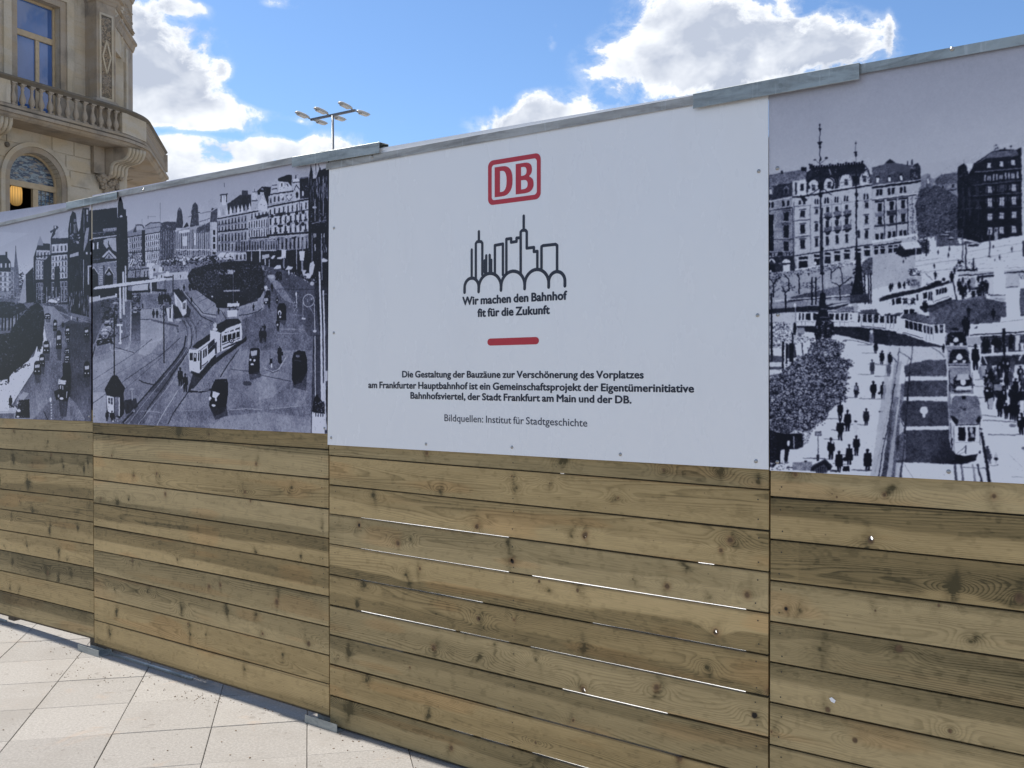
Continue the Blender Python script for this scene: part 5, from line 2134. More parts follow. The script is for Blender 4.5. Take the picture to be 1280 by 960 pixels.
    # hazy light in the lower right
    dabs(c, [(-60, 330), (40, 330), (85, 280), (113, 300), (113, 525), (-60, 515)], 1900, .42, .35, 1.1)
    F(0, 380, 6.4)
    c.grad([(560, 560), (725, 560), (725, 960), (560, 960)], .2, .42, (0, 560), (0, 800), .35)


def art_mid(c):
    F = c.frame
    c.tint = (.985, .98, 1.015)
    c.quiet([(158, 200), (412, 160), (380, 212), (260, 250), (160, 290)])
    c.lw = 5
    F()
    c.grad([(100, 180), (420, 160), (420, 400), (100, 400)], .68, .86, (200, 200), (200, 330))
    c.poly([(100, 330), (420, 320), (420, 560), (100, 545)], .55)
    # ---------- skyline, tile A (110,220)x8
    F(110, 220, 8)
    c.box(595, 404, 680, 408, .55); c.line([(600, 400), (600, 425)], 6, .5); c.line([(722, 270), (722, 450)], 4, .45); c.line([(540, 430), (540, 500)], 3, .5)
    c.poly([(385, 560), (450, 530), (480, 490), (520, 500), (560, 490), (570, 560), (570, 930), (385, 930)], .62)
    c.poly([(450, 560), (478, 495), (485, 560)], .25); c.poly([(480, 540), (490, 505), (540, 495), (560, 540)], .75); c.line([(478, 490), (540, 490), (562, 520)], 10, .2)
    c.facade([(380, 620), (435, 610), (435, 920), (390, 930)], 2, 5, .80, .35)
    c.facade([(430, 600), (540, 592), (545, 910), (440, 920)], 5, 5, .72, .10)
    c.box(538, 540, 572, 900, .12)
    c.poly([(570, 500), (600, 480), (640, 460), (725, 460), (725, 560), (570, 590)], .66)
    c.line([(575, 500), (620, 470), (725, 465)], 9, .2); c.line([(572, 530), (725, 505)], 5, .3)
    c.facade([(572, 590), (715, 565), (712, 880), (590, 900)], 7, 5, .84, .12, noise=.2)
    c.facade([(720, 555), (870, 530), (865, 820), (712, 850)], 6, 6, .22, .50, lit=.7, noise=.3)
    c.poly([(725, 470), (790, 455), (880, 460), (880, 540), (720, 560)], .22)
    c.blobs([(725, 470), (880, 455), (880, 540), (720, 560)], 70, 4, 10, .05, .8, .7)
    c.line([(380, 615), (720, 560)], 9, .12); c.line([(400, 770), (715, 740)], 8, .15)
    # domed twin towers
    c.poly([(880, 480), (890, 400), (895, 340), (915, 310), (935, 340), (945, 400), (950, 470), (945, 520), (880, 520)], .22)
    c.poly([(898, 345), (915, 312), (930, 345)], .45)
    c.blobs([(885, 400), (945, 400), (948, 510), (885, 520)], 45, 3, 8, .1, .6, .8)
    c.poly([(1020, 500), (1035, 400), (1045, 290), (1070, 260), (1095, 290), (1105, 400), (1110, 520), (1020, 560)], .25)
    c.line([(1030, 360), (1120, 365)], 10, .2); c.line([(1000, 410), (1040, 400)], 4, .3)
    c.blobs([(1035, 300), (1100, 300), (1108, 520), (1025, 540)], 90, 3, 9, .08, .75, .8)
    c.line([(1120, 375), (1240, 350)], 5, .4); c.line([(1110, 460), (1230, 420)], 6, .35)
    c.poly([(870, 560), (960, 520), (1240, 470), (1240, 800), (870, 820)], .70)
    c.poly([(950, 520), (990, 460), (1010, 500)], .15)
    for i, x in enumerate(range(878, 1230, 19)):
        c.line([(x, 560 - (x - 870) * .12), (x + 2, 790)], 5 if i % 3 else 9, .10 if i % 2 else .25, .85)
    c.poly([(912, 550), (1015, 535), (1015, 560), (912, 575)], .93)
    c.box(945, 600, 992, 700, .88); c.box(1060, 570, 1078, 690, .9)
    c.poly([(1090, 520), (1220, 460), (1230, 560), (1090, 570)], .30)
    c.blobs([(1090, 510), (1225, 460), (1230, 560), (1090, 580)], 60, 4, 10, .05, .8, .8)
    c.box(880, 730, 1240, 745, .85); c.blobs([(870, 740), (1240, 740), (1240, 800), (870, 810)], 100, 4, 12, .05, .95, .85)
    c.poly([(1225, 350), (1250, 330), (1280, 310), (1400, 330), (1400, 820), (1225, 820)], .70)
    c.line([(1240, 330), (1262, 340), (1262, 450)], 24, .25); c.box(1232, 370, 1268, 440, .15)
    for y in (545, 610, 675, 740):
        c.box(1246, y, 1276, y + 42, .08)
    # church at the left
    c.poly([(0, 350), (290, 315), (300, 560), (0, 610)], .07)
    c.poly([(0, 560), (390, 520), (390, 960), (0, 960)], .10)
    c.poly([(298, 380), (300, 270), (318, 210), (328, 210), (350, 270), (355, 330), (380, 335), (385, 560), (390, 960), (298, 960)], .06)
    c.poly([(295, 420), (330, 390), (345, 400), (345, 470), (320, 460), (340, 500), (345, 520), (325, 520), (300, 460)], .80)
    c.box(308, 405, 322, 450, .1)
    c.poly([(150, 528), (290, 512), (290, 545), (150, 555)], .62); c.line([(40, 575), (290, 545)], 8, .45)
    c.poly([(20, 622), (290, 590), (292, 600), (20, 636)], .80)
    c.blobs([(30, 560), (290, 530), (290, 570), (30, 600)], 40, 4, 10, .05, .6, .8)
    c.box(48, 670, 62, 735, .88); c.box(90, 662, 104, 730, .88)
    c.poly([(155, 640), (200, 620), (280, 615), (285, 760), (245, 740), (215, 700), (185, 725), (155, 680)], .72)
    c.line([(205, 680), (245, 745)], 10, .1); c.line([(205, 650), (205, 700)], 8, .1)
    c.poly([(135, 810), (208, 735), (285, 810), (285, 825), (270, 830), (208, 760), (160, 815)], .78)
    c.poly([(165, 825), (208, 770), (262, 825)], .70); c.poly([(195, 820), (210, 790), (225, 820)], .25)
    c.box(20, 760, 40, 782, .8); c.line([(0, 840), (120, 830)], 6, .5)
    c.line([(0, 890), (290, 852)], 13, .80)
    c.line([(0, 905), (290, 870)], 7, .3)
    c.poly([(0, 900), (285, 862), (285, 960), (0, 960)], .62)
    c.poly([(20, 960), (40, 925), (60, 920), (95, 960)], .05); c.poly([(170, 960), (195, 912), (225, 912), (250, 960)], .05)
    c.scratch([(290, 560), (390, 560), (390, 900), (290, 900)], 40, 0, 30, 4, .02, .5, .5)
    c.box(330, 580, 342, 700, .75); c.line([(345, 590), (350, 740)], 5, .6)
    # ---------- tile B (260,190)x8: hotel fronts
    F(260, 190, 8)
    c.poly([(20, 600), (60, 570), (120, 540), (140, 430), (190, 425), (200, 500), (330, 430), (340, 390), (395, 390), (400, 420), (440, 400), (470, 370), (500, 390), (540, 345), (630, 350), (640, 320),
            (660, 290), (690, 320), (700, 260), (800, 230), (835, 230), (840, 270), (880, 240), (905, 270), (1000, 250), (1010, 480), (1010, 1000), (20, 1000)], .78)
    c.poly([(190, 520), (250, 480), (320, 430), (430, 425), (430, 570), (300, 600), (200, 620)], .18)
    c.box(338, 385, 398, 430, .3)
    c.poly([(30, 600), (95, 560), (90, 700), (20, 700)], .3)
    c.box(125, 432, 135, 500, .1); c.box(180, 428, 190, 500, .1); c.line([(118, 430), (195, 420)], 9, .15); c.poly([(135, 440), (150, 440), (160, 500), (172, 445), (182, 445), (180, 530), (140, 530)], .90); c.line([(162, 310), (162, 350)], 6, .35)
    for x in range(100, 420, 38):
        c.poly([(x, 610 - (x - 100) * .17), (x + 10, 560 - (x - 100) * .17), (x + 26, 605 - (x - 100) * .17), (x + 26, 640 - (x - 100) * .17), (x, 645 - (x - 100) * .17)], .88 if x % 3 else .7)
    c.line([(95, 668), (500, 590)], 12, .10); c.line([(95, 655), (500, 575)], 5, .9)
    c.facade([(95, 680), (390, 625), (390, 770), (95, 800)], 9, 2, .74, .08, fw=.38, fh=.66, balc=.35, noise=.35)
    c.line([(95, 800), (400, 768)], 14, .08)
    c.facade([(95, 815), (390, 785), (390, 1000), (95, 1000)], 9, 2, .70, .06, fw=.42, fh=.7, noise=.35)
    c.box(38, 705, 92, 1000, .82)
    for y in (780, 850, 920):
        c.box(50, y, 72, y + 48, .06)
    c.line([(94, 690), (94, 1000)], 6, .2)
    # richly gabled front
    c.poly([(490, 390), (540, 345), (630, 352), (620, 430), (600, 540), (560, 420), (500, 430)], .07)
    c.poly([(700, 265), (790, 228), (838, 228), (835, 350), (800, 300), (700, 290)], .06)
    c.ell(465, 440, 27, 46, .86); c.line([(440, 488), (495, 486)], 8, .1); c.line([(465, 370), (465, 400)], 6, .3); c.line([(445, 400), (490, 400)], 5, .3)
    c.poly([(500, 580), (500, 520), (530, 470), (545, 430), (560, 470), (590, 510), (590, 560), (600, 600)], .88)
    c.ell(540, 370, 14, 12, .5); c.poly([(520, 400), (560, 400), (560, 430), (520, 430)], .8)
    c.poly([(640, 345), (660, 285), (690, 340), (685, 400), (640, 410)], .80); c.line([(640, 335), (690, 330)], 8, .15); c.line([(638, 372), (690, 362)], 9, .12)
    c.poly([(700, 400), (712, 320), (735, 290), (760, 310), (770, 380), (780, 400)], .88); c.box(732, 312, 744, 345, .08)
    c.ell(800, 360, 40, 34, .85); c.line([(790, 320), (800, 340)], 8, .1)
    c.ell(880, 290, 32, 26, .92); c.line([(848, 308), (912, 300)], 8, .12); c.box(850, 320, 915, 470, .82); c.ell(890, 430, 14, 34, .07); c.line([(860, 380), (885, 330), (912, 372)], 6, .15); c.line([(878, 232), (878, 262)], 10, .1)
    c.poly([(915, 270), (1005, 255), (1010, 460), (920, 470)], .10); c.box(940, 390, 956, 440, .85); c.line([(920, 262), (1000, 250)], 8, .4)
    c.blobs([(920, 300), (1000, 290), (1005, 450), (925, 460)], 25, 4, 10, .1, .8, .7)
    c.line([(620, 425), (850, 390)], 12, .07); c.line([(600, 550), (1005, 470)], 16, .07); c.line([(600, 538), (1005, 458)], 5, .9)
    c.facade([(605, 440), (850, 400), (850, 480), (605, 530)], 6, 1, .80, .08, noise=.15)
    c.ell(735, 440, 22, 26, .9); c.ell(810, 460, 34, 26, .85); c.line([(780, 450), (812, 490), (845, 450)], 5, .2)
    c.facade([(420, 610), (600, 580), (600, 640), (420, 680)], 5, 1, .84, .15)
    c.facade([(600, 560), (1000, 485), (1000, 580), (600, 650)], 9, 1, .84, .07, fw=.3, fh=.62)
    c.line([(490, 655), (600, 625)], 30, .10, .9); c.line([(600, 650), (1000, 578)], 9, .12)
    c.line([(680, 628), (770, 612)], 30, .12)
    c.facade([(400, 690), (600, 660), (600, 850), (400, 860)], 8, 2, .84, .10, fw=.40, fh=.7, noise=.2)
    c.facade([(600, 655), (1000, 590), (1000, 800), (600, 830)], 8, 2, .85, .06, fw=.34, fh=.68, balc=.4, noise=.1)
    for x in (640, 730, 805, 885, 950):
        c.ell(x, 640 - (x - 640) * .13, 17, 20, .07)
    c.ell(722, 738, 30, 14, .05); c.ell(805, 720, 20, 18, .08); c.ell(888, 715, 20, 18, .08); c.ell(948, 720, 18, 20, .08)
    c.line([(915, 480), (918, 960)], 6, .12); c.line([(600, 600), (605, 850)], 6, .15); c.line([(770, 600), (775, 820)], 4, .3)
    c.line([(590, 835), (1000, 805)], 20, .07); c.line([(420, 860), (600, 850)], 14, .08)
    c.facade([(400, 870), (1005, 830), (1005, 980), (400, 985)], 15, 1, .66, .05, fw=.45, fh=.8, noise=.5)
    c.line([(445, 880), (470, 960)], 14, .08); c.line([(700, 870), (690, 940)], 16, .07); c.line([(840, 860), (880, 850)], 16, .08)
    # dark spires at the right end
    c.poly([(1003, 480), (1010, 260), (1018, 200), (1028, 125), (1044, 200), (1050, 270), (1070, 260), (1110, 160), (1120, 150), (1130, 180), (1180, 160), (1200, 95), (1230, 85), (1230, 1000), (1003, 1000)], .06)
    c.poly([(1050, 120), (1200, 95), (1175, 150), (1130, 180), (1118, 148), (1080, 265), (1052, 262)], .80)
    c.line([(1076, 110), (1080, 230)], 5, .15); c.line([(1105, 120), (1115, 175)], 5, .2)
    c.scratch([(1020, 260), (1200, 230), (1200, 460), (1020, 470)], 60, 2, 60, 5, .3, .9, .65)
    c.line([(1152, 240), (1152, 640)], 9, .55); c.line([(1068, 470), (1070, 690)], 7, .7); c.line([(1110, 500), (1110, 690)], 5, .4)
    c.ell(1064, 552, 22, 14, .75); c.blobs([(1030, 610), (1190, 600), (1190, 710), (1030, 715)], 45, 4, 14, .2, .9, .7)
    c.line([(1040, 715), (1180, 680)], 8, .65)
    for x in (1060, 1075, 1135, 1160):
        c.line([(x, 815), (x, 850)], 9, .85)
    c.line([(1040, 810), (1042, 1000)], 7, .5); c.line([(1135, 830), (1135, 1000)], 7, .6); c.line([(1160, 860), (1160, 960)], 5, .5)
    # ---------- tile C (110,310)x8 left middle ground
    F(110, 310, 8)
    c.poly([(0, 160), (285, 135), (285, 500), (0, 540)], .55)
    for x0, x1 in ((15, 100), (168, 250)):
        c.poly([(x0, 480), (x0, 260), ((x0 + x1) / 2 - 12, 200), ((x0 + x1) / 2 + 12, 200), (x1, 255), (x1, 480)], .05)
        c.line([(x0 - 6, 270), ((x0 + x1) / 2, 190), (x1 + 6, 262)], 8, .85)
    c.ell(208, 262, 26, 12, .6); c.poly([(195, 255), (210, 235), (225, 255)], .8)
    for y in range(190, 480, 22):
        c.box(112, y, 150, y + 9, .85, .7); c.box(258, y, 285, y + 9, .7, .7)
    c.box(150, 170, 168, 480, .25)
    c.poly([(0, 380), (290, 360), (290, 490), (0, 505)], .07)
    c.poly([(285, -300), (390, -320), (400, 80), (395, 420), (440, 440), (440, 520), (290, 500)], .07)
    c.poly([(10, 490), (110, 480), (110, 500), (275, 470), (280, 490), (60, 540), (10, 545)], .80); c.box(272, 455, 290, 490, .9); c.box(108, 470, 122, 505, .85)
    # ground tones
    c.grad([(10, 545), (280, 495), (440, 540), (520, 470), (1280, 420), (1280, 960), (10, 960)], .42, .60, (0, 540), (0, 960))
    c.poly([(10, 550), (230, 500), (200, 700), (150, 740), (60, 960), (10, 960)], .34)
    c.grad([(520, 600), (750, 600), (750, 960), (520, 960)], .68, .74, (0, 600), (0, 960), .8)
    # kiosks and shelter band
    c.poly([(400, 210), (620, 195), (620, 300), (400, 320)], .62); c.line([(400, 225), (620, 200)], 10, .1)
    c.poly([(385, 300), (640, 285), (640, 330), (385, 350)], .08)
    c.blobs([(400, 220), (620, 210), (620, 300), (400, 310)], 60, 4, 12, .1, .9, .8)
    for x in (470, 515, 560, 590):
        c.box(x, 230, x + 9, 290, .07)
    c.box(440, 335, 600, 430, .80); c.line([(430, 440), (620, 430)], 22, .07); c.line([(620, 420), (780, 425)], 26, .08)
    c.poly([(630, 345), (690, 340), (690, 420), (640, 420)], .10); c.line([(610, 340), (605, 440)], 14, .12)
    c.blobs([(400, 60), (560, 50), (560, 200), (400, 210)], 110, 5, 15, .05, .95, .8)
    c.poly([(410, 180), (435, 110), (470, 110), (440, 180)], .85); c.line([(425, 170), (450, 120)], 7, .15)
    c.poly([(590, 150), (690, 150), (690, 180), (650, 185), (650, 300), (615, 310), (610, 190), (585, 190)], .92)
    c.blobs([(640, 130), (1000, 130), (1000, 230), (640, 250)], 170, 5, 15, .03, .95, .85)
    c.poly([(650, 170), (700, 165), (740, 190), (760, 180), (760, 240), (650, 250)], .78); c.box(710, 190, 740, 240, .9); c.box(655, 205, 672, 230, .1); c.box(745, 190, 758, 230, .1)
    c.poly([(640, 290), (760, 250), (1000, 235), (1010, 310), (860, 320), (700, 330)], .82)
    c.poly([(770, 290), (775, 250), (790, 230), (810, 240), (815, 285)], .95); c.line([(760, 292), (840, 290)], 12, .08)
    for x in (690, 735, 850, 925):
        c.person(x, 300, 34, .08)
    # church-side flag poles in front of the dark block
    # hedge
    c.blobs([(740, 110), (870, 90), (1280, 80), (1280, 150), (900, 180), (740, 170)], 260, 6, 16, .02, .16, .95)
    c.box(948, 85, 974, 170, .92); c.box(955, 100, 966, 130, .4)
    # oval park
    F()
    park = [(234, 345), (240, 336), (262, 330), (285, 327), (310, 326), (326, 331), (331, 345), (331, 362), (325, 372), (300, 383), (275, 388), (262, 380), (240, 362)]
    c.poly([(236, 352), (250, 340), (330, 335), (333, 368), (322, 382), (300, 391), (275, 390), (255, 380), (238, 366)], .62)
    c.poly(park, .06)
    c.blobs([(236, 334), (262, 329), (300, 327), (325, 332), (328, 350), (318, 362), (262, 366), (240, 352)], 1300, .5, 1.3, .02, .55, .7)
    c.blobs([(238, 348), (272, 336), (280, 372), (262, 376), (244, 362)], 500, .5, 1.3, .05, .62, .7)
    c.grad([(262, 362), (322, 360), (322, 376), (296, 384), (272, 384)], .12, .05, (290, 362), (290, 384), .8)
    F(260, 300, 8)
    c.blobs([(60, 300), (190, 290), (190, 340), (70, 350)], 30, 5, 12, .5, .9, .9)
    c.poly([(195, 295), (270, 300), (270, 345), (195, 340)], .75); c.box(250, 320, 275, 345, .1)
    c.line([(252, 300), (252, 620)], 6, .45); c.line([(160, 508), (312, 505)], 15, .72)
    c.ell(42, 565, 9, 9, .85)
    c.blobs([(0, 160), (200, 150), (480, 205), (520, 280), (0, 240)], 150, 6, 16, .02, .10, .95)
    # curving pale path round the park
    c.line([(0, 620), (90, 690), (200, 690)], 22, .62)
    c.poly([(280, 690), (400, 660), (520, 640), (548, 600), (548, 680), (500, 715), (380, 745), (300, 755)], .58)
    c.line([(310, 752), (400, 742), (500, 716), (545, 676)], 8, .12)
    c.line([(530, 640), (542, 660), (545, 680)], 4, .9); c.person(455, 705, 70, .06, w=1.3); c.person(105, 745, 70, .06, w=1.3)
    # right street
    c.grad([(560, 220), (700, 240), (1220, 480), (1220, 1100), (340, 1100), (340, 800), (560, 690)], .28, .44, (0, 300), (0, 950))
    c.poly([(590, 350), (660, 345), (700, 400), (830, 560), (860, 640), (760, 600), (620, 420)], .55)
    c.line([(595, 350), (690, 420), (850, 580)], 4, .7, .5); c.ell(630, 365, 34, 20, .75)
    c.grad([(700, 300), (880, 330), (1120, 520), (1150, 960), (1000, 960), (860, 640), (700, 400)], .30, .25, (0, 300), (0, 900), .6)
    c.scratch([(700, 420), (1100, 500), (1140, 900), (600, 940), (560, 720)], 260, 26, 2, 3, .08, .8, .35)
    c.line([(690, 490), (1060, 495)], 6, .12, .7); c.line([(720, 890), (900, 892)], 6, .75, .8); c.line([(690, 932), (900, 934)], 6, .75, .8)
    # shops at the right
    c.poly([(380, 100), (700, 95), (740, 110), (1220, 60), (1220, 480), (1080, 450), (900, 360), (700, 280), (530, 250), (380, 210)], .08)
    c.facade([(270, 0), (700, 0), (700, 100), (270, 120)], 16, 1, .6, .06, fw=.5, fh=.8, noise=.5)
    c.line([(390, 106), (680, 104)], 9, .85); c.box(430, 110, 440, 210, .6); c.box(512, 80, 526, 220, .8)
    c.facade([(270, 130), (385, 130), (385, 205), (270, 205)], 3, 1, .82, .08)
    for x in (90, 120, 165):
        c.poly([(x, 165), (x + 35, 122), (x + 62, 122), (x + 30, 178)], .90)
    c.line([(268, 130), (262, 205)], 10, .8)
    c.poly([(540, 150), (612, 140), (612, 175), (540, 190)], .78); c.box(565, 185, 578, 250, .8); c.box(606, 195, 616, 270, .7)
    c.poly([(625, 185), (650, 152), (675, 155), (650, 192)], .9); c.poly([(690, 175), (740, 165), (740, 190), (690, 192)], .85)
    c.poly([(735, 100), (782, 95), (776, 180), (732, 182)], .90); c.box(750, 185, 766, 280, .55)
    c.line([(884, 0), (886, 290)], 9, .70); c.line([(948, 0), (948, 110)], 6, .7)
    c.poly([(912, 112), (968, 108), (958, 208), (918, 208)], .93); c.box(930, 210, 952, 310, .65)
    c.line([(1040, 0), (1042, 340)], 12, .40); c.line([(1132, 0), (1140, 400)], 10, .62)
    c.poly([(655, 285), (690, 250), (725, 250), (735, 285), (700, 292)], .88); c.poly([(770, 300), (800, 258), (850, 270), (830, 295)], .85)
    c.poly([(1010, 300), (1020, 230), (1055, 210), (1065, 250), (1045, 350), (1015, 345)], .85); c.poly([(940, 300), (985, 300), (950, 370)], .8)
    c.poly([(960, 340), (1000, 330), (1040, 345), (1020, 385), (965, 380)], .85); c.blobs([(880, 320), (1080, 400), (1080, 490), (940, 400)], 50, 6, 16, .03, .9, .85)
    c.ell(1040, 435, 20, 22, .8); c.poly([(1135, 200), (1150, 178), (1200, 200), (1190, 218), (1140, 222)], .85)
    c.box(1065, 40, 1075, 110, .8); c.scratch([(1140, 30), (1190, 30), (1190, 110), (1140, 110)], 12, 0, 40, 5, .5, .9, .7)
    c.person(808, 350, 60, .85); c.blobs([(820, 320), (880, 330), (880, 360), (830, 350)], 12, 6, 12, .6, .9)
    # vehicles on the right street
    def car(x, y, w, h, face=True):
        c.poly([(x - w / 2, y), (x - w * .46, y - h * .75), (x - w * .25, y - h), (x + w * .3, y - h), (x + w * .48, y - h * .8), (x + w / 2, y)], .05)
        if face:
            c.ell(x - w * .2, y - h * .42, w * .20, h * .16, .92, 1, 10); c.ell(x - w * .2, y - h * .38, w * .1, h * .12, .1); c.ell(x - w * .15, y - h * .18, w * .11, w * .1, .95)
        c.poly([(x - w * .4, y), (x + w * .5, y), (x + w * .3, y + h * .35)], .12, .6)
    car(705, 400, 70, 85, False); c.blobs([(670, 320), (735, 320), (735, 395), (670, 395)], 14, 4, 9, .2, .7)
    car(735, 800, 95, 170); car(590, 640, 70, 90); c.poly([(560, 470), (585, 452), (600, 480), (575, 495)], .9); c.box(575, 492, 614, 525, .85); c.box(560, 580, 600, 610, .7)
    c.blobs([(540, 300), (590, 290), (600, 460), (545, 440)], 60, 6, 14, .03, .6, .9)
    car(600, 560, 50, 60, False)
    c.person(640, 515, 90, .06); c.person(690, 640, 80, .06, w=1.2); c.ell(690, 600, 7, 7, .9); c.person(610, 690, 60, .06, w=1.4)
    c.person(698, 910, 130, .05, w=1.2); c.ell(694, 848, 9, 12, .85)
    c.person(566, 910, 70, .06, w=1.6); c.ell(548, 865, 8, 8, .05)
    c.person(524, 975, 80, .06, w=1.6)
    c.line([(882, 515), (886, 680)], 9, .78); c.ell(881, 540, 9, 16, .9); c.blobs([(845, 610), (875, 610), (905, 710), (850, 710)], 40, 4, 12, .1, .9)
    c.line([(850, 745), (960, 755)], 5, .7, .8); c.ell(955, 785, 22, 10, .9)
    t = np.linspace(0, 2 * np.pi, 22)
    c.line(np.stack([1005 + 55 * np.cos(t), 605 + 62 * np.sin(t)], 1), 7, .85)
    c.blobs([(970, 560), (1040, 560), (1040, 640), (970, 640)], 22, 5, 13, .4, .9); c.line([(950, 620), (948, 780)], 6, .7); c.line([(1062, 640), (1068, 900)], 8, .8); c.line([(1010, 660), (1065, 750)], 6, .6)
    c.ell(1066, 910, 18, 14, .85); c.ell(925, 905, 26, 36, .5); c.blobs([(905, 870), (945, 870), (945, 940), (905, 940)], 20, 4, 9, .3, .8)
    # white poles
    c.grad([(1060, 450), (1230, 440), (1230, 1000), (1120, 1000)], .12, .16, (0, 450), (0, 900), .8)
    c.line([(1113, 320), (1135, 980)], 17, .90); c.line([(1152, 505), (1165, 980)], 15, .88); c.line([(1140, 540), (1190, 540)], 6, .7)
    # ---------- trams, tile A of the lower half (110,420)x8 and (110,310)x8
    F(110, 310, 8)
    # tracks
    c.grad([(1000, 420), (1080, 420), (1280, 560), (1280, 700), (1180, 680), (1010, 520)], .55, .66, (1000, 450), (1280, 600))
    c.line([(960, 440), (1140, 660), (1280, 690)], 6, .8)
    c.line([(930, 420), (1000, 520), (1130, 680), (1250, 740)], 9, .12); c.line([(975, 450), (1150, 650), (1280, 670)], 7, .15)
    c.blobs([(900, 690), (1180, 690), (1280, 740), (1280, 790), (960, 780)], 70, 6, 18, .1, .75, .6)
    c.line([(1160, 640), (1280, 560)], 4, .3); c.line([(1110, 540), (1190, 500)], 4, .2); c.line([(1090, 500), (1150, 470)], 4, .2)
    for dx, v in ((0, .15), (26, .7), (44, .15), (70, .75), (92, .2)):
        c.line([(940 + dx, 720), (985 + dx, 790), (995 + dx, 860), (985 + dx, 960)], 6, v, .75)
    # small tram
    c.poly([(860, 430), (900, 430), (985, 520), (985, 660), (945, 680), (870, 560)], .90)
    c.poly([(845, 420), (910, 405), (985, 505), (940, 545)], .12); c.poly([(900, 500), (930, 560), (935, 660), (885, 580)], .80)
    c.box(948, 548, 956, 612, .06); c.box(962, 546, 974, 610, .06); c.poly([(850, 570), (900, 590), (950, 690), (860, 710)], .10); c.poly([(940, 480), (975, 490), (978, 520), (940, 520)], .2)
    c.poly([(985, 560), (1030, 620), (1010, 690), (950, 700), (985, 650)], .15, .9)
    # crowd by the stop
    c.blobs([(690, 480), (850, 460), (860, 700), (780, 740), (700, 680)], 200, 5, 16, .03, .8, .85)
    for x, y, h in ((655, 700, 90), (690, 700, 90), (715, 560, 110), (740, 560, 120), (770, 540, 100), (800, 540, 90), (960, 430, 70), (1020, 430, 90), (1035, 545, 60), (900, 840, 70), (820, 570, 90), (780, 660, 80)):
        c.person(x, y, h, .06, w=1.3)
    c.poly([(780, 600), (830, 590), (850, 740), (800, 730)], .85); c.box(835, 560, 846, 700, .9); c.box(815, 600, 828, 700, .08); c.person(905, 830, 90, .55, w=1.5)
    c.line([(640, 720), (900, 780)], 20, .14, .6); c.ell(905, 720, 32, 12, .75)
    c.box(845, 270, 855, 470, .08); c.line([(770, 300), (770, 440)], 4, .1)
    # cars parked in a row by the church
    c.blobs([(140, 540), (300, 500), (360, 560), (370, 700), (260, 960), (90, 960), (140, 740)], 230, 8, 26, .02, .30, .9)
    for x, y, w in ((270, 560, 60), (190, 745, 60), (200, 800, 60), (160, 830, 70), (165, 860, 60), (110, 920, 50), (240, 740, 40)):
        c.poly([(x - w / 2, y), (x - w * .2, y - w * .3), (x + w * .4, y - w * .35), (x + w / 2, y - w * .15)], .82)
        c.line([(x - w / 2, y + 12), (x + w / 2, y - 4)], 6, .6)
    # second dark row
    c.blobs([(435, 470), (520, 460), (525, 650), (490, 690), (440, 680)], 110, 7, 20, .02, .30, .95)
    c.grad([(440, 640), (525, 640), (525, 960), (430, 960)], .12, .40, (0, 660), (0, 930), .85)
    for y in (485, 600, 640):
        c.ell(470, y, 22, 8, .75)
    c.poly([(330, 560), (430, 540), (432, 960), (300, 960), (290, 720)], .48); c.line([(430, 540), (425, 960)], 6, .85)
    c.blobs([(300, 600), (375, 570), (380, 740), (310, 800)], 60, 6, 14, .05, .8, .8)
    # poles
    c.line([(320, 380), (325, 700)], 20, .86); c.line([(352, 240), (358, 660)], 20, .84); c.line([(375, 180), (378, 530)], 16, .82)
    c.box(288, 758, 345, 780, .95); c.line([(322, 780), (325, 940)], 14, .92); c.box(330, 820, 345, 850, .9); c.box(312, 940, 335, 958, .95)
    c.line([(545, 560), (548, 600)], 12, .1); c.line([(520, 608), (640, 606)], 4, .15); c.line([(520, 714), (640, 712)], 6, .15)
    # shelter roof: long bright streak
    c.poly([(48, 410), (80, 385), (320, 352), (600, 318), (760, 298), (780, 310), (760, 325), (600, 348), (320, 385), (90, 418)], .97)
    c.line([(60, 418), (320, 390), (600, 352)], 6, .15)
    c.line([(630, 345), (632, 450)], 12, .85)
    # ---------- lower half (110,420)x8
    F(110, 420, 8)
    c.grad([(20, 210), (300, 60), (1280, 0), (1280, 960), (40, 960)], .60, .46, (0, 150), (0, 900), .55)
    c.poly([(30, 220), (230, 150), (420, 110), (480, 160), (420, 340), (40, 560)], .66, .7)
    c.poly([(530, 90), (700, 30), (760, 0), (600, 200), (500, 180)], .84, .7)
    c.poly([(30, 560), (170, 560), (190, 870), (40, 860)], .76, .7)
    c.poly([(620, 0), (760, 0), (630, 180), (600, 190)], .72, .5)
    for a, v, w in (([(50, 440), (460, 175), (640, 30)], .15, 6), ([(50, 540), (250, 400), (640, 170), (740, 190)], .3, 4), ([(50, 670), (370, 440), (730, 190), (920, 20)], .10, 8), ([(370, 530), (520, 400), (740, 210)], .2, 5),
                    ([(150, 600), (50, 670)], .1, 9)):
        c.line(a, w, v, .8)
    c.grad([(20, 300), (500, 100), (900, 0), (900, 400), (400, 870), (40, 870)], .80, .50, (150, 200), (600, 700), .35)
    c.poly([(860, 780), (1280, 770), (1280, 900), (820, 880)], .80, .45)
    # sweeping tram tracks
    tr = [[(980, 0), (960, 110), (900, 210), (800, 330), (660, 490), (480, 700), (350, 870)],
          [(1010, 0), (1000, 110), (930, 220), (820, 350), (700, 500), (520, 720), (400, 880)],
          [(1040, 0), (1030, 100), (960, 220), (850, 370), (760, 500), (600, 720), (520, 870)]]
    c.poly([(960, 100), (1000, 120), (960, 220), (860, 380), (760, 560), (600, 560), (700, 460), (850, 270)], .20, .7)
    c.poly([(600, 560), (760, 540), (560, 880), (330, 870)], .34, .7)
    for t_, v, w in zip(tr, (.06, .75, .10), (14, 5, 10)):
        c.line(t_, w, v, .85)
    c.line([(980, 200), (840, 460), (630, 720), (500, 880)], 6, .8, .7)
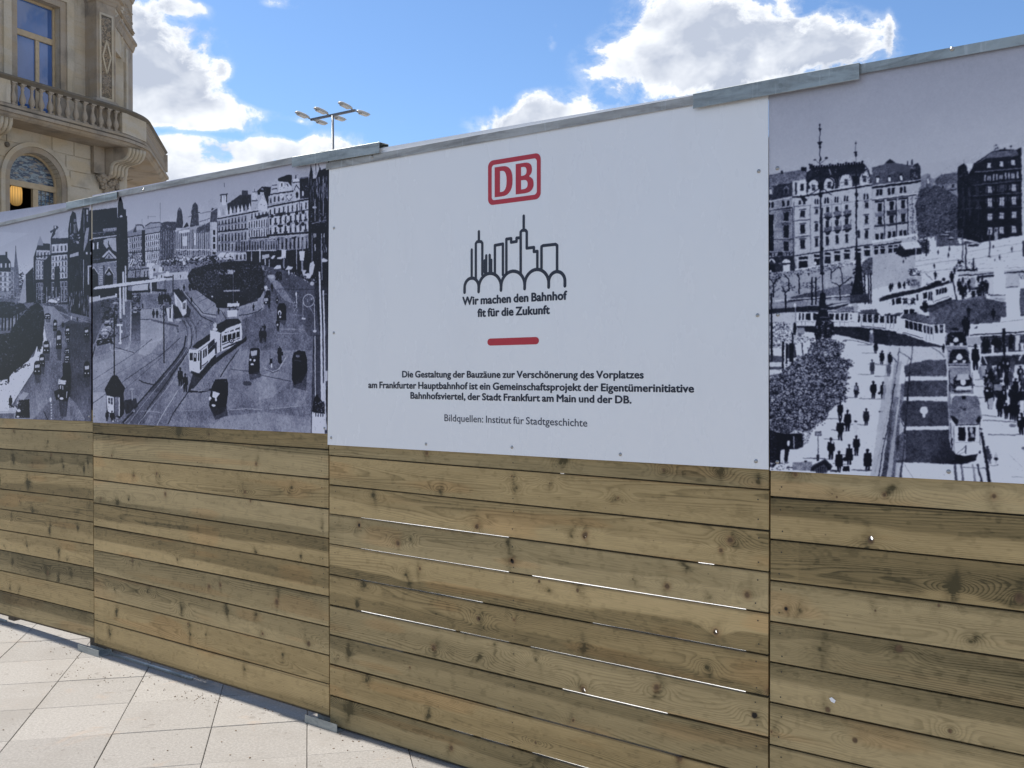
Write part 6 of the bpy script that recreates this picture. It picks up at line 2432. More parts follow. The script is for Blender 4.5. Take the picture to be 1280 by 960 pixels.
    c.line([(900, 540), (760, 760), (690, 890)], 6, .9, .8); c.line([(1000, 560), (860, 760), (800, 880)], 10, .08, .9); c.line([(1050, 490), (1000, 560)], 16, .12)
    c.line([(830, 450), (700, 620), (560, 800)], 4, .7, .6)
    c.line([(520, 750), (620, 750), (720, 762)], 5, .85, .8); c.line([(900, 745), (1110, 745)], 4, .75, .7)
    c.grad([(860, 760), (1280, 740), (1280, 900), (800, 890)], .48, .66, (0, 750), (0, 880), .8)
    c.line([(510, 440), (560, 465), (670, 490), (760, 400)], 10, .10)
    c.poly([(1000, 540), (1110, 548), (1260, 515), (1250, 540), (1130, 565), (1000, 562)], .1); c.line([(1100, 550), (1210, 536)], 6, .8)
    c.blobs([(1040, 420), (1280, 380), (1280, 500), (1100, 545)], 200, 3, 8, .15, .85, .6)
    c.poly([(1050, 370), (1130, 370), (1280, 180), (1280, 260), (1060, 520), (1000, 540)], .08, .85)
    # near tram, rear car
    c.poly([(1008, 130), (1090, 140), (1270, 0), (1440, -120), (1440, 60), (1270, 190), (1115, 375), (1012, 350)], .93)
    c.poly([(1040, 110), (1090, 60), (1280, -60), (1430, -160), (1440, -120), (1100, 128)], .10)
    c.line([(1090, 140), (1280, 5), (1420, -100)], 14, .95); c.line([(1100, 158), (1280, 22)], 4, .2)
    c.box(1016, 168, 1048, 242, .10); c.box(1056, 170, 1086, 252, .06); c.box(1064, 180, 1078, 215, .9); c.poly([(1100, 170), (1112, 165), (1112, 245), (1100, 250)], .08)
    c.poly([(1120, 150), (1136, 145), (1136, 325), (1120, 340)], .07)
    for x in (1150, 1172, 1204, 1228):
        y = 110 + (1172 - x) * .62
        c.poly([(x, y + 20), (x + 16, y + 8), (x + 16, y + 84), (x, y + 98)], .08)
    c.line([(1140, 300), (1265, 205)], 9, .10); c.line([(1140, 318), (1265, 222)], 4, .15)
    c.poly([(1030, 345), (1110, 372), (1270, 190), (1280, 240), (1120, 420), (1030, 370)], .06, .9)
    c.blobs([(1010, 310), (1060, 315), (1050, 370), (1010, 350)], 12, 3, 7, .3, .9)
    c.person(922, 500, 190, .06); c.person(972, 560, 190, .07, w=1.1); c.line([(965, 470), (930, 520)], 6, .85)
    # kiosk with pointed roof
    c.poly([(365, 640), (480, 620), (500, 700), (440, 760), (380, 780), (350, 700)], .12, .9)
    c.poly([(345, 865), (460, 720), (470, 750), (370, 870)], .85, .6); c.line([(350, 860), (450, 760)], 18, .15)
    c.poly([(183, 575), (260, 600), (358, 575), (362, 770), (320, 825), (190, 760)], .10)
    c.poly([(185, 590), (258, 610), (260, 800), (195, 750)], .90); c.poly([(202, 615), (248, 620), (248, 685), (202, 672)], .25)
    c.line([(225, 615), (225, 680)], 6, .9); c.line([(202, 645), (248, 650)], 4, .9)
    c.poly([(265, 610), (305, 605), (305, 800), (265, 800)], .48); c.box(306, 612, 318, 800, .85)
    c.poly([(165, 535), (215, 440), (240, 400), (265, 388), (295, 400), (318, 440), (372, 520), (355, 575), (260, 605), (180, 575)], .05)
    c.blobs([(200, 480), (260, 410), (330, 480), (340, 560), (190, 560)], 30, 5, 14, .02, .22)
    c.line([(262, -250), (262, 395)], 13, .05); c.ell(262, 360, 10, 14, .05)
    c.person(190, 850, 110, .08, w=1.5); c.person(240, 855, 110, .06, w=2.2); c.ell(250, 850, 12, 6, .9); c.person(265, 850, 60, .1, w=1.5)
    c.blobs([(270, 800), (340, 810), (340, 850), (270, 850)], 20, 5, 12, .5, .9)
    c.line([(757, -300), (760, 270)], 12, .08); c.line([(440, 545), (442, 640)], 7, .8); c.ell(440, 528, 26, 12, .7)
    c.line([(70, 100), (45, 210)], 10, .15); c.poly([(90, 40), (230, 20), (250, 60), (90, 100)], .06); c.blobs([(80, 0), (250, 0), (240, 70), (80, 100)], 30, 5, 14, .05, .8)
    c.line([(225, 100), (230, 140), (360, 140), (410, 110), (415, 0)], 5, .85, .8); c.line([(270, 110), (360, 138), (460, 165)], 6, .15)
    c.line([(330, 30), (400, 0)], 8, .2); c.box(305, 62, 335, 80, .95); c.line([(322, 0), (322, 40)], 12, .9)
    # ---------- (260,300)x8 tram head
    F(260, 300, 8)
    c.poly([(20, 900), (60, 940), (330, 830), (342, 930), (335, 1005), (200, 1075), (70, 1145), (60, 1100), (20, 1000)], .92)
    c.poly([(60, 860), (190, 790), (300, 785), (335, 825), (100, 915), (60, 930)], .08)
    c.poly([(20, 900), (100, 915), (120, 960), (30, 950)], .92)
    for x in (170, 222, 272, 305):
        y = 925 - (x - 170) * .36
        c.poly([(x, y), (x + (34 if x < 300 else 12), y - 13), (x + (34 if x < 300 else 12), y + 75), (x, y + 92)], .08)
    c.ell(70, 850, 18, 26, .85); c.ell(70, 890, 24, 18, .9); c.poly([(100, 915), (200, 850), (230, 850), (130, 930)], .10)
    c.line([(180, 790), (130, 700)], 6, .15); c.line([(185, 780), (160, 720)], 4, .2)
    c.poly([(192, 632), (312, 628), (312, 665), (192, 668)], .9); c.blobs([(195, 660), (308, 655), (300, 705), (200, 705)], 30, 5, 12, .05, .3); c.poly([(190, 705), (292, 698), (290, 765), (195, 770)], .93); c.box(286, 610, 296, 640, .85)
    F(260, 420, 6.857)
    c.poly([(0, 60), (60, 0), (270, -60), (275, 60), (120, 130), (60, 150), (0, 230)], .90)
    c.poly([(0, 120), (60, 60), (70, 90), (0, 160)], .08)
    c.poly([(0, 70), (55, 20), (58, 60), (0, 115)], .12); c.line([(0, 60), (65, 0)], 6, .95)
    c.poly([(120, 0), (272, -40), (272, 5), (120, 60)], .08); c.line([(120, 75), (272, 18)], 6, .1); c.line([(130, 105), (270, 45)], 12, .08)
    for x in (130, 165, 205, 240):
        c.line([(x, -40), (x, 40)], 7, .92)
    c.ell(200, 40, 20, 22, .10); c.ell(200, 40, 13, 15, .9); c.ell(200, 40, 6, 7, .1)
    c.box(76, -20, 84, 120, .9); c.box(104, -20, 112, 130, .15); c.poly([(56, 60), (76, 50), (76, 150), (60, 155)], .2)
    c.poly([(0, 235), (120, 150), (290, 30), (330, 0), (330, 40), (120, 190), (0, 290)], .07, .95)
    # road surface, kerb lines, cars
    c.line([(262, 115), (180, 230), (105, 350)], 9, .10); c.line([(270, 118), (190, 235), (115, 358)], 5, .62, .8)
    c.grad([(0, 640), (880, 600), (880, 840), (0, 810)], .46, .60, (0, 640), (0, 830), .7)
    c.poly([(440, 350), (560, 290), (480, 380)], .75, .5); c.poly([(100, 370), (200, 270), (300, 290), (180, 460)], .5, .5)
    c.blobs([(0, 200), (900, 100), (900, 830), (0, 800)], 700, 2, 6, .2, .75, .30)
    c.poly([(120, 690), (480, 650), (880, 700), (880, 840), (0, 810)], .82, .35); c.poly([(480, 340), (620, 300), (700, 380), (560, 520), (400, 560), (300, 480)], .72, .35); c.poly([(250, 90), (350, 90), (340, 320), (180, 330)], .68, .35)
    c.blobs([(100, 380), (880, 420), (880, 830), (0, 800)], 90, 30, 90, .3, .8, .12)
    c.line([(185, 632), (330, 622), (460, 628)], 5, .92, .8); c.line([(530, 622), (660, 612), (770, 600)], 5, .85, .8)
    c.line([(200, 285), (340, 300), (480, 340), (710, 388)], 6, .12, .7); c.ell(335, 405, 40, 20, .22, .8)
    def car2(x0, y0, x1, y1):
        c.poly([(x0, y1), (x0 + 3, (y0 + y1) / 2), (x0 + (x1 - x0) * .15, y0 + 8), (x0 + (x1 - x0) * .3, y0), (x1 - 8, y0), (x1, y0 + 20), (x1, y1 - 15), (x1 - 25, y1)], .05)
    car2(347, 103, 443, 325)
    c.poly([(366, 128), (420, 122), (418, 165), (370, 170)], .78); c.ell(363, 203, 10, 11, .92); c.ell(398, 207, 9, 11, .92); c.ell(378, 241, 15, 9, .97); c.blobs([(370, 165), (410, 165), (410, 190), (370, 190)], 10, 3, 7, .2, .6)
    c.poly([(350, 320), (440, 300), (460, 350), (360, 380)], .18, .6)
    c.poly([(720, 370), (720, 200), (735, 140), (780, 122), (830, 130), (850, 200), (852, 300), (800, 400), (740, 420)], .05)
    c.poly([(752, 160), (785, 160), (785, 180), (752, 180)], .5); c.line([(745, 205), (800, 215)], 5, .4); c.blobs([(735, 150), (840, 150), (840, 260), (735, 260)], 14, 3, 8, .1, .4)
    c.poly([(725, 400), (850, 300), (840, 470), (730, 440)], .15, .6)
    c.poly([(30, 440), (60, 370), (160, 365), (172, 400), (172, 500), (150, 640), (60, 690), (10, 600), (15, 530)], .05)
    c.poly([(35, 520), (40, 470), (102, 490), (70, 535)], .92); c.ell(18, 535, 12, 18, .9); c.ell(68, 545, 10, 15, .9); c.ell(47, 593, 18, 12, .97); c.poly([(20, 540), (60, 540), (60, 600), (20, 600)], .06); c.ell(47, 593, 17, 11, .97)
    c.poly([(20, 620), (160, 600), (170, 680), (60, 720)], .15, .7)
    c.person(610, 190, 100, .05, w=1.4); c.person(628, 220, 110, .05, w=1.2); c.ell(605, 102, 8, 8, .8)
    c.poly([(490, 280), (560, 300), (600, 280), (665, 180), (640, 165), (560, 175), (500, 250)], .48); c.line([(488, 275), (520, 298), (570, 303), (610, 280), (665, 185)], 9, .78); c.line([(500, 290), (560, 310), (610, 290)], 4, .1)
    c.poly([(598, 220), (598, 100), (628, 100), (632, 230), (615, 240)], .06); c.box(528, 190, 550, 245, .08); c.ell(540, 185, 11, 10, .5); c.line([(543, 235), (545, 268)], 12, .9)
    c.person(455, 60, 130, .1, w=1.2); c.person(485, 50, 120, .12, w=1.1)
    # right edge pillar
    c.grad([(900, -10), (1050, -10), (1050, 830), (880, 830)], .18, .24, (0, 0), (0, 500), .85)
    c.line([(916, 0), (920, 520)], 8, .80); c.line([(970, -50), (976, 560)], 17, .90); c.line([(997, -20), (1006, 800)], 13, .86)
    c.poly([(895, 650), (900, 560), (930, 490), (960, 540), (1000, 580), (1000, 660)], .08); c.blobs([(900, 560), (995, 570), (995, 650), (900, 650)], 50, 4, 10, .1, .85)
    c.poly([(892, 650), (1000, 668), (1000, 840), (888, 835)], .90); c.line([(895, 640), (1000, 660)], 12, .08)
    for x in (920, 940, 962, 980):
        c.box(x, 655, x + 8, 690, .15)
    c.poly([(1008, 295), (1060, 292), (1060, 390), (1008, 385)], .80); c.box(1010, 430, 1040, 760, .10); c.ell(990, 430, 10, 24, .85); c.box(984, 400, 998, 560, .85)
    c.line([(1003, 560), (1012, 800)], 9, .85)
    dabs(c, [(116, 262), (158, 300), (230, 285), (280, 262), (350, 225), (410, 205), (409, 380), (116, 370)], 3200, .48, .4, 1.1)
    dabs(c, [(116, 370), (409, 380), (408, 541), (116, 527)], 2800, .34, .35, 1.1)


def dabs(c, pts, n, al, r0=.4, r1=1.3):
    c.frame()
    c.blobs(pts, n, r0, r1, .0, 1.0, al)


def art_right(c):
    F = c.frame
    F()
    c.tint = (.995, .995, 1.01)
    c.quiet([(950, 60), (1700, -60), (1700, 120), (1250, 180), (1150, 225), (1080, 195), (950, 212)])
    c.lw = .7
    c.grad([(950, 40), (1700, -40), (1700, 330), (950, 330)], .69, .86, (1100, 90), (1100, 310))
    c.poly([(1150, 206), (1200, 197), (1240, 186), (1290, 175), (1700, 120), (1700, 260), (1160, 260)], .76, .6)
    c.poly([(955, 290), (1700, 200), (1700, 640), (955, 640)], .90)
    K = 7.3824
    # ---- tile (950,150)
    F(950, 150, K)
    c.lw = 4.5
    # left dark-roofed house
    c.poly([(70, 510), (200, 485), (430, 455), (430, 560), (70, 612)], .46)
    c.blobs([(70, 520), (430, 465), (430, 560), (70, 612)], 160, 4, 9, .3, .62, .5)
    c.poly([(70, 612), (330, 570), (330, 690), (300, 700), (70, 745)], .18)
    for x in (98, 240):
        c.poly([(x - 22, 690), (x - 22, 640), (x, 620), (x + 24, 636), (x + 24, 684)], .35); c.box(x - 12, 640, x + 12, 682, .85 if x < 200 else .12); c.line([(x - 25, 640), (x, 612), (x + 27, 635)], 6, .7)
    c.blobs([(75, 620), (330, 580), (330, 690), (75, 735)], 50, 4, 9, .08, .4, .7)
    c.box(380, 435, 426, 470, .10); c.box(452, 402, 486, 450, .10); c.box(190, 466, 214, 495, .15)
    c.poly([(70, 745), (300, 700), (300, 1000), (70, 1000)], .60)
    for x in (82, 115, 215, 258):
        c.poly([(x - 12, 820 - x * .1), (x - 12, 775 - x * .1), (x, 762 - x * .1), (x + 12, 772 - x * .1), (x + 12, 816 - x * .1)], .07)
    c.line([(70, 842), (300, 806)], 14, .15); c.line([(70, 752), (300, 712)], 8, .85)
    # white front
    white = [(300, 565), (430, 540), (560, 520), (1035, 470), (1035, 1500), (300, 1600)]
    c.poly(white, .80)
    c.blobs(white, 900, 4, 16, .62, .92, .30)
    c.scratch(white, 260, 0, 60, 5, .55, .75, .30)
    # roof with dormers and the sign letters on the ridge
    c.poly([(430, 480), (480, 440), (960, 400), (1000, 450), (1035, 590), (700, 640), (430, 700), (420, 560)], .14)
    c.poly([(345, 565), (425, 552), (425, 700), (345, 700)], .86); c.box(372, 590, 404, 655, .10); c.box(322, 575, 340, 690, .1)
    for x0, x1 in ((445, 545), (590, 690), (720, 740), (735, 850), (920, 1010)):
        xm = (x0 + x1) / 2; yb = 690 - (xm - 500) * .17
        t = np.linspace(np.pi, 0, 10)
        c.poly([(x0, yb)] + [(xm + (x1 - x0) / 2 * np.cos(a), yb - 90 - 55 * np.sin(a)) for a in t] + [(x1, yb)], .84)
        c.box(xm - 16, yb - 95, xm + 16, yb - 40, .15); c.line([(x0 + 8, yb - 60), (x1 - 8, yb - 90)], 6, .5); c.blobs([(x0, yb - 120), (x1, yb - 120), (x1, yb), (x0, yb)], 16, 3, 9, .1, .9, .8)
        c.line([(xm + (x1 - x0) / 2 * np.cos(a), yb - 90 - 55 * np.sin(a)) for a in t], 10, .08)
    c.poly([(830, 500), (860, 440), (900, 420), (920, 480), (905, 600), (860, 600)], .25); c.poly([(845, 515), (910, 515), (885, 590), (870, 590)], .06)
    c.blobs([(960, 430), (1000, 440), (1035, 590), (1000, 600)], 40, 4, 12, .1, .9, .9)
    # ridge lettering: too far off to read, a row of dark blocks
    for i, x in enumerate(range(485, 960, 25)):
        y = 447 - (x - 485) * .09
        c.box(x, y - (22 if i % 3 else 30), x + 19, y + 8, .05)
    c.line([(480, 460), (960, 410)], 16, .06); c.poly([(480, 450), (965, 410), (965, 490), (640, 520), (480, 530)], .10, .85)
    c.line([(640, 455), (655, 505)], 8, .8); c.blobs([(490, 470), (700, 455), (700, 510), (490, 540)], 30, 4, 10, .1, .7)
    c.line([(300, 712), (430, 700), (700, 652), (1050, 598)], 15, .08); c.line([(310, 698), (1045, 586)], 6, .93)
    c.poly([(370, 690), (410, 700), (435, 740), (400, 760), (370, 720)], .08)
    # small top-floor windows
    for xa in (368, 408, 508, 530, 602, 626, 692, 714, 782, 806, 962, 990):
        y = 735 - (xa - 500) * .10
        c.poly([(xa - 8, y + 45), (xa - 8, y), (xa, y - 12), (xa + 8, y), (xa + 8, y + 45)] if xa > 500 else [(xa - 12, y + 35), (xa - 12, y - 5), (xa + 12, y - 8), (xa + 12, y + 33)], .10)
    c.line([(310, 800), (470, 785)], 7, .3); c.line([(480, 805), (1035, 730)], 5, .35, .7)
    # main windows, drawn by column over the joined tiles; F(950,260) y = y150 - 812
    def win(x, y, w, h, top=True, v=.07):
        c.box(x - w / 2, y, x + w / 2, y + h, v)
        c.line([(x, y), (x, y + h)], 2.2, .5, .6)
        if top:
            c.line([(x - w * .75, y - 8), (x + w * .75, y - 12)], 9, .12)
        c.line([(x - w * .7, y + h + 6), (x + w * .7, y + h + 3)], 6, .35)
    F(950, 260, K)
    for x, rows_, w in ((393, ((22, 60), (152, 80), (292, 78)), 42), (520, ((8, 42), (140, 66), (278, 74)), 26), (982, ((-54, 50), (68, 74), (202, 76)), 30)):
        for y, h in rows_:
            win(x, y, w, h)
    for x in (622, 710, 800):
        dy = (622 - x) * .12
        win(x, -8 + dy, 26, 44, False); win(x, 118 + dy, 30, 74, False); win(x, 258 + dy, 26, 78, False)
        for yy in (85, 215):
            c.poly([(x - 34, yy + dy - 36), (x + 44, yy + dy - 46), (x + 40, yy + dy + 4), (x + 10, yy + dy + 22), (x - 22, yy + dy + 10)], .40)
            c.blobs([(x - 34, yy + dy - 34), (x + 42, yy + dy - 44), (x + 38, yy + dy), (x - 24, yy + dy + 10)], 26, 3, 9, .05, .7, .8)
            c.line([(x - 36, yy + dy + 6), (x + 42, yy + dy - 6)], 8, .08)
            c.poly([(x - 20, yy + dy + 8), (x + 32, yy + dy), (x + 16, yy + dy + 30), (x - 6, yy + dy + 30)], .10)
    for x in (660, 745, 835):
        c.box(x - 4, 130 - (x - 660) * .12, x + 4, 165 - (x - 660) * .12, .5)
    win(910, 200, 22, 70, False)
    c.line([(300, 122), (465, 104)], 9, .12); c.line([(320, 275), (470, 255)], 7, .35); c.line([(345, 255), (440, 240)], 14, .9); c.line([(345, 262), (440, 250)], 5, .3)
    c.blobs([(500, 110), (545, 105), (545, 250), (500, 255)], 22, 3, 8, .2, .6, .6); c.blobs([(950, 30), (1005, 25), (1005, 180), (950, 185)], 22, 3, 8, .2, .5, .6)
    c.line([(312, -60), (318, 430)], 6, .25); c.line([(462, -20), (466, 400)], 5, .3); c.line([(1038, -180), (1045, 330)], 7, .2); c.line([(660, -80), (662, 60)], 4, .45); c.line([(748, -90), (748, 30)], 4, .45)
    c.line([(240, 450), (560, 400), (1040, 330)], 6, .25)
    # shop floor
    c.line([(325, 440), (560, 405)], 8, .12); c.line([(590, 400), (1035, 338)], 7, .12)
    for x0, y0, x1, y1 in ((358, 448, 440, 552), (502, 430, 552, 525), (598, 410, 650, 510), (686, 398, 738, 488), (774, 382, 828, 472), (875, 372, 930, 460), (960, 352, 1014, 440)):
        c.box(x0, y0, x1, y1, .07)
        c.box(x0, y0 + (y1 - y0) * .24, x1, y0 + (y1 - y0) * .38, .85)
        c.blobs([(x0, y0 + 40), (x1, y0 + 40), (x1, y1), (x0, y1)], 8, 3, 8, .1, .6, .7)
    c.ell(512, 510, 11, 16, .95)
    # dark tall windows of the left house, arcade
    c.poly([(65, 25), (300, 10), (310, 590), (65, 600)], .55)
    c.blobs([(65, 25), (300, 10), (310, 590), (65, 600)], 260, 3, 9, .2, .85, .6)
    c.box(76, 60, 126, 395, .06); c.line([(128, 150), (130, 190)], 10, .9)
    for y0, y1 in ((35, 118), (160, 275), (310, 395)):
        c.box(218, y0, 264, y1, .07); c.line([(205, y0 - 8), (280, y0 - 14)], 12, .25); c.line([(210, y1 + 6), (275, y1 + 3)], 5, .85)
    c.poly([(200, 150), (240, 128), (285, 146), (240, 140)], .2)
    c.line([(70, 292), (310, 285)], 7, .12)
    c.line([(300, 0), (312, 590)], 8, .2)
    c.poly([(68, 412), (312, 398), (312, 430), (68, 450)], .10)
    F(950, 260, K)
    # remains of a shop name on the fascia
    def glyph(x, y, ch, s=26):
        st = {'L': [[(0, 0), (0, 1), (.6, 1)]], 'E': [[(.6, 0), (0, 0), (0, 1), (.6, 1)], [(0, .5), (.5, .5)]], 'R': [[(0, 1), (0, 0), (.6, 0), (.6, .5), (0, .5)], [(.2, .5), (.6, 1)]],
              'B': [[(0, 0), (0, 1), (.6, 1), (.6, .5), (0, .5)], [(0, 0), (.55, 0), (.55, .5)]], 'U': [[(0, 0), (0, 1), (.6, 1), (.6, 0)]], 'S': [[(.6, 0), (0, 0), (0, .5), (.6, .5), (.6, 1), (0, 1)]]}[ch]
        for p in st:
            c.line([(x + a * s, y + b * s) for a, b in p], 4.5, .9)
    for ch, x, y in (('L', 84, 418), ('E', 114, 416), ('R', 142, 414), ('B', 218, 406), ('U', 250, 404), ('S', 284, 402)):
        glyph(x, y, ch)
    c.poly([(68, 455), (320, 435), (325, 600), (68, 605)], .16)
    c.scratch([(140, 470), (210, 465), (210, 600), (140, 600)], 40, 30, -2, 4, .1, .5, .7); c.scratch([(285, 460), (320, 460), (325, 600), (285, 600)], 25, 25, -2, 4, .1, .5, .7)
    for x in (105, 243):
        t = np.linspace(np.pi, 0, 12)
        c.poly([(x + 38 * np.cos(a), 508 - 40 * np.sin(a)) for a in t], .88); c.line([(x - 34, 512), (x + 34, 510)], 9, .1)
    c.poly([(85, 505), (105, 478), (128, 505)], .1); c.poly([(210, 525), (278, 520), (278, 600), (210, 600)], .88); c.box(75, 525, 140, 590, .07); c.ell(95, 590, 14, 20, .8)
    # ---- pavement side of the row of houses, promenade strips
    c.poly([(320, 560), (900, 480), (1255, 440), (1255, 960), (320, 960)], .90)
    c.poly([(65, 600), (900, 520), (900, 960), (65, 960)], .72)
    c.poly([(280, 820), (860, 690), (860, 790), (280, 850)], .20, .8); c.poly([(600, 750), (860, 700), (880, 850), (560, 850)], .45, .8)
    c.line([(65, 860), (860, 800)], 12, .88); c.line([(65, 890), (400, 845)], 12, .2); c.line([(260, 850), (860, 815)], 8, .12)
    c.poly([(65, 880), (450, 850), (420, 930), (65, 950)], .62); c.poly([(65, 935), (430, 905), (430, 960), (65, 965)], .12)
    c.blobs([(65, 760), (700, 700), (700, 900), (65, 930)], 130, 4, 16, .15, .95, .45)
    # clipped plane trees
    def treerow(pts, n, v1=.62):
        c.blobs(pts, n, 5, 12, .05, v1, .8)
    treerow([(70, 590), (180, 600), (430, 560), (800, 490), (860, 500), (850, 530), (700, 560), (430, 610), (200, 640), (80, 690)], 420)
    treerow([(70, 690), (160, 650), (330, 720), (300, 770), (100, 780)], 160)
    for p in ([(125, 700), (150, 660), (190, 640)], [(125, 820), (125, 700), (90, 650)], [(268, 760), (262, 650), (220, 610)], [(362, 790), (362, 640), (345, 620)], [(235, 950), (232, 780), (200, 720)], [(232, 780), (280, 740)],
              [(656, 650), (656, 570), (630, 550)], [(762, 700), (748, 560), (720, 540)], [(740, 850), (735, 720), (660, 680)], [(735, 720), (800, 670), (840, 640)], [(448, 620), (440, 600)], [(656, 600), (700, 560)]):
        c.line(p, 10, .07)
    c.blobs([(640, 650), (800, 620), (840, 650), (760, 690), (660, 700)], 70, 4, 10, .1, .6, .8); c.blobs([(380, 690), (540, 680), (540, 740), (380, 740)], 50, 5, 12, .08, .5, .8)
    c.line([(103, 790), (105, 960)], 16, .07); c.ell(103, 800, 16, 14, .25)
    c.poly([(945, 500), (1000, 460), (1120, 445), (1230, 455), (1245, 500), (1180, 590), (1110, 610), (1040, 620), (950, 620), (930, 560)], .30)
    c.blobs([(935, 500), (1000, 460), (1120, 445), (1230, 455), (1245, 500), (1180, 590), (1040, 625), (935, 600)], 420, 5, 13, .08, .72, .8)
    for x in (965, 1000, 1020):
        c.line([(x, 600), (x + 4, 880)], 12, .08)
    c.line([(560, 630), (475, 700)], 5, .2)
    for x in (480, 515):
        c.line([(x, 640), (x, 890)], 15, .07)
    c.blobs([(455, 690), (545, 690), (545, 760), (455, 760)], 22, 6, 14, .05, .2)
    # open square to the right of the houses, tile (1110,260)
    F(1110, 260, K)
    c.poly([(0, 470), (120, 450), (440, 350), (840, 310), (1255, 280), (3200, 200), (3200, 960), (0, 960)], .90)
    for a in ([(200, 495), (460, 465)], [(120, 560), (460, 500), (700, 470)], [(60, 625), (500, 570), (640, 560)], [(740, 400), (1255, 320)], [(740, 480), (960, 440), (1255, 385)], [(800, 560), (1255, 545)]):
        c.line(a, 5, .55, .7)
    c.scratch([(80, 480), (700, 400), (1255, 330), (1255, 540), (80, 640)], 90, 50, -6, 3, .5, .8, .5)
    # ---- corner house with its richly stacked floors, tile (1110,150)
    F(950, 150, K)
    c.poly([(1035, 440), (1180, 395), (1195, 360), (1240, 395), (1400, 420), (1470, 440), (1480, 560), (1430, 600), (1035, 650)], .34)
    c.poly([(1010, 500), (1400, 470), (1430, 590), (1040, 610)], .30)
    c.poly([(1150, 400), (1195, 358), (1245, 395)], .12)
    c.blobs([(1040, 430), (1200, 400), (1400, 425), (1440, 480), (1040, 500)], 130, 4, 9, .2, .5, .5)
    for x, y in ((1085, 545), (1192, 540), (1300, 525)):
        c.poly([(x - 20, y + 30), (x - 20, y - 20), (x, y - 38), (x + 20, y - 22), (x + 20, y + 28)], .12); c.box(x - 11, y - 14, x + 13, y + 28, .92)
    c.poly([(1385, 470), (1420, 410), (1450, 395), (1480, 420), (1482, 545), (1385, 560)], .16)
    c.blobs([(1400, 420), (1475, 410), (1480, 550), (1390, 560)], 55, 5, 14, .1, .9, .85)
    c.box(1356, 375, 1366, 420, .12); c.box(1398, 362, 1410, 415, .12)
    c.poly([(1035, 610), (1480, 560), (1470, 700), (1420, 1480), (1035, 1560)], .78)
    c.blobs([(1035, 610), (1480, 560), (1420, 1200), (1035, 1260)], 420, 4, 14, .5, .95, .35)
    c.line([(1035, 625), (1485, 562)], 20, .10); c.line([(1040, 608), (1490, 548)], 8, .93)
    for x in (1085, 1115, 1190, 1225, 1300, 1335):
        c.box(x - 12, 640 - (x - 1085) * .11, x + 12, 700 - (x - 1085) * .11, .08)
    c.line([(1040, 740), (1440, 690)], 9, .2); c.line([(1040, 728), (1440, 678)], 5, .95)
    for x in (1105, 1215, 1320):
        d = (x - 1105) * -.12
        c.line([(x - 42, 752 + d), (x + 42, 745 + d)], 16, .12)
        c.box(x - 18, 765 + d, x + 18, 840 + d, .08)
        c.poly([(x - 48, 850 + d), (x + 48, 840 + d), (x + 44, 885 + d), (x - 44, 895 + d)], .18, .9 if x == 1215 else .35)
        c.box(x - 18, 890 + d, x + 18, 965 + d, .09)
        c.line([(x - 48, 980 + d), (x + 48, 972 + d)], 18, .22)
        c.box(x - 36, 1045 + d, x - 8, 1100 + d, .08); c.box(x + 6, 1042 + d, x + 32, 1096 + d, .08)
    c.blobs([(1045, 860), (1420, 810), (1420, 1010), (1045, 1060)], 70, 3, 10, .1, .9, .55)
    for x in (1145, 1255, 1362, 1405):
        c.line([(x, 730 - (x - 1145) * .1), (x + 3, 1110 - (x - 1145) * .1)], 8, .12 if x != 1405 else .5)
    c.blobs([(1380, 720), (1450, 700), (1440, 1120), (1390, 1130)], 90, 4, 12, .05, .9, .75)
    c.line([(1040, 1120), (1420, 1060)], 22, .92); c.line([(1045, 1162), (1300, 1125)], 12, .12)
    for x in (1070, 1130, 1200, 1250):
        c.box(x - 16, 1170 - (x - 1070) * .1, x + 20, 1235 - (x - 1070) * .1, .08); c.box(x - 16, 1185 - (x - 1070) * .1, x + 20, 1195 - (x - 1070) * .1, .8)
    F(1110, 260, K)
    c.poly([(70, 420), (110, 330), (320, 350), (310, 420), (130, 455)], .10)
    c.poly([(100, 322), (248, 304), (305, 362), (160, 385)], .90)
    c.box(262, 368, 300, 412, .12); c.box(250, 372, 262, 430, .75); c.poly([(270, 300), (330, 290), (380, 300), (380, 420), (320, 420), (310, 360)], .16)
    c.blobs([(240, 120), (330, 110), (390, 300), (390, 430), (320, 430), (250, 260)], 110, 5, 13, .04, .95, .8)
    c.poly([(250, 240), (330, 235), (330, 265), (260, 270)], .9); c.box(402, 292, 428, 425, .90); c.line([(352, 290), (354, 440)], 14, .08); c.line([(360, 180), (360, 300)], 5, .5); c.line([(434, 150), (434, 300)], 6, .2)
    for x, y, h in ((142, 512, 36), (462, 425, 40), (568, 400, 50), (556, 460, 50), (166, 478, 28), (985, 490, 26), (970, 375, 38), (1145, 405, 55), (1028, 478, 50)):
        c.person(x, y, h, .12, w=1.5)
    # far roofs and trees between the blocks, tile (1110,150)
    F(1110, 150, K)
    c.poly([(300, 520), (350, 500), (370, 490), (400, 540), (430, 540), (490, 500), (640, 480), (640, 760), (300, 760)], .62)
    c.poly([(420, 570), (490, 500), (640, 492), (640, 590), (450, 595)], .40); c.poly([(470, 595), (620, 580), (620, 640), (520, 650)], .55); c.box(498, 605, 514, 630, .1); c.box(590, 594, 608, 618, .1)
    c.line([(520, 655), (630, 640)], 8, .15); c.poly([(350, 560), (360, 500), (385, 500), (400, 550), (390, 640), (350, 640)], .5); c.box(362, 545, 376, 585, .9)
    c.poly([(290, 640), (450, 600), (640, 700), (650, 990), (520, 1040), (280, 1100), (250, 800)], .30)
    c.blobs([(290, 620), (450, 590), (520, 660), (640, 700), (650, 990), (520, 1040), (280, 1100), (250, 800)], 1300, 4, 12, .08, .70, .6)
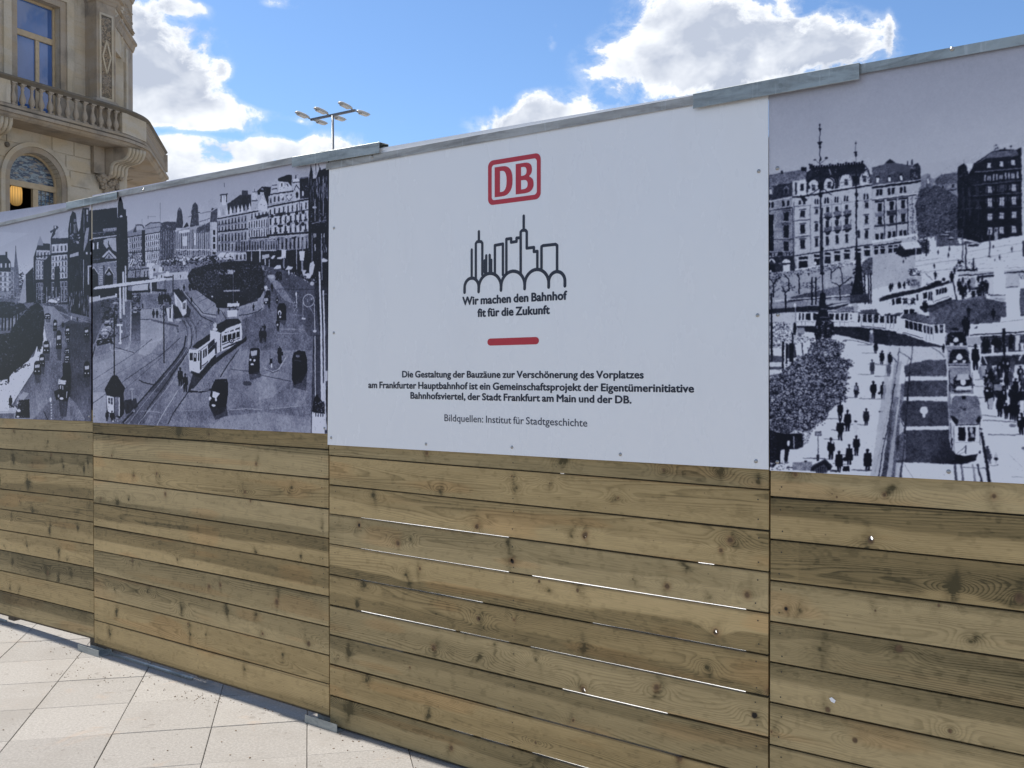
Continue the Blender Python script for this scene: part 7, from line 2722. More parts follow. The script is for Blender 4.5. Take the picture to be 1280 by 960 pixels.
    c.blobs([(250, 780), (420, 760), (640, 800), (660, 1050), (460, 1080), (300, 1060)], 420, 5, 13, .03, .36, .8)
    c.blobs([(290, 1000), (640, 960), (640, 1080), (290, 1100)], 100, 5, 12, .03, .2, .9)
    # dark corner block
    c.poly([(640, 440), (670, 410), (700, 398), (722, 430), (745, 500), (790, 400), (880, 340), (960, 290), (1060, 268), (1180, 275), (1230, 250), (1255, 440), (1240, 1060), (850, 1130), (640, 1080)], .09)
    c.poly([(720, 410), (790, 396), (760, 460), (730, 470)], .86)
    c.poly([(800, 410), (880, 350), (960, 296), (1180, 275), (1200, 330), (900, 355)], .36); c.blobs([(860, 370), (960, 296), (1180, 278), (1200, 340)], 60, 4, 9, .2, .5, .6)
    c.blobs([(970, 240), (1010, 232), (1040, 262), (980, 285)], 14, 6, 12, .1, .2, 1); c.ell(1130, 242, 11, 9, .12); c.line([(1130, 245), (1130, 270)], 4, .3); c.ell(1075, 262, 9, 10, .1); c.line([(698, 362), (698, 400)], 4, .5)
    for x, y in ((932, 418), (1043, 404), (1152, 390)):
        c.poly([(x - 26, y + 30), (x - 22, y - 30), (x, y - 46), (x + 26, y - 34), (x + 28, y + 26)], .05); c.box(x - 16, y - 24, x + 17, y + 24, .80)
    c.line([(800, 480), (1255, 440)], 9, .42); c.line([(760, 500), (1255, 455)], 14, .05); c.line([(780, 600), (1255, 552)], 12, .36, .7); c.line([(780, 612), (1255, 565)], 7, .05)
    for x in (895, 972, 1003, 1085, 1115, 1195):
        c.line([(x, 510 - (x - 895) * .1), (x, 562 - (x - 895) * .1)], 14, .72)
    for x in (930, 1042, 1152):
        c.box(x - 15, 515 - (x - 930) * .1, x + 15, 560 - (x - 930) * .1, .62); c.line([(x, 512 - (x - 930) * .1), (x, 560 - (x - 930) * .1)], 4, .1)
    for ri, (yy, hh, vv) in enumerate(((612, 58, .80), (722, 75, .84), (866, 55, .85), (995, 62, .85))):
        for x in (938, 1047, 1160):
            d = -(x - 938) * .08
            c.box(x - 25, yy + d - 5, x + 25, yy + d + hh + 5, .28)
            for q in (-1, 1):
                c.box(x + q * 10 - 8, yy + d, x + q * 10 + 8, yy + d + hh, vv if not (ri == 0 and x == 1047) else .2)
            c.line([(x - 22, yy + d + hh * .35), (x + 22, yy + d + hh * .35)], 4, .3)
        if ri < 2:
            for x in (902, 976, 1008, 1086, 1118, 1200):
                c.line([(x, yy - (x - 938) * .08), (x, yy + hh * .9 - (x - 938) * .08)], 6, .5, .8)
            for x in (815, 830, 745, 690):
                c.line([(x, yy + 10), (x, yy + hh + 20)], 9, .28, .8)
    c.line([(680, 720), (1255, 690)], 14, .05); c.line([(780, 700), (1255, 668)], 6, .3); c.line([(680, 820), (1255, 795)], 8, .30, .8)
    for x in (880, 990, 1105, 1215):
        c.ell(x, 790 - (x - 880) * .08, 28, 32, .04)
    c.box(690, 700, 706, 990, .16); c.box(745, 620, 760, 930, .18)
    c.blobs([(650, 430), (720, 410), (745, 520), (650, 540)], 30, 5, 12, .05, .4, .8)
    c.scratch([(660, 560), (870, 540), (870, 1080), (660, 1060)], 70, 0, 40, 6, .04, .30, .6)
    c.poly([(980, 990), (1015, 985), (1010, 1100), (980, 1120)], .68); c.box(985, 1000, 998, 1030, .1)
    # lighter house at the right edge and beyond the frame
    c.poly([(1228, 250), (1255, 245), (3100, -60), (3100, 1120), (1240, 1065)], .82)
    c.line([(1238, 300), (1240, 1060)], 12, .92)
    c.lw = 5
    c.facade([(1262, 330), (2150, 190), (2150, 960), (1262, 1040)], 11, 5, .80, .10, fw=.36, fh=.55, balc=.25)
    c.poly([(1262, 290), (1700, 130), (2150, 100), (2150, 190), (1262, 325)], .20)
    c.facade([(2170, 150), (3100, 0), (3100, 900), (2170, 950)], 10, 5, .20, .72, fw=.30, fh=.5)
    c.line([(1255, 440), (1300, 433)], 8, .3)
    c.poly([(1240, 1055), (3100, 900), (3100, 1300), (1240, 1200)], .88)
    # cars under the trees
    F(1110, 260, K)
    c.poly([(440, 250), (640, 190), (640, 300), (840, 320), (640, 345), (450, 355)], .34)
    c.blobs([(470, 210), (640, 220), (830, 320), (830, 355), (640, 330), (480, 300)], 60, 5, 12, .05, .5, .9)
    for x, y, w in ((520, 245, 90), (545, 220, 60), (580, 280, 60), (790, 330, 90)):
        c.poly([(x - w / 2, y + 6), (x - w * .2, y - 10), (x + w * .3, y - 12), (x + w / 2, y + 4)], .72); c.line([(x - w / 2, y + 12), (x + w / 2, y + 8)], 10, .06)
    c.blobs([(612, 190), (690, 180), (700, 290), (620, 290)], 40, 5, 12, .04, .5, .9); c.ell(675, 312, 26, 20, .95); c.line([(735, 350), (830, 348)], 8, .08)
    # street furniture poles
    c.line([(686, 190), (688, 480)], 9, .28); c.line([(716, 335), (718, 570)], 13, .14); c.line([(934, 200), (937, 440)], 12, .22); c.line([(924, 446), (946, 446)], 14, .1); c.line([(1248, 300), (1252, 440)], 16, .08)
    # island stop at the right, crowd, pylons
    c.blobs([(640, 480), (700, 480), (820, 520), (820, 580), (620, 590), (610, 550)], 110, 5, 12, .03, .5, .95); c.poly([(640, 500), (680, 478), (700, 500), (660, 520)], .06); c.box(672, 500, 690, 525, .85)
    c.line([(784, 465), (786, 560)], 14, .08); c.line([(640, 575), (820, 570)], 14, .06)
    c.poly([(650, 590), (980, 578), (1255, 560), (3000, 480), (3000, 560), (1255, 600), (980, 606), (660, 625)], .80)
    c.line([(650, 625), (980, 600)], 10, .12); c.line([(1075, 598), (1255, 585), (3000, 500)], 14, .10)
    c.poly([(640, 640), (980, 615), (980, 800), (900, 790), (640, 810)], .86)
    c.line([(830, 635), (970, 625)], 22, .12)
    for x, y, h in ((655, 770, 120), (672, 800, 120), (690, 700, 60), (715, 780, 90), (700, 820, 90), (750, 770, 80), (745, 740, 90), (830, 690, 70), (835, 830, 130), (870, 800, 160), (905, 790, 130), (690, 850, 130), (590, 680, 100), (610, 610, 70), (740, 960, 60), (880, 900, 110), (845, 850, 120), (720, 820, 60)):
        c.person(x, y, h, .06, w=1.7)
    c.blobs([(650, 640), (930, 640), (930, 800), (700, 800)], 90, 5, 14, .03, .9, .75)
    c.poly([(740, 730), (836, 728), (836, 750), (740, 752)], .10); c.poly([(770, 760), (800, 760), (800, 890), (772, 895)], .06)
    c.poly([(755, 640), (800, 640), (800, 740), (755, 740)], .6, .7); c.blobs([(755, 640), (800, 640), (800, 740), (755, 740)], 20, 4, 9, .1, .9)
    c.poly([(640, 850), (900, 800), (930, 960), (620, 1000)], .50); c.poly([(380, 910), (640, 850), (700, 1010), (380, 1010)], .42)
    c.poly([(936, 785), (1090, 795), (1090, 915), (942, 918)], .84); c.line([(940, 805), (1085, 800)], 7, .10); c.line([(945, 918), (1090, 912)], 7, .2); c.scratch([(980, 825), (1075, 830), (1070, 860), (990, 850)], 16, 20, 2, 3, .3, .5, .7)
    c.poly([(975, 552), (1068, 548), (1080, 800), (978, 798)], .97)
    c.poly([(1080, 600), (1210, 598), (1212, 725), (1084, 735)], .80); c.poly([(1212, 600), (1255, 600), (3000, 520), (3000, 700), (1255, 740), (1212, 740)], .90)
    c.blobs([(1200, 580), (1255, 578), (1255, 650), (1215, 650)], 26, 5, 12, .04, .3, .9)
    # sloping pole
    c.line([(590, 640), (655, 960)], 11, .13)
    # ---- lower right tile (1110,370)
    F(1110, 370, K)
    c.poly([(380, 90), (640, 40), (900, 20), (1095, 60), (1255, 0), (3000, -60), (3000, 240), (740, 260), (720, 400), (530, 330)], .40)
    c.blobs([(380, 90), (900, 20), (1080, 200), (740, 260), (540, 320)], 260, 3, 8, .25, .6, .5)
    c.scratch([(500, 60), (700, 60), (700, 300), (530, 300)], 50, 8, 50, 3, .25, .6, .5)
    c.poly([(1085, -75), (1208, -80), (1222, 205), (1092, 212)], .97); c.line([(1092, -82), (1195, -87)], 8, .2)
    c.poly([(1215, -70), (3000, -160), (3000, 120), (1222, 160)], .42); c.poly([(1222, 160), (3000, 110), (3000, 200), (1235, 200)], .3)
    c.poly([(748, 262), (1035, 238), (1040, 192), (1260, 180), (3000, 90), (3000, 250), (1255, 328), (1060, 340), (780, 356), (762, 340)], .94)
    c.line([(760, 358), (1060, 343), (1255, 330), (3000, 255)], 9, .10); c.line([(1040, 240), (1255, 214)], 5, .6); c.poly([(790, 300), (830, 272), (820, 298)], .3)
    c.poly([(850, 370), (1255, 350), (3000, 280), (3000, 620), (860, 640), (860, 530)], .26)
    c.poly([(860, 530), (1255, 505), (3000, 430), (3000, 520), (1255, 540), (860, 560)], .86)
    c.line([(860, 545), (1080, 525), (1255, 516), (3000, 440)], 11, .92)
    c.poly([(860, 555), (3000, 520), (3000, 600), (1255, 630), (860, 650)], .20)
    c.blobs([(860, 370), (1060, 360), (1255, 360), (1255, 500), (900, 520)], 130, 6, 18, .02, .95, .85)
    for x, y, h in ((890, 520, 150), (915, 520, 150), (975, 500, 130), (1000, 480, 120), (1030, 500, 120), (1135, 480, 130)):
        c.person(x, y, h, .05, w=1.6)
    c.box(952, 450, 980, 530, .9); c.box(1088, 465, 1108, 520, .85); c.poly([(1170, 360), (1215, 360), (1205, 500), (1172, 500)], .85); c.poly([(1222, 430), (1255, 430), (1255, 500), (1222, 500)], .9)
    c.poly([(730, 375), (850, 378), (870, 420), (850, 450), (735, 455)], .74); c.line([(735, 462), (830, 470)], 7, .15)
    # open plaza
    c.poly([(760, 640), (3000, 600), (3000, 1760), (760, 1760)], .91)
    c.poly([(860, 650), (1255, 630), (1255, 700), (870, 720)], .85)
    # left-lower side plaza
    F(950, 370, K)
    c.poly([(320, 290), (700, 300), (760, 400), (1255, 470), (1255, 960), (200, 960), (65, 960), (65, 620)], .90)
    c.poly([(1180, 500), (1255, 520), (1255, 1800), (1000, 1800)], .80)
    c.poly([(65, 150), (330, 150), (340, 240), (65, 250)], .82); c.poly([(65, 130), (430, 95), (430, 130), (65, 170)], .12, .9)
    # trams across: left car
    c.poly([(330, 280), (680, 265), (890, 280), (1255, 320), (1255, 470), (1000, 420), (700, 350), (420, 330)], .12)
    c.poly([(330, 150), (900, 140), (890, 285), (345, 272)], .90)
    c.poly([(430, 92), (560, 88), (820, 45), (830, 70), (700, 120), (550, 135), (380, 138)], .12); c.poly([(620, 90), (820, 48), (824, 60), (680, 100)], .75)
    c.line([(330, 143), (900, 146)], 7, .12)
    for x, w in ((368, 14), (398, 14), (445, 46), (515, 46), (660, 44), (714, 30), (760, 26), (797, 26)):
        c.box(x - w / 2, 158, x + w / 2, 220, .07)
        c.blobs([(x - w / 2, 160), (x + w / 2, 160), (x + w / 2, 200), (x - w / 2, 200)], 3, 3, 8, .3, .8)
    c.line([(335, 235), (880, 238)], 3, .4); c.line([(345, 278), (890, 288)], 9, .10); c.ell(838, 185, 20, 44, .88); c.box(832, 168, 846, 185, .1); c.box(834, 198, 846, 215, .1)
    for x in (385, 415, 735, 780):
        c.line([(x, 225), (x, 270)], 3, .3)
    # roof stack of the car behind
    c.poly([(700, 130), (760, 100), (860, 95), (860, 145)], .40); c.ell(832, 78, 20, 14, .9); c.blobs([(820, 90), (940, 90), (930, 140), (830, 145)], 22, 5, 12, .5, .95, .9)
    # middle car
    c.poly([(905, 150), (1290, 175), (1300, 330), (895, 280)], .90)
    c.poly([(925, 130), (1000, 122), (1255, 130), (1320, 150), (1290, 178), (930, 152)], .34); c.line([(905, 155), (1290, 182)], 9, .10)
    for x, w in ((912, 16), (965, 36), (1014, 36), (1070, 38), (1126, 36), (1178, 20), (1214, 20), (1248, 16)):
        y = 165 + (x - 905) * .05
        c.box(x - w / 2, y, x + w / 2, y + 70, .09); c.blobs([(x - w / 2, y), (x + w / 2, y), (x + w / 2, y + 40), (x - w / 2, y + 40)], 3, 3, 9, .3, .8)
    c.line([(935, 275), (1160, 298)], 6, .12); c.line([(900, 290), (1255, 335)], 12, .08)
    for x in (935, 1045, 1160, 1200, 1232):
        c.line([(x, 165), (x, 300)], 3, .35)
    # upper rear tram (double) — tile (1110,260)
    F(1110, 260, K)
    c.poly([(-100, 860), (0, 840), (300, 770), (575, 690), (578, 820), (420, 890), (300, 925), (-60, 1000), (-100, 960)], .90)
    c.poly([(-80, 830), (0, 800), (290, 740), (420, 700), (560, 672), (575, 690), (300, 772), (0, 842), (-80, 862)], .14)
    c.poly([(330, 745), (380, 700), (440, 672), (500, 668), (480, 700), (380, 740)], .06); c.ell(515, 655, 15, 15, .08); c.box(350, 700, 400, 710, .4)
    for x, w in ((48, 22), (98, 46), (270, 14), (342, 34)):
        c.poly([(x - w / 2, 850 - x * .20), (x + w / 2, 845 - x * .20), (x + w / 2, 900 - x * .20), (x - w / 2, 905 - x * .20)], .08)
    for x in (380, 400):
        c.box(x - 7, 772, x + 7, 850, .10)
    c.line([(390, 765), (420, 870)], 4, .3)
    for x in (453, 480, 505, 530):
        c.poly([(x - 10, 752 - (x - 453) * .22), (x + 10, 746 - (x - 453) * .22), (x + 10, 796 - (x - 453) * .22), (x - 10, 804 - (x - 453) * .22)], .09)
    c.line([(430, 858), (560, 815)], 4, .2); c.line([(300, 915), (430, 895), (578, 835)], 22, .06, .9); c.line([(-30, 985), (20, 975)], 12, .1)
    c.poly([(300, 925), (580, 840), (640, 850), (400, 960), (330, 960)], .2, .8)
    # sign discs on the roofs
    for x, y, r in ((242, 600, 16), (228, 690, 12), (195, 862, 18)):
        c.blobs([(x - 60, y - 30), (x + 60, y - 30), (x + 50, y + 25), (x - 50, y + 25)], 60, 6, 16, .04, .22, 1)
        c.ell(x, y, r, r, .92); c.line([(x - 45, y + 28), (x + 45, y + 26)], 10, .85)
    c.line([(195, 560), (270, 560)], 7, .15); c.line([(232, 545), (240, 580)], 5, .2); c.poly([(200, 640), (310, 632), (310, 700), (295, 740), (200, 745)], .6, .5)
    c.blobs([(180, 650), (300, 650), (290, 735), (180, 735)], 40, 5, 14, .05, .9, .8)
    for x, y, h in ((20, 770, 80), (100, 745, 70), (112, 742, 60), (150, 745, 70), (40, 750, 60), (330, 930, 80), (345, 960, 110), (436, 655, 70), (585, 690, 110), (424, 560, 50)):
        c.person(x, y, h, .06, w=1.8)
    c.line([(345, 600), (410, 665)], 5, .3)
    # small tram front
    F(1110, 370, K)
    c.poly([(130, 115), (278, 110), (280, 170), (135, 175)], .88); c.box(148, 125, 186, 165, .08); c.box(200, 120, 240, 160, .08)
    # nearest trailer seen from the corner
    c.poly([(120, 195), (400, 255), (525, 245), (528, 440), (480, 450), (330, 415), (130, 340)], .93)
    c.poly([(118, 190), (150, 165), (260, 160), (380, 190), (460, 205), (525, 232), (525, 252), (400, 258), (340, 245)], .42)
    c.line([(120, 196), (400, 262), (520, 250)], 7, .12)
    for x, w in ((174, 32), (213, 32), (254, 34), (297, 34), (338, 16), (370, 18), (398, 18)):
        y = 222 + (x - 174) * .27
        c.poly([(x - w / 2, y - 4), (x + w / 2, y + 4), (x + w / 2, y + 76), (x - w / 2, y + 66)], .08)
        c.blobs([(x - w / 2, y), (x + w / 2, y), (x + w / 2, y + 40), (x - w / 2, y + 40)], 3, 3, 8, .2, .7)
    c.box(430, 268, 458, 342, .08); c.box(477, 262, 508, 336, .10); c.ell(492, 300, 10, 14, .6)
    for x in (352, 384, 415):
        c.line([(x, 270), (x + 2, 410)], 3, .3)
    c.line([(140, 335), (320, 385)], 6, .15); c.line([(135, 350), (340, 425), (480, 460)], 12, .06); c.ell(365, 188, 14, 8, .08); c.box(240, 150, 262, 165, .1)
    c.poly([(0, 330), (130, 345), (480, 460), (530, 445), (500, 480), (250, 480), (0, 460)], .17)
    c.poly([(0, 455), (500, 470), (545, 560), (540, 590), (300, 600), (150, 640), (0, 800)], .85)
    c.line([(100, 510), (160, 540), (215, 590)], 5, .2); c.line([(400, 475), (470, 510), (520, 560)], 6, .25); c.line([(40, 560), (90, 620)], 6, .2)
    # people on the pavement in front of the trams
    F(950, 370, K)
    c.line([(780, 400), (930, 420), (1030, 450)], 7, .25, .8)
    P_ = [(1028, 450, 130, .5), (1068, 525, 115, .06), (1125, 628, 130, .06), (1200, 635, 120, .08), (1186, 740, 130, .4), (1034, 722, 140, .22), (888, 935, 135, .1), (1045, 945, 165, .05), (1134, 950, 165, .08)]
    for x, y, h, v in P_:
        c.line([(x - 130, y - 2), (x, y)], 5, .35, .8)
        c.person(x, y, h, v, w=1.5, coat=1 if h < 160 else .6)
    c.ell(905, 890, 16, 10, .1); c.ell(1100, 895, 10, 12, .06); c.ell(1028, 330, 16, 20, .85); c.poly([(870, 830), (895, 830), (905, 870), (870, 860)], .55)
    # big lamp mast with figures, left
    F(950, 150, K)
    c.lw = 4
    c.line([(551, 40), (553, 500)], 7, .14); c.line([(555, 480), (562, 1400)], 13, .08); c.line([(566, 700), (570, 1400)], 5, .4)
    for x, y, a, b in ((551, 46, 7, 12), (551, 82, 18, 6), (551, 90, 8, 14), (553, 206, 24, 8), (553, 215, 14, 14), (555, 248, 10, 16), (558, 360, 9, 22), (505, 368, 14, 7), (612, 352, 15, 8)):
        c.ell(x, y, a, b, .08)
    c.line([(505, 368), (556, 405), (612, 355)], 4, .3)
    for sgn in (-1, 1):
        pts = [(560 + sgn * (10 + 110 * np.sin(a)), 600 - 75 * np.cos(a) - 10) for a in np.linspace(.2, 2.0, 10)]
        c.line(pts, 10, .08); c.ell(*pts[-1], 12, 16, .08); c.line([(560, 620), (560 + sgn * 100, 690)], 8, .1)
    c.ell(560, 610, 26, 40, .07); c.ell(560, 690, 20, 26, .07)
    c.line([(882, 190), (883, 440)], 4, .25); c.line([(884, 420), (893, 1300)], 14, .08)
    for x, y, a, b in ((882, 215, 9, 8), (881, 298, 16, 9), (883, 318, 10, 22), (885, 560, 34, 26), (890, 690, 16, 22), (895, 745, 14, 12), (895, 790, 12, 26)):
        c.ell(x, y, a, b, .08)
    for sgn in (-1, 1):
        pts = [(886 + sgn * 60 * np.sin(a), 520 - 60 * np.cos(a)) for a in np.linspace(.1, 1.8, 8)]
        c.line(pts, 6, .12)
    F(950, 260, K)
    c.blobs([(880, 430), (930, 430), (960, 640), (990, 830), (830, 830), (850, 650)], 170, 6, 16, .02, .22, .95)
    c.poly([(885, 440), (925, 440), (940, 600), (960, 800), (840, 800), (880, 600)], .06)
    c.poly([(830, 840), (1010, 830), (1015, 870), (830, 880)], .15); c.poly([(830, 800), (1000, 790), (1010, 850), (830, 855)], .22)
    c.line([(572, 0), (578, 800)], 11, .06); c.line([(590, 400), (592, 760)], 5, .55)
    c.ell(570, 370, 16, 24, .06); c.ell(572, 600, 22, 14, .07); c.ell(575, 800, 24, 26, .06); c.poly([(555, 800), (590, 800), (600, 900), (545, 900)], .06)
    F(950, 370, K)
    c.poly([(555, -20), (600, -20), (610, 90), (620, 120), (640, 210), (675, 240), (685, 330), (650, 400), (520, 420), (500, 330), (520, 220), (545, 120)], .08)
    c.blobs([(520, 220), (680, 220), (685, 400), (500, 400)], 90, 6, 16, .02, .85, .85); c.ell(585, 125, 34, 12, .10); c.ell(590, 205, 44, 14, .08); c.line([(560, 118), (612, 118)], 6, .5); c.line([(555, 195), (625, 195)], 6, .5)
    # left-side shrubs, posts
    c.poly([(65, 600), (240, 600), (230, 700), (65, 700)], .88); c.poly([(65, 650), (210, 650), (200, 675), (65, 680)], .3); c.line([(65, 745), (200, 715)], 14, .35)
    c.poly([(230, 235), (340, 235), (320, 290), (250, 295)], .82); c.poly([(340, 290), (410, 290), (410, 350), (350, 370)], .60)
    c.blobs([(65, 240), (240, 240), (300, 330), (420, 360), (470, 400), (380, 440), (230, 480), (65, 480)], 620, 5, 12, .03, .95, .85)
    for x, y0, y1, w in ((108, 250, 600, 22), (212, 420, 700, 20), (303, 350, 680, 14), (392, 430, 560, 8), (245, 440, 620, 16), (285, 440, 600, 30)):
        c.line([(x, y0), (x, y1)], w, .06)
    c.line([(103, -20), (105, 260)], 16, .08); c.line([(238, -10), (240, 150)], 13, .08); c.line([(325, 70), (328, 300)], 12, .6); c.ell(320, 300, 16, 60, .08); c.ell(324, 85, 10, 22, .9)
    c.poly([(240, 450), (320, 440), (340, 560), (250, 600)], .08, .8); c.ell(258, 580, 10, 10, .9)
    c.poly([(65, 540), (120, 545), (215, 560), (215, 610), (65, 610)], .18, .8)
    # ---- the leafy tree in front
    F(950, 370, K)
    crown = [(65, 780), (200, 700), (330, 580), (440, 520), (470, 430), (560, 390), (660, 400), (770, 430), (760, 480), (720, 520), (760, 570), (830, 600), (850, 650), (790, 680), (820, 750), (790, 800), (800, 900), (770, 960),
             (780, 960), (700, 1010), (640, 1060), (600, 1150), (560, 1160), (430, 1260), (330, 1240), (240, 1280), (65, 1240)]
    c.poly([(x * .985 + 8, y * .985 + 12) for x, y in crown], .10)
    c.blobs(crown, 5200, 5, 13, .02, 1.0, .9, asp=.6)
    c.blobs(crown, 150, 24, 52, .04, .16, .38)
    c.blobs(crown, 120, 20, 40, .78, .95, .26)
    c.blobs(crown, 2300, 4, 10, .80, .98, .85, asp=.55)
    edge = crown[:20]
    for i in range(len(edge) - 1):
        a, b = np.array(edge[i]), np.array(edge[i + 1])
        for _ in range(14):
            p = a + (b - a) * c.rs.rand() + c.rs.randn(2) * 13
            c.ell(p[0], p[1], 5 + 7 * c.rs.rand(), 4 + 5 * c.rs.rand(), c.rs.choice([.08, .2, .5, .9]), .9, 6)
    F(950, 480, K)
    c.blobs([(65, 380), (420, 330), (600, 300), (600, 380), (500, 400), (440, 540), (360, 590), (65, 600)], 500, 5, 13, .02, .75, .9)
    c.poly([(65, 420), (150, 440), (180, 720), (120, 770), (65, 760)], .09); c.blobs([(65, 430), (160, 440), (170, 720), (65, 740)], 120, 5, 12, .03, .4, .8)
    c.poly([(150, 440), (250, 460), (390, 450), (400, 560), (340, 600), (270, 600), (250, 720), (150, 740)], .08)
    c.poly([(190, 610), (225, 600), (225, 725), (185, 725)], .86); c.ell(264, 545, 12, 28, .9); c.line([(312, 480), (312, 590)], 9, .75); c.line([(238, 480), (240, 725)], 24, .07); c.line([(170, 480), (172, 730)], 20, .07)
    c.blobs([(330, 500), (400, 480), (400, 570), (330, 600)], 40, 6, 14, .03, .15); c.blobs([(400, 440), (480, 420), (450, 540), (400, 540)], 24, 4, 9, .1, .9)
    c.blobs([(85, 720), (230, 690), (300, 790), (90, 790)], 50, 6, 16, .3, .95, .9); c.poly([(300, 720), (480, 715), (480, 795), (300, 795)], .55); c.blobs([(310, 725), (470, 725), (470, 790), (310, 790)], 40, 4, 12, .3, .85, .8); c.ell(420, 710, 14, 10, .08)
    c.line([(250, 765), (300, 770)], 9, .1)
    c.poly([(468, 800), (468, 770), (600, 692), (665, 760), (650, 790), (600, 800)], .10); c.poly([(500, 800), (500, 785), (590, 735), (625, 790), (615, 820), (540, 820)], .35)
    for x in (520, 540, 560, 580, 600):
        c.line([(x, 760), (x, 820)], 7, .08)
    c.line([(470, 768), (600, 700), (662, 762)], 16, .16)
    c.line([(537, 480), (535, 700)], 7, .25); c.poly([(510, 435), (565, 432), (568, 480), (505, 478)], .25); c.box(516, 444, 562, 472, .5); c.poly([(522, 650), (548, 650), (545, 710), (524, 710)], .15)
    c.line([(395, 680), (600, 688)], 6, .3)
    # people on the pavement, lower left of the print
    Q_ = [(740, 325, 165), (808, 435, 200), (740, 515, 200), (655, 695, 205), (730, 800, 190), (822, 745, 195), (890, 660, 195), (993, 800, 205), (980, 380, 160)]
    for x, y, h in Q_:
        c.line([(x - 150, y - 12), (x, y - 2)], 6, .30, .8)
    for x, y, h in Q_:
        c.person(x, y, h, .05 if x != 980 else .15, w=1.6 if x not in (730, 993) else 1.9, coat=.4 if x in (808, 740, 655, 890) else 1.0)
    c.ell(668, 530, 13, 18, .8); c.ell(780, 370, 18, 12, .05); c.person(880, 470, 140, .86, w=1.3); c.ell(882, 342, 14, 9, .1); c.poly([(765, 760), (825, 755), (825, 800), (765, 800)], .06); c.ell(790, 690, 26, 22, .06); c.box(1095, 245, 1130, 255, .2)
    c.line([(650, 800), (740, 805)], 12, .25); c.line([(860, 790), (1030, 795)], 9, .3)
    # ---- rails running down the middle, shadows of the platform roofs
    c.poly([(1140, 0), (1255, 0), (1255, 1000), (1020, 1000)], .78, .8)
    for pts, w, v in (([(1235, 0), (1190, 340), (1130, 620), (1085, 900)], 8, .12), ([(1255, 130), (1225, 330), (1180, 600), (1135, 900)], 46, .34), ([(1235, 180), (1180, 500), (1120, 900)], 5, .2),
                      ([(1255, 620), (1225, 900)], 26, .25), ([(1180, 250), (1060, 830)], 3, .55)):
        c.line(pts, w, v, .85)
    c.ell(1140, 505, 6, 6, .2); c.line([(1140, 500), (1210, 500)], 5, .3)
    F(1110, 370, K)
    for pts, w, v in (([(105, 480), (85, 640), (30, 960)], 9, .22), ([(232, 410), (210, 620), (185, 960)], 10, .18), ([(190, 560), (165, 700), (140, 960)], 4, .4)):
        c.line(pts, w, v, .8)
    c.poly([(60, 600), (130, 600), (70, 960), (20, 960)], .60, .5)
    c.ell(222, 406, 7, 8, .05)
    c.poly([(305, 605), (340, 590), (535, 583), (538, 733), (165, 735), (150, 700), (155, 640), (240, 612)], .30)
    c.poly([(160, 785), (200, 778), (542, 775), (548, 925), (140, 928), (135, 900), (150, 800)], .28)
    c.line([(165, 735), (535, 738)], 4, .2); c.line([(205, 620), (180, 930)], 8, .12)
    F(1110, 480, K)
    c.poly([(30, 0), (150, 0), (120, 860), (0, 860)], .66, .5)
    c.line([(60, 0), (10, 330)], 9, .15); c.line([(30, 250), (-30, 860)], 30, .34); c.line([(135, 0), (100, 330), (45, 860)], 26, .40, .8); c.line([(190, 0), (150, 400), (110, 860)], 9, .12)
    c.poly([(140, 150), (552, 155), (560, 385), (160, 388), (110, 300), (120, 200)], .26)
    c.poly([(160, 425), (565, 420), (600, 560), (640, 620), (800, 660), (805, 700), (700, 735), (600, 742), (350, 725), (70, 720), (85, 480)], .25)
    c.grad([(400, 430), (565, 425), (610, 620), (800, 660), (800, 700), (700, 735), (560, 738), (400, 720)], .25, .07, (400, 500), (640, 660))
    c.ell(332, 240, 38, 36, .95, 1, 20); c.ell(330, 290, 15, 22, .93); c.line([(120, 330), (160, 430)], 5, .2); c.poly([(120, 440), (165, 430), (160, 700), (70, 700)], .8, .35); c.box(150, 460, 164, 480, .9); c.box(146, 505, 160, 528, .9)
    c.line([(192, 0), (160, 420), (120, 860)], 8, .12)
    c.line([(150, 740), (235, 870)], 3, .4)
    for x0, x1, w, v in ((615, 632, 20, .25), (675, 690, 18, .35), (780, 805, 20, .6), (825, 862, 18, .2), (870, 930, 26, .12)):
        c.line([(x0, 740 if x0 < 860 else 480), (x1, 900)], w, v)
    c.line([(690, 765), (900, 772)], 5, .25)
    # open roofs of the queue of trams
    F(1110, 370, K)
    c.poly([(520, 380), (560, 330), (690, 325), (720, 380), (760, 640), (770, 800), (790, 900), (560, 900), (548, 700), (535, 500)], .60)
    for x, y, r, w in ((628, 400, 24, 95), (655, 560, 30, 95), (690, 793, 28, 90)):
        c.poly([(x - w, y + 60), (x - w * .9, y - 40), (x - w * .6, y - 70), (x + w * .7, y - 72), (x + w * .9, y - 30), (x + w, y + 55)], .07)
        c.blobs([(x - w, y - 60), (x + w, y - 60), (x + w, y + 50), (x - w, y + 50)], 70, 4, 12, .04, .7, .8)
        c.ell(x, y, r, r, .93, 1, 16)
        c.poly([(x - 60, y + 30), (x - 20, y + 28), (x - 20, y + 52), (x - 60, y + 55)], .88); c.poly([(x + 30, y + 30), (x + 62, y + 28), (x + 62, y + 52), (x + 30, y + 55)], .88)
    c.line([(520, 455), (730, 460)], 9, .9); c.line([(545, 650), (740, 650)], 9, .9); c.line([(560, 640), (745, 640)], 6, .2)
    c.poly([(640, 720), (740, 715), (755, 770), (630, 775)], .80); c.poly([(625, 835), (770, 828), (770, 860), (625, 865)], .95); c.line([(620, 828), (770, 824)], 6, .1); c.line([(610, 880), (750, 878)], 14, .2)
    c.line([(560, 690), (570, 880)], 16, .2); c.line([(775, 700), (780, 830)], 6, .5); c.blobs([(565, 800), (630, 810), (630, 880), (570, 880)], 24, 6, 14, .04, .15); c.blobs([(760, 800), (800, 800), (800, 850), (760, 860)], 12, 5, 12, .05, .3)
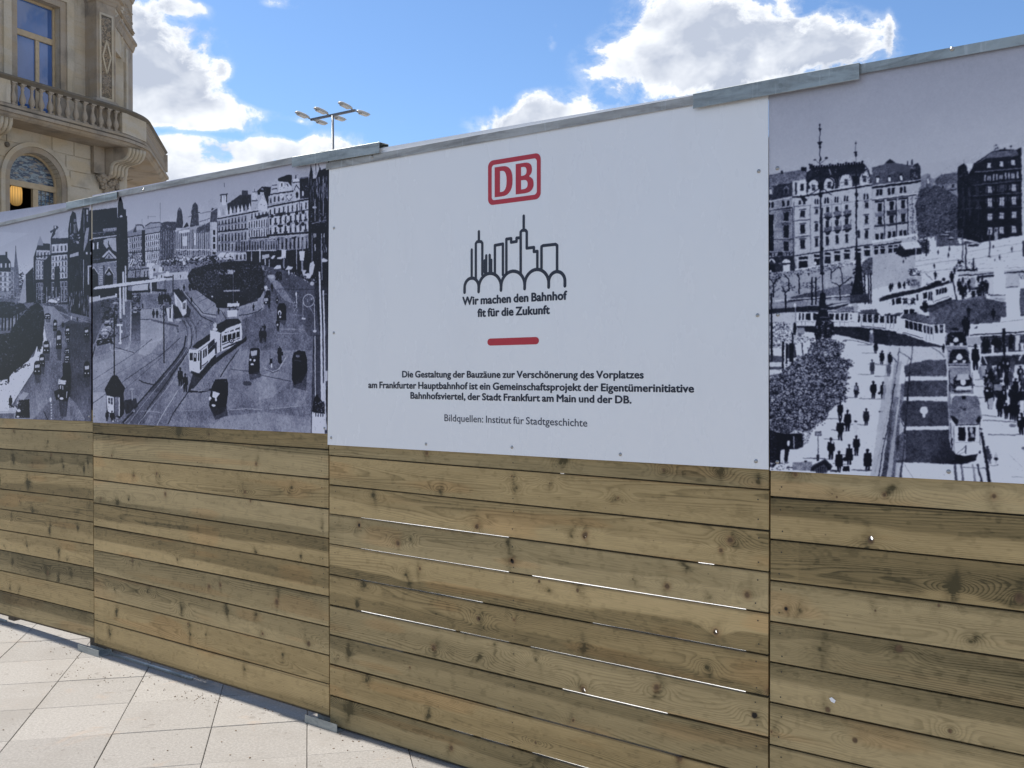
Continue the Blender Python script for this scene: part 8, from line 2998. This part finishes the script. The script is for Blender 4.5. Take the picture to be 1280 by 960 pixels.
    c.line([(540, 480), (552, 700), (560, 960)], 10, .85)
    c.line([(570, 240), (620, 310), (700, 200)], 5, .3); c.line([(545, 195), (700, 190)], 4, .3); c.ell(620, 305, 34, 12, .1)
    # nearest tram, seen from above
    F(1110, 480, K)
    c.poly([(555, 0), (580, 120), (585, 560), (560, 500)], .55); c.poly([(560, 320), (620, 380), (625, 640), (575, 580)], .82); c.line([(575, 360), (585, 590)], 8, .25); c.line([(605, 390), (612, 620)], 5, .3); c.box(583, 500, 596, 600, .1)
    c.poly([(590, 130), (620, 108), (810, 108), (840, 140), (865, 310), (840, 365), (625, 375), (570, 300)], .50)
    c.blobs([(590, 130), (620, 108), (810, 108), (840, 140), (862, 310), (640, 340), (575, 300)], 500, 3, 8, .38, .62, .6)
    c.poly([(568, 290), (600, 292), (650, 330), (640, 370), (620, 370)], .08); c.poly([(805, 330), (840, 290), (858, 310), (840, 365), (815, 350)], .08); c.box(680, 112, 718, 138, .08); c.blobs([(665, 210), (740, 210), (740, 240), (665, 240)], 14, 6, 14, .08, .2); c.line([(600, 205), (850, 210)], 3, .4); c.line([(600, 150), (590, 300)], 4, .35)
    c.poly([(620, 370), (845, 362), (850, 560), (830, 640), (760, 665), (640, 655), (622, 640)], .95)
    c.line([(622, 376), (845, 368)], 9, .08); c.box(648, 396, 712, 525, .06); c.box(738, 394, 803, 528, .07); c.ell(768, 425, 16, 28, .8); c.box(762, 455, 792, 485, .7); c.line([(740, 490), (800, 488)], 5, .5)
    c.line([(625, 540), (845, 535)], 4, .5); c.line([(630, 640), (715, 575)], 5, .25); c.line([(630, 655), (715, 620)], 4, .3); c.line([(718, 565), (718, 635)], 12, .15)
    c.poly([(625, 645), (700, 660), (830, 640), (810, 700), (720, 735), (640, 735), (600, 700)], .06); c.ell(795, 668, 26, 20, .1); c.line([(845, 360), (848, 560)], 6, .3)
    c.ell(858, 412, 12, 9, .06); c.line([(860, 420), (850, 520)], 3, .2); c.box(838, 610, 856, 640, .15)
    c.line([(860, 450), (880, 560), (940, 900)], 22, .10)
    # crowd at the right
    F(1110, 370, K)
    c.poly([(800, 780), (900, 770), (900, 1010), (850, 1000)], .88)
    c.line([(875, 540), (930, 665)], 11, .93); c.line([(845, 540), (800, 680)], 12, .93); c.line([(1255, 490), (1210, 590)], 12, .93)
    c.person(805, 680, 240, .05, w=1.1); c.person(510, 520, 80, .05, w=1.3); c.person(725, 370, 180, .05, w=1.5); c.person(705, 330, 150, .06, w=1.5); c.person(740, 195, 110, .1, w=1.4); c.person(970, 220, 110, .07, w=1.6)
    cr = c.rs
    for n in range(70):
        x = 900 + cr.rand() * 500; y = 700 + cr.rand() * 430
        if y > 950 + (x - 900) * .35 or (x < 960 and y > 1040):
            continue
        h = 130 + (y - 600) * .12
        c.person(x, y, h, cr.choice([.04, .05, .06, .12, .3]), w=1.6, coat=cr.rand())
        if cr.rand() < .45:
            c.ell(x + 4, y - h * .62, 10, 16, .8)
    for x, y, h, v in ((860, 770, 150, .55), (942, 760, 90, .06), (915, 980, 180, .05), (1040, 750, 100, .15), (985, 930, 90, .15), (950, 870, 80, .4)):
        c.person(x, y, h, v, w=1.8)
    c.poly([(860, 640), (900, 640), (895, 740), (865, 740)], .7); c.ell(855, 620, 14, 10, .9); c.poly([(965, 770), (1055, 768), (1055, 800), (965, 800)], .2); c.box(975, 810, 1050, 870, .6); c.ell(915, 870, 16, 14, .85)
    c.line([(1065, 310), (1085, 950)], 17, .08); c.poly([(1050, 300), (1078, 296), (1082, 430), (1055, 420)], .08)
    c.line([(800, 770), (890, 770)], 5, .4); c.line([(800, 830), (890, 832)], 5, .4); c.line([(820, 930), (890, 935)], 5, .4)
    F(1110, 480, K)
    for x, y, h in ((1230, 470, 210), (1140, 330, 180), (1180, 340, 190), (1030, 300, 200), (940, 230, 200), (1090, 320, 150), (1290, 350, 200)):
        c.person(x, y, h, .05, w=1.8)
    c.ell(1210, 320, 12, 12, .85); c.poly([(920, 130), (970, 120), (968, 220), (930, 235)], .75); c.poly([(1210, 150), (1260, 150), (1260, 250), (1220, 240)], .9)
    c.line([(870, 285), (1000, 300)], 7, .3); c.line([(880, 330), (1180, 350)], 9, .35, .8); c.line([(920, 465), (1220, 465)], 7, .3); c.ell(1150, 378, 36, 16, .5); c.ell(1255, 590, 28, 16, .5); c.line([(1110, 640), (1240, 760)], 2.5, .6); c.line([(1140, 850), (1255, 856)], 4, .4)
    for x, y, h, v in ((918, 680, 110, .2), (935, 735, 120, .3), (994, 735, 110, .75), (885, 640, 40, .1)):
        c.person(x, y, h, v, w=1.5)
    c.ell(994, 690, 22, 16, .08); c.line([(940, 752), (1015, 748)], 4, .2); c.ell(915, 580, 12, 9, .15); c.ell(1012, 745, 6, 6, .1)
    dabs(c, [(961, 225), (1150, 220), (1240, 190), (1600, 150), (1600, 400), (961, 420)], 6000, .42, .45, 1.2)
    dabs(c, [(961, 420), (1600, 400), (1600, 615), (961, 588)], 3600, .30, .35, 1.1)
    # the print carries on to the right of what the camera sees
    F()
    c.blobs([(1285, 330), (1700, 290), (1700, 520), (1285, 560)], 260, .8, 3, .03, .8, .8)
    for n in range(60):
        c.person(1290 + cr.rand() * 380, 420 + cr.rand() * 190, 22 + cr.rand() * 6, cr.choice([.05, .08, .4]), w=1.6)
poster('street_photo', 'dark street photograph at the left edge with trucks beside round park trees',
       [(-190, 292), (113.2, 249), (113.6, 526.6), (-190, 516.5)], art_left, [(111.5, 520.2)], 0)
poster('street_photo', 'photograph of a busy square with a two-car tram and tall hotel facades',
       [(115.6, 244), (411.0, 188), (408.6, 542.2), (116.2, 528.2)], art_mid, [(117.8, 520.6), (405.5, 535.2)], 1)
poster('street_photo', 'photograph of a sunlit square with trams, pedestrians and a leafy tree',
       [(961.0, 102), (1560, -9), (1560, 619.5), (962.2, 588.2)], art_right, [(971.8, 210.3), (972.3, 393.2), (971.6, 577.5), (1185.8, 589.4)], 3)
# ================================================================ street lamp beyond the hoarding
def build_lamp():
    HH = 9.2
    def at(px, py):
        r = ray(px, py); t = HH / r.z
        return CP + r * t
    L, Rr = at(389.2, 149.6), at(444.6, 137.8)
    C1, C2 = at(431.9, 133.6), at(456.0, 143.9)
    bar = (Rr - L); blen = bar.length; bd = bar.normalized()
    hd = (C2 - C1).normalized()
    mid = (L + Rr) / 2 + bd * (-.02)
    root = empty('street_lamp', (mid.x, mid.y, 0), math.atan2(bd.y, bd.x))
    tag(root, 'tall grey street lamp with six pale flat heads above the hoarding', 'street lamp')
    inv = Matrix.Rotation(-math.atan2(bd.y, bd.x), 3, 'Z')
    h = inv @ hd
    Z = CP.z + HH
    M['lamp_pole'] = plain('grey_painted_pole', (.20, .215, .24), .5, .2)
    M['lamp_head'] = plain('pale_lamp_housing', (.46, .45, .43), .45)
    M['lamp_glass'] = plain('milky_lamp_cover', (.56, .55, .53), .25)
    MB().tube((0, 0, 0), (0, 0, Z - .02), .085, 12, .045).build('pole', M['lamp_pole'], root)
    MB().box(-blen / 2, blen / 2, -.035, .035, Z - .04, Z + .04).build('crossbar', M['lamp_pole'], root)
    MB().tube((0, 0, 0), (0, 0, .5), .13, 12).build('base', M['lamp_pole'], root)
    for s in (-blen / 2 + .04, -.12, blen / 2 - .04):
        for sg in (-1, 1):
            d = Vector((h.x * sg, h.y * sg, 0)).normalized()
            if s > 0 or s < -.5 or True:
                up = .045
            p = Vector((s, 0, Z))
            side = Vector((-d.y, d.x, 0))
            mb = MB()
            prof = [(.16, .035, .00), (.24, .085, .055), (.42, .115, .075), (.78, .115, .065), (.90, .085, .035)]
            ring = []
            for q, w, t in prof:
                c = p + d * q + Vector((0, 0, up * q + .01))
                n = 8
                pts = []
                for k in range(n):
                    a = 2 * math.pi * k / n + math.pi / 8
                    pts.append(c + side * (w * math.cos(a)) + Vector((0, 0, 1)) * ((t + .012) * math.sin(a) if math.sin(a) > 0 else .35 * (t + .012) * math.sin(a)))
                ring += pts
            fs = []
            for i in range(len(prof) - 1):
                for k in range(8):
                    fs.append((i * 8 + k, i * 8 + (k + 1) % 8, (i + 1) * 8 + (k + 1) % 8, (i + 1) * 8 + k))
            fs += [tuple(range(8)), tuple(range(32, 40))]
            mb.add(ring, fs, True)
            hd_ = mb.build('lamp_head', M['lamp_head'], root)
            g = MB()
            c0 = p + d * .36 + Vector((0, 0, up * .36 - .022)); c1 = p + d * .80 + Vector((0, 0, up * .80 - .022))
            vs = []
            for zz, k in ((0, 1), (-.035, .8)):
                vs += [c0 - side * .085 * k + Vector((0, 0, zz)), c0 + side * .085 * k + Vector((0, 0, zz)), c1 + side * .085 * k + Vector((0, 0, zz)), c1 - side * .085 * k + Vector((0, 0, zz))]
            g.add(vs, [(0, 1, 2, 3), (4, 5, 6, 7), (0, 1, 5, 4), (1, 2, 6, 5), (2, 3, 7, 6), (3, 0, 4, 7)])
            g.build('lens', M['lamp_glass'], hd_)
            MB().tube(p, p + d * .2 + Vector((0, 0, up * .2)), .022, 8).build('arm', M['lamp_pole'], root)


build_lamp()
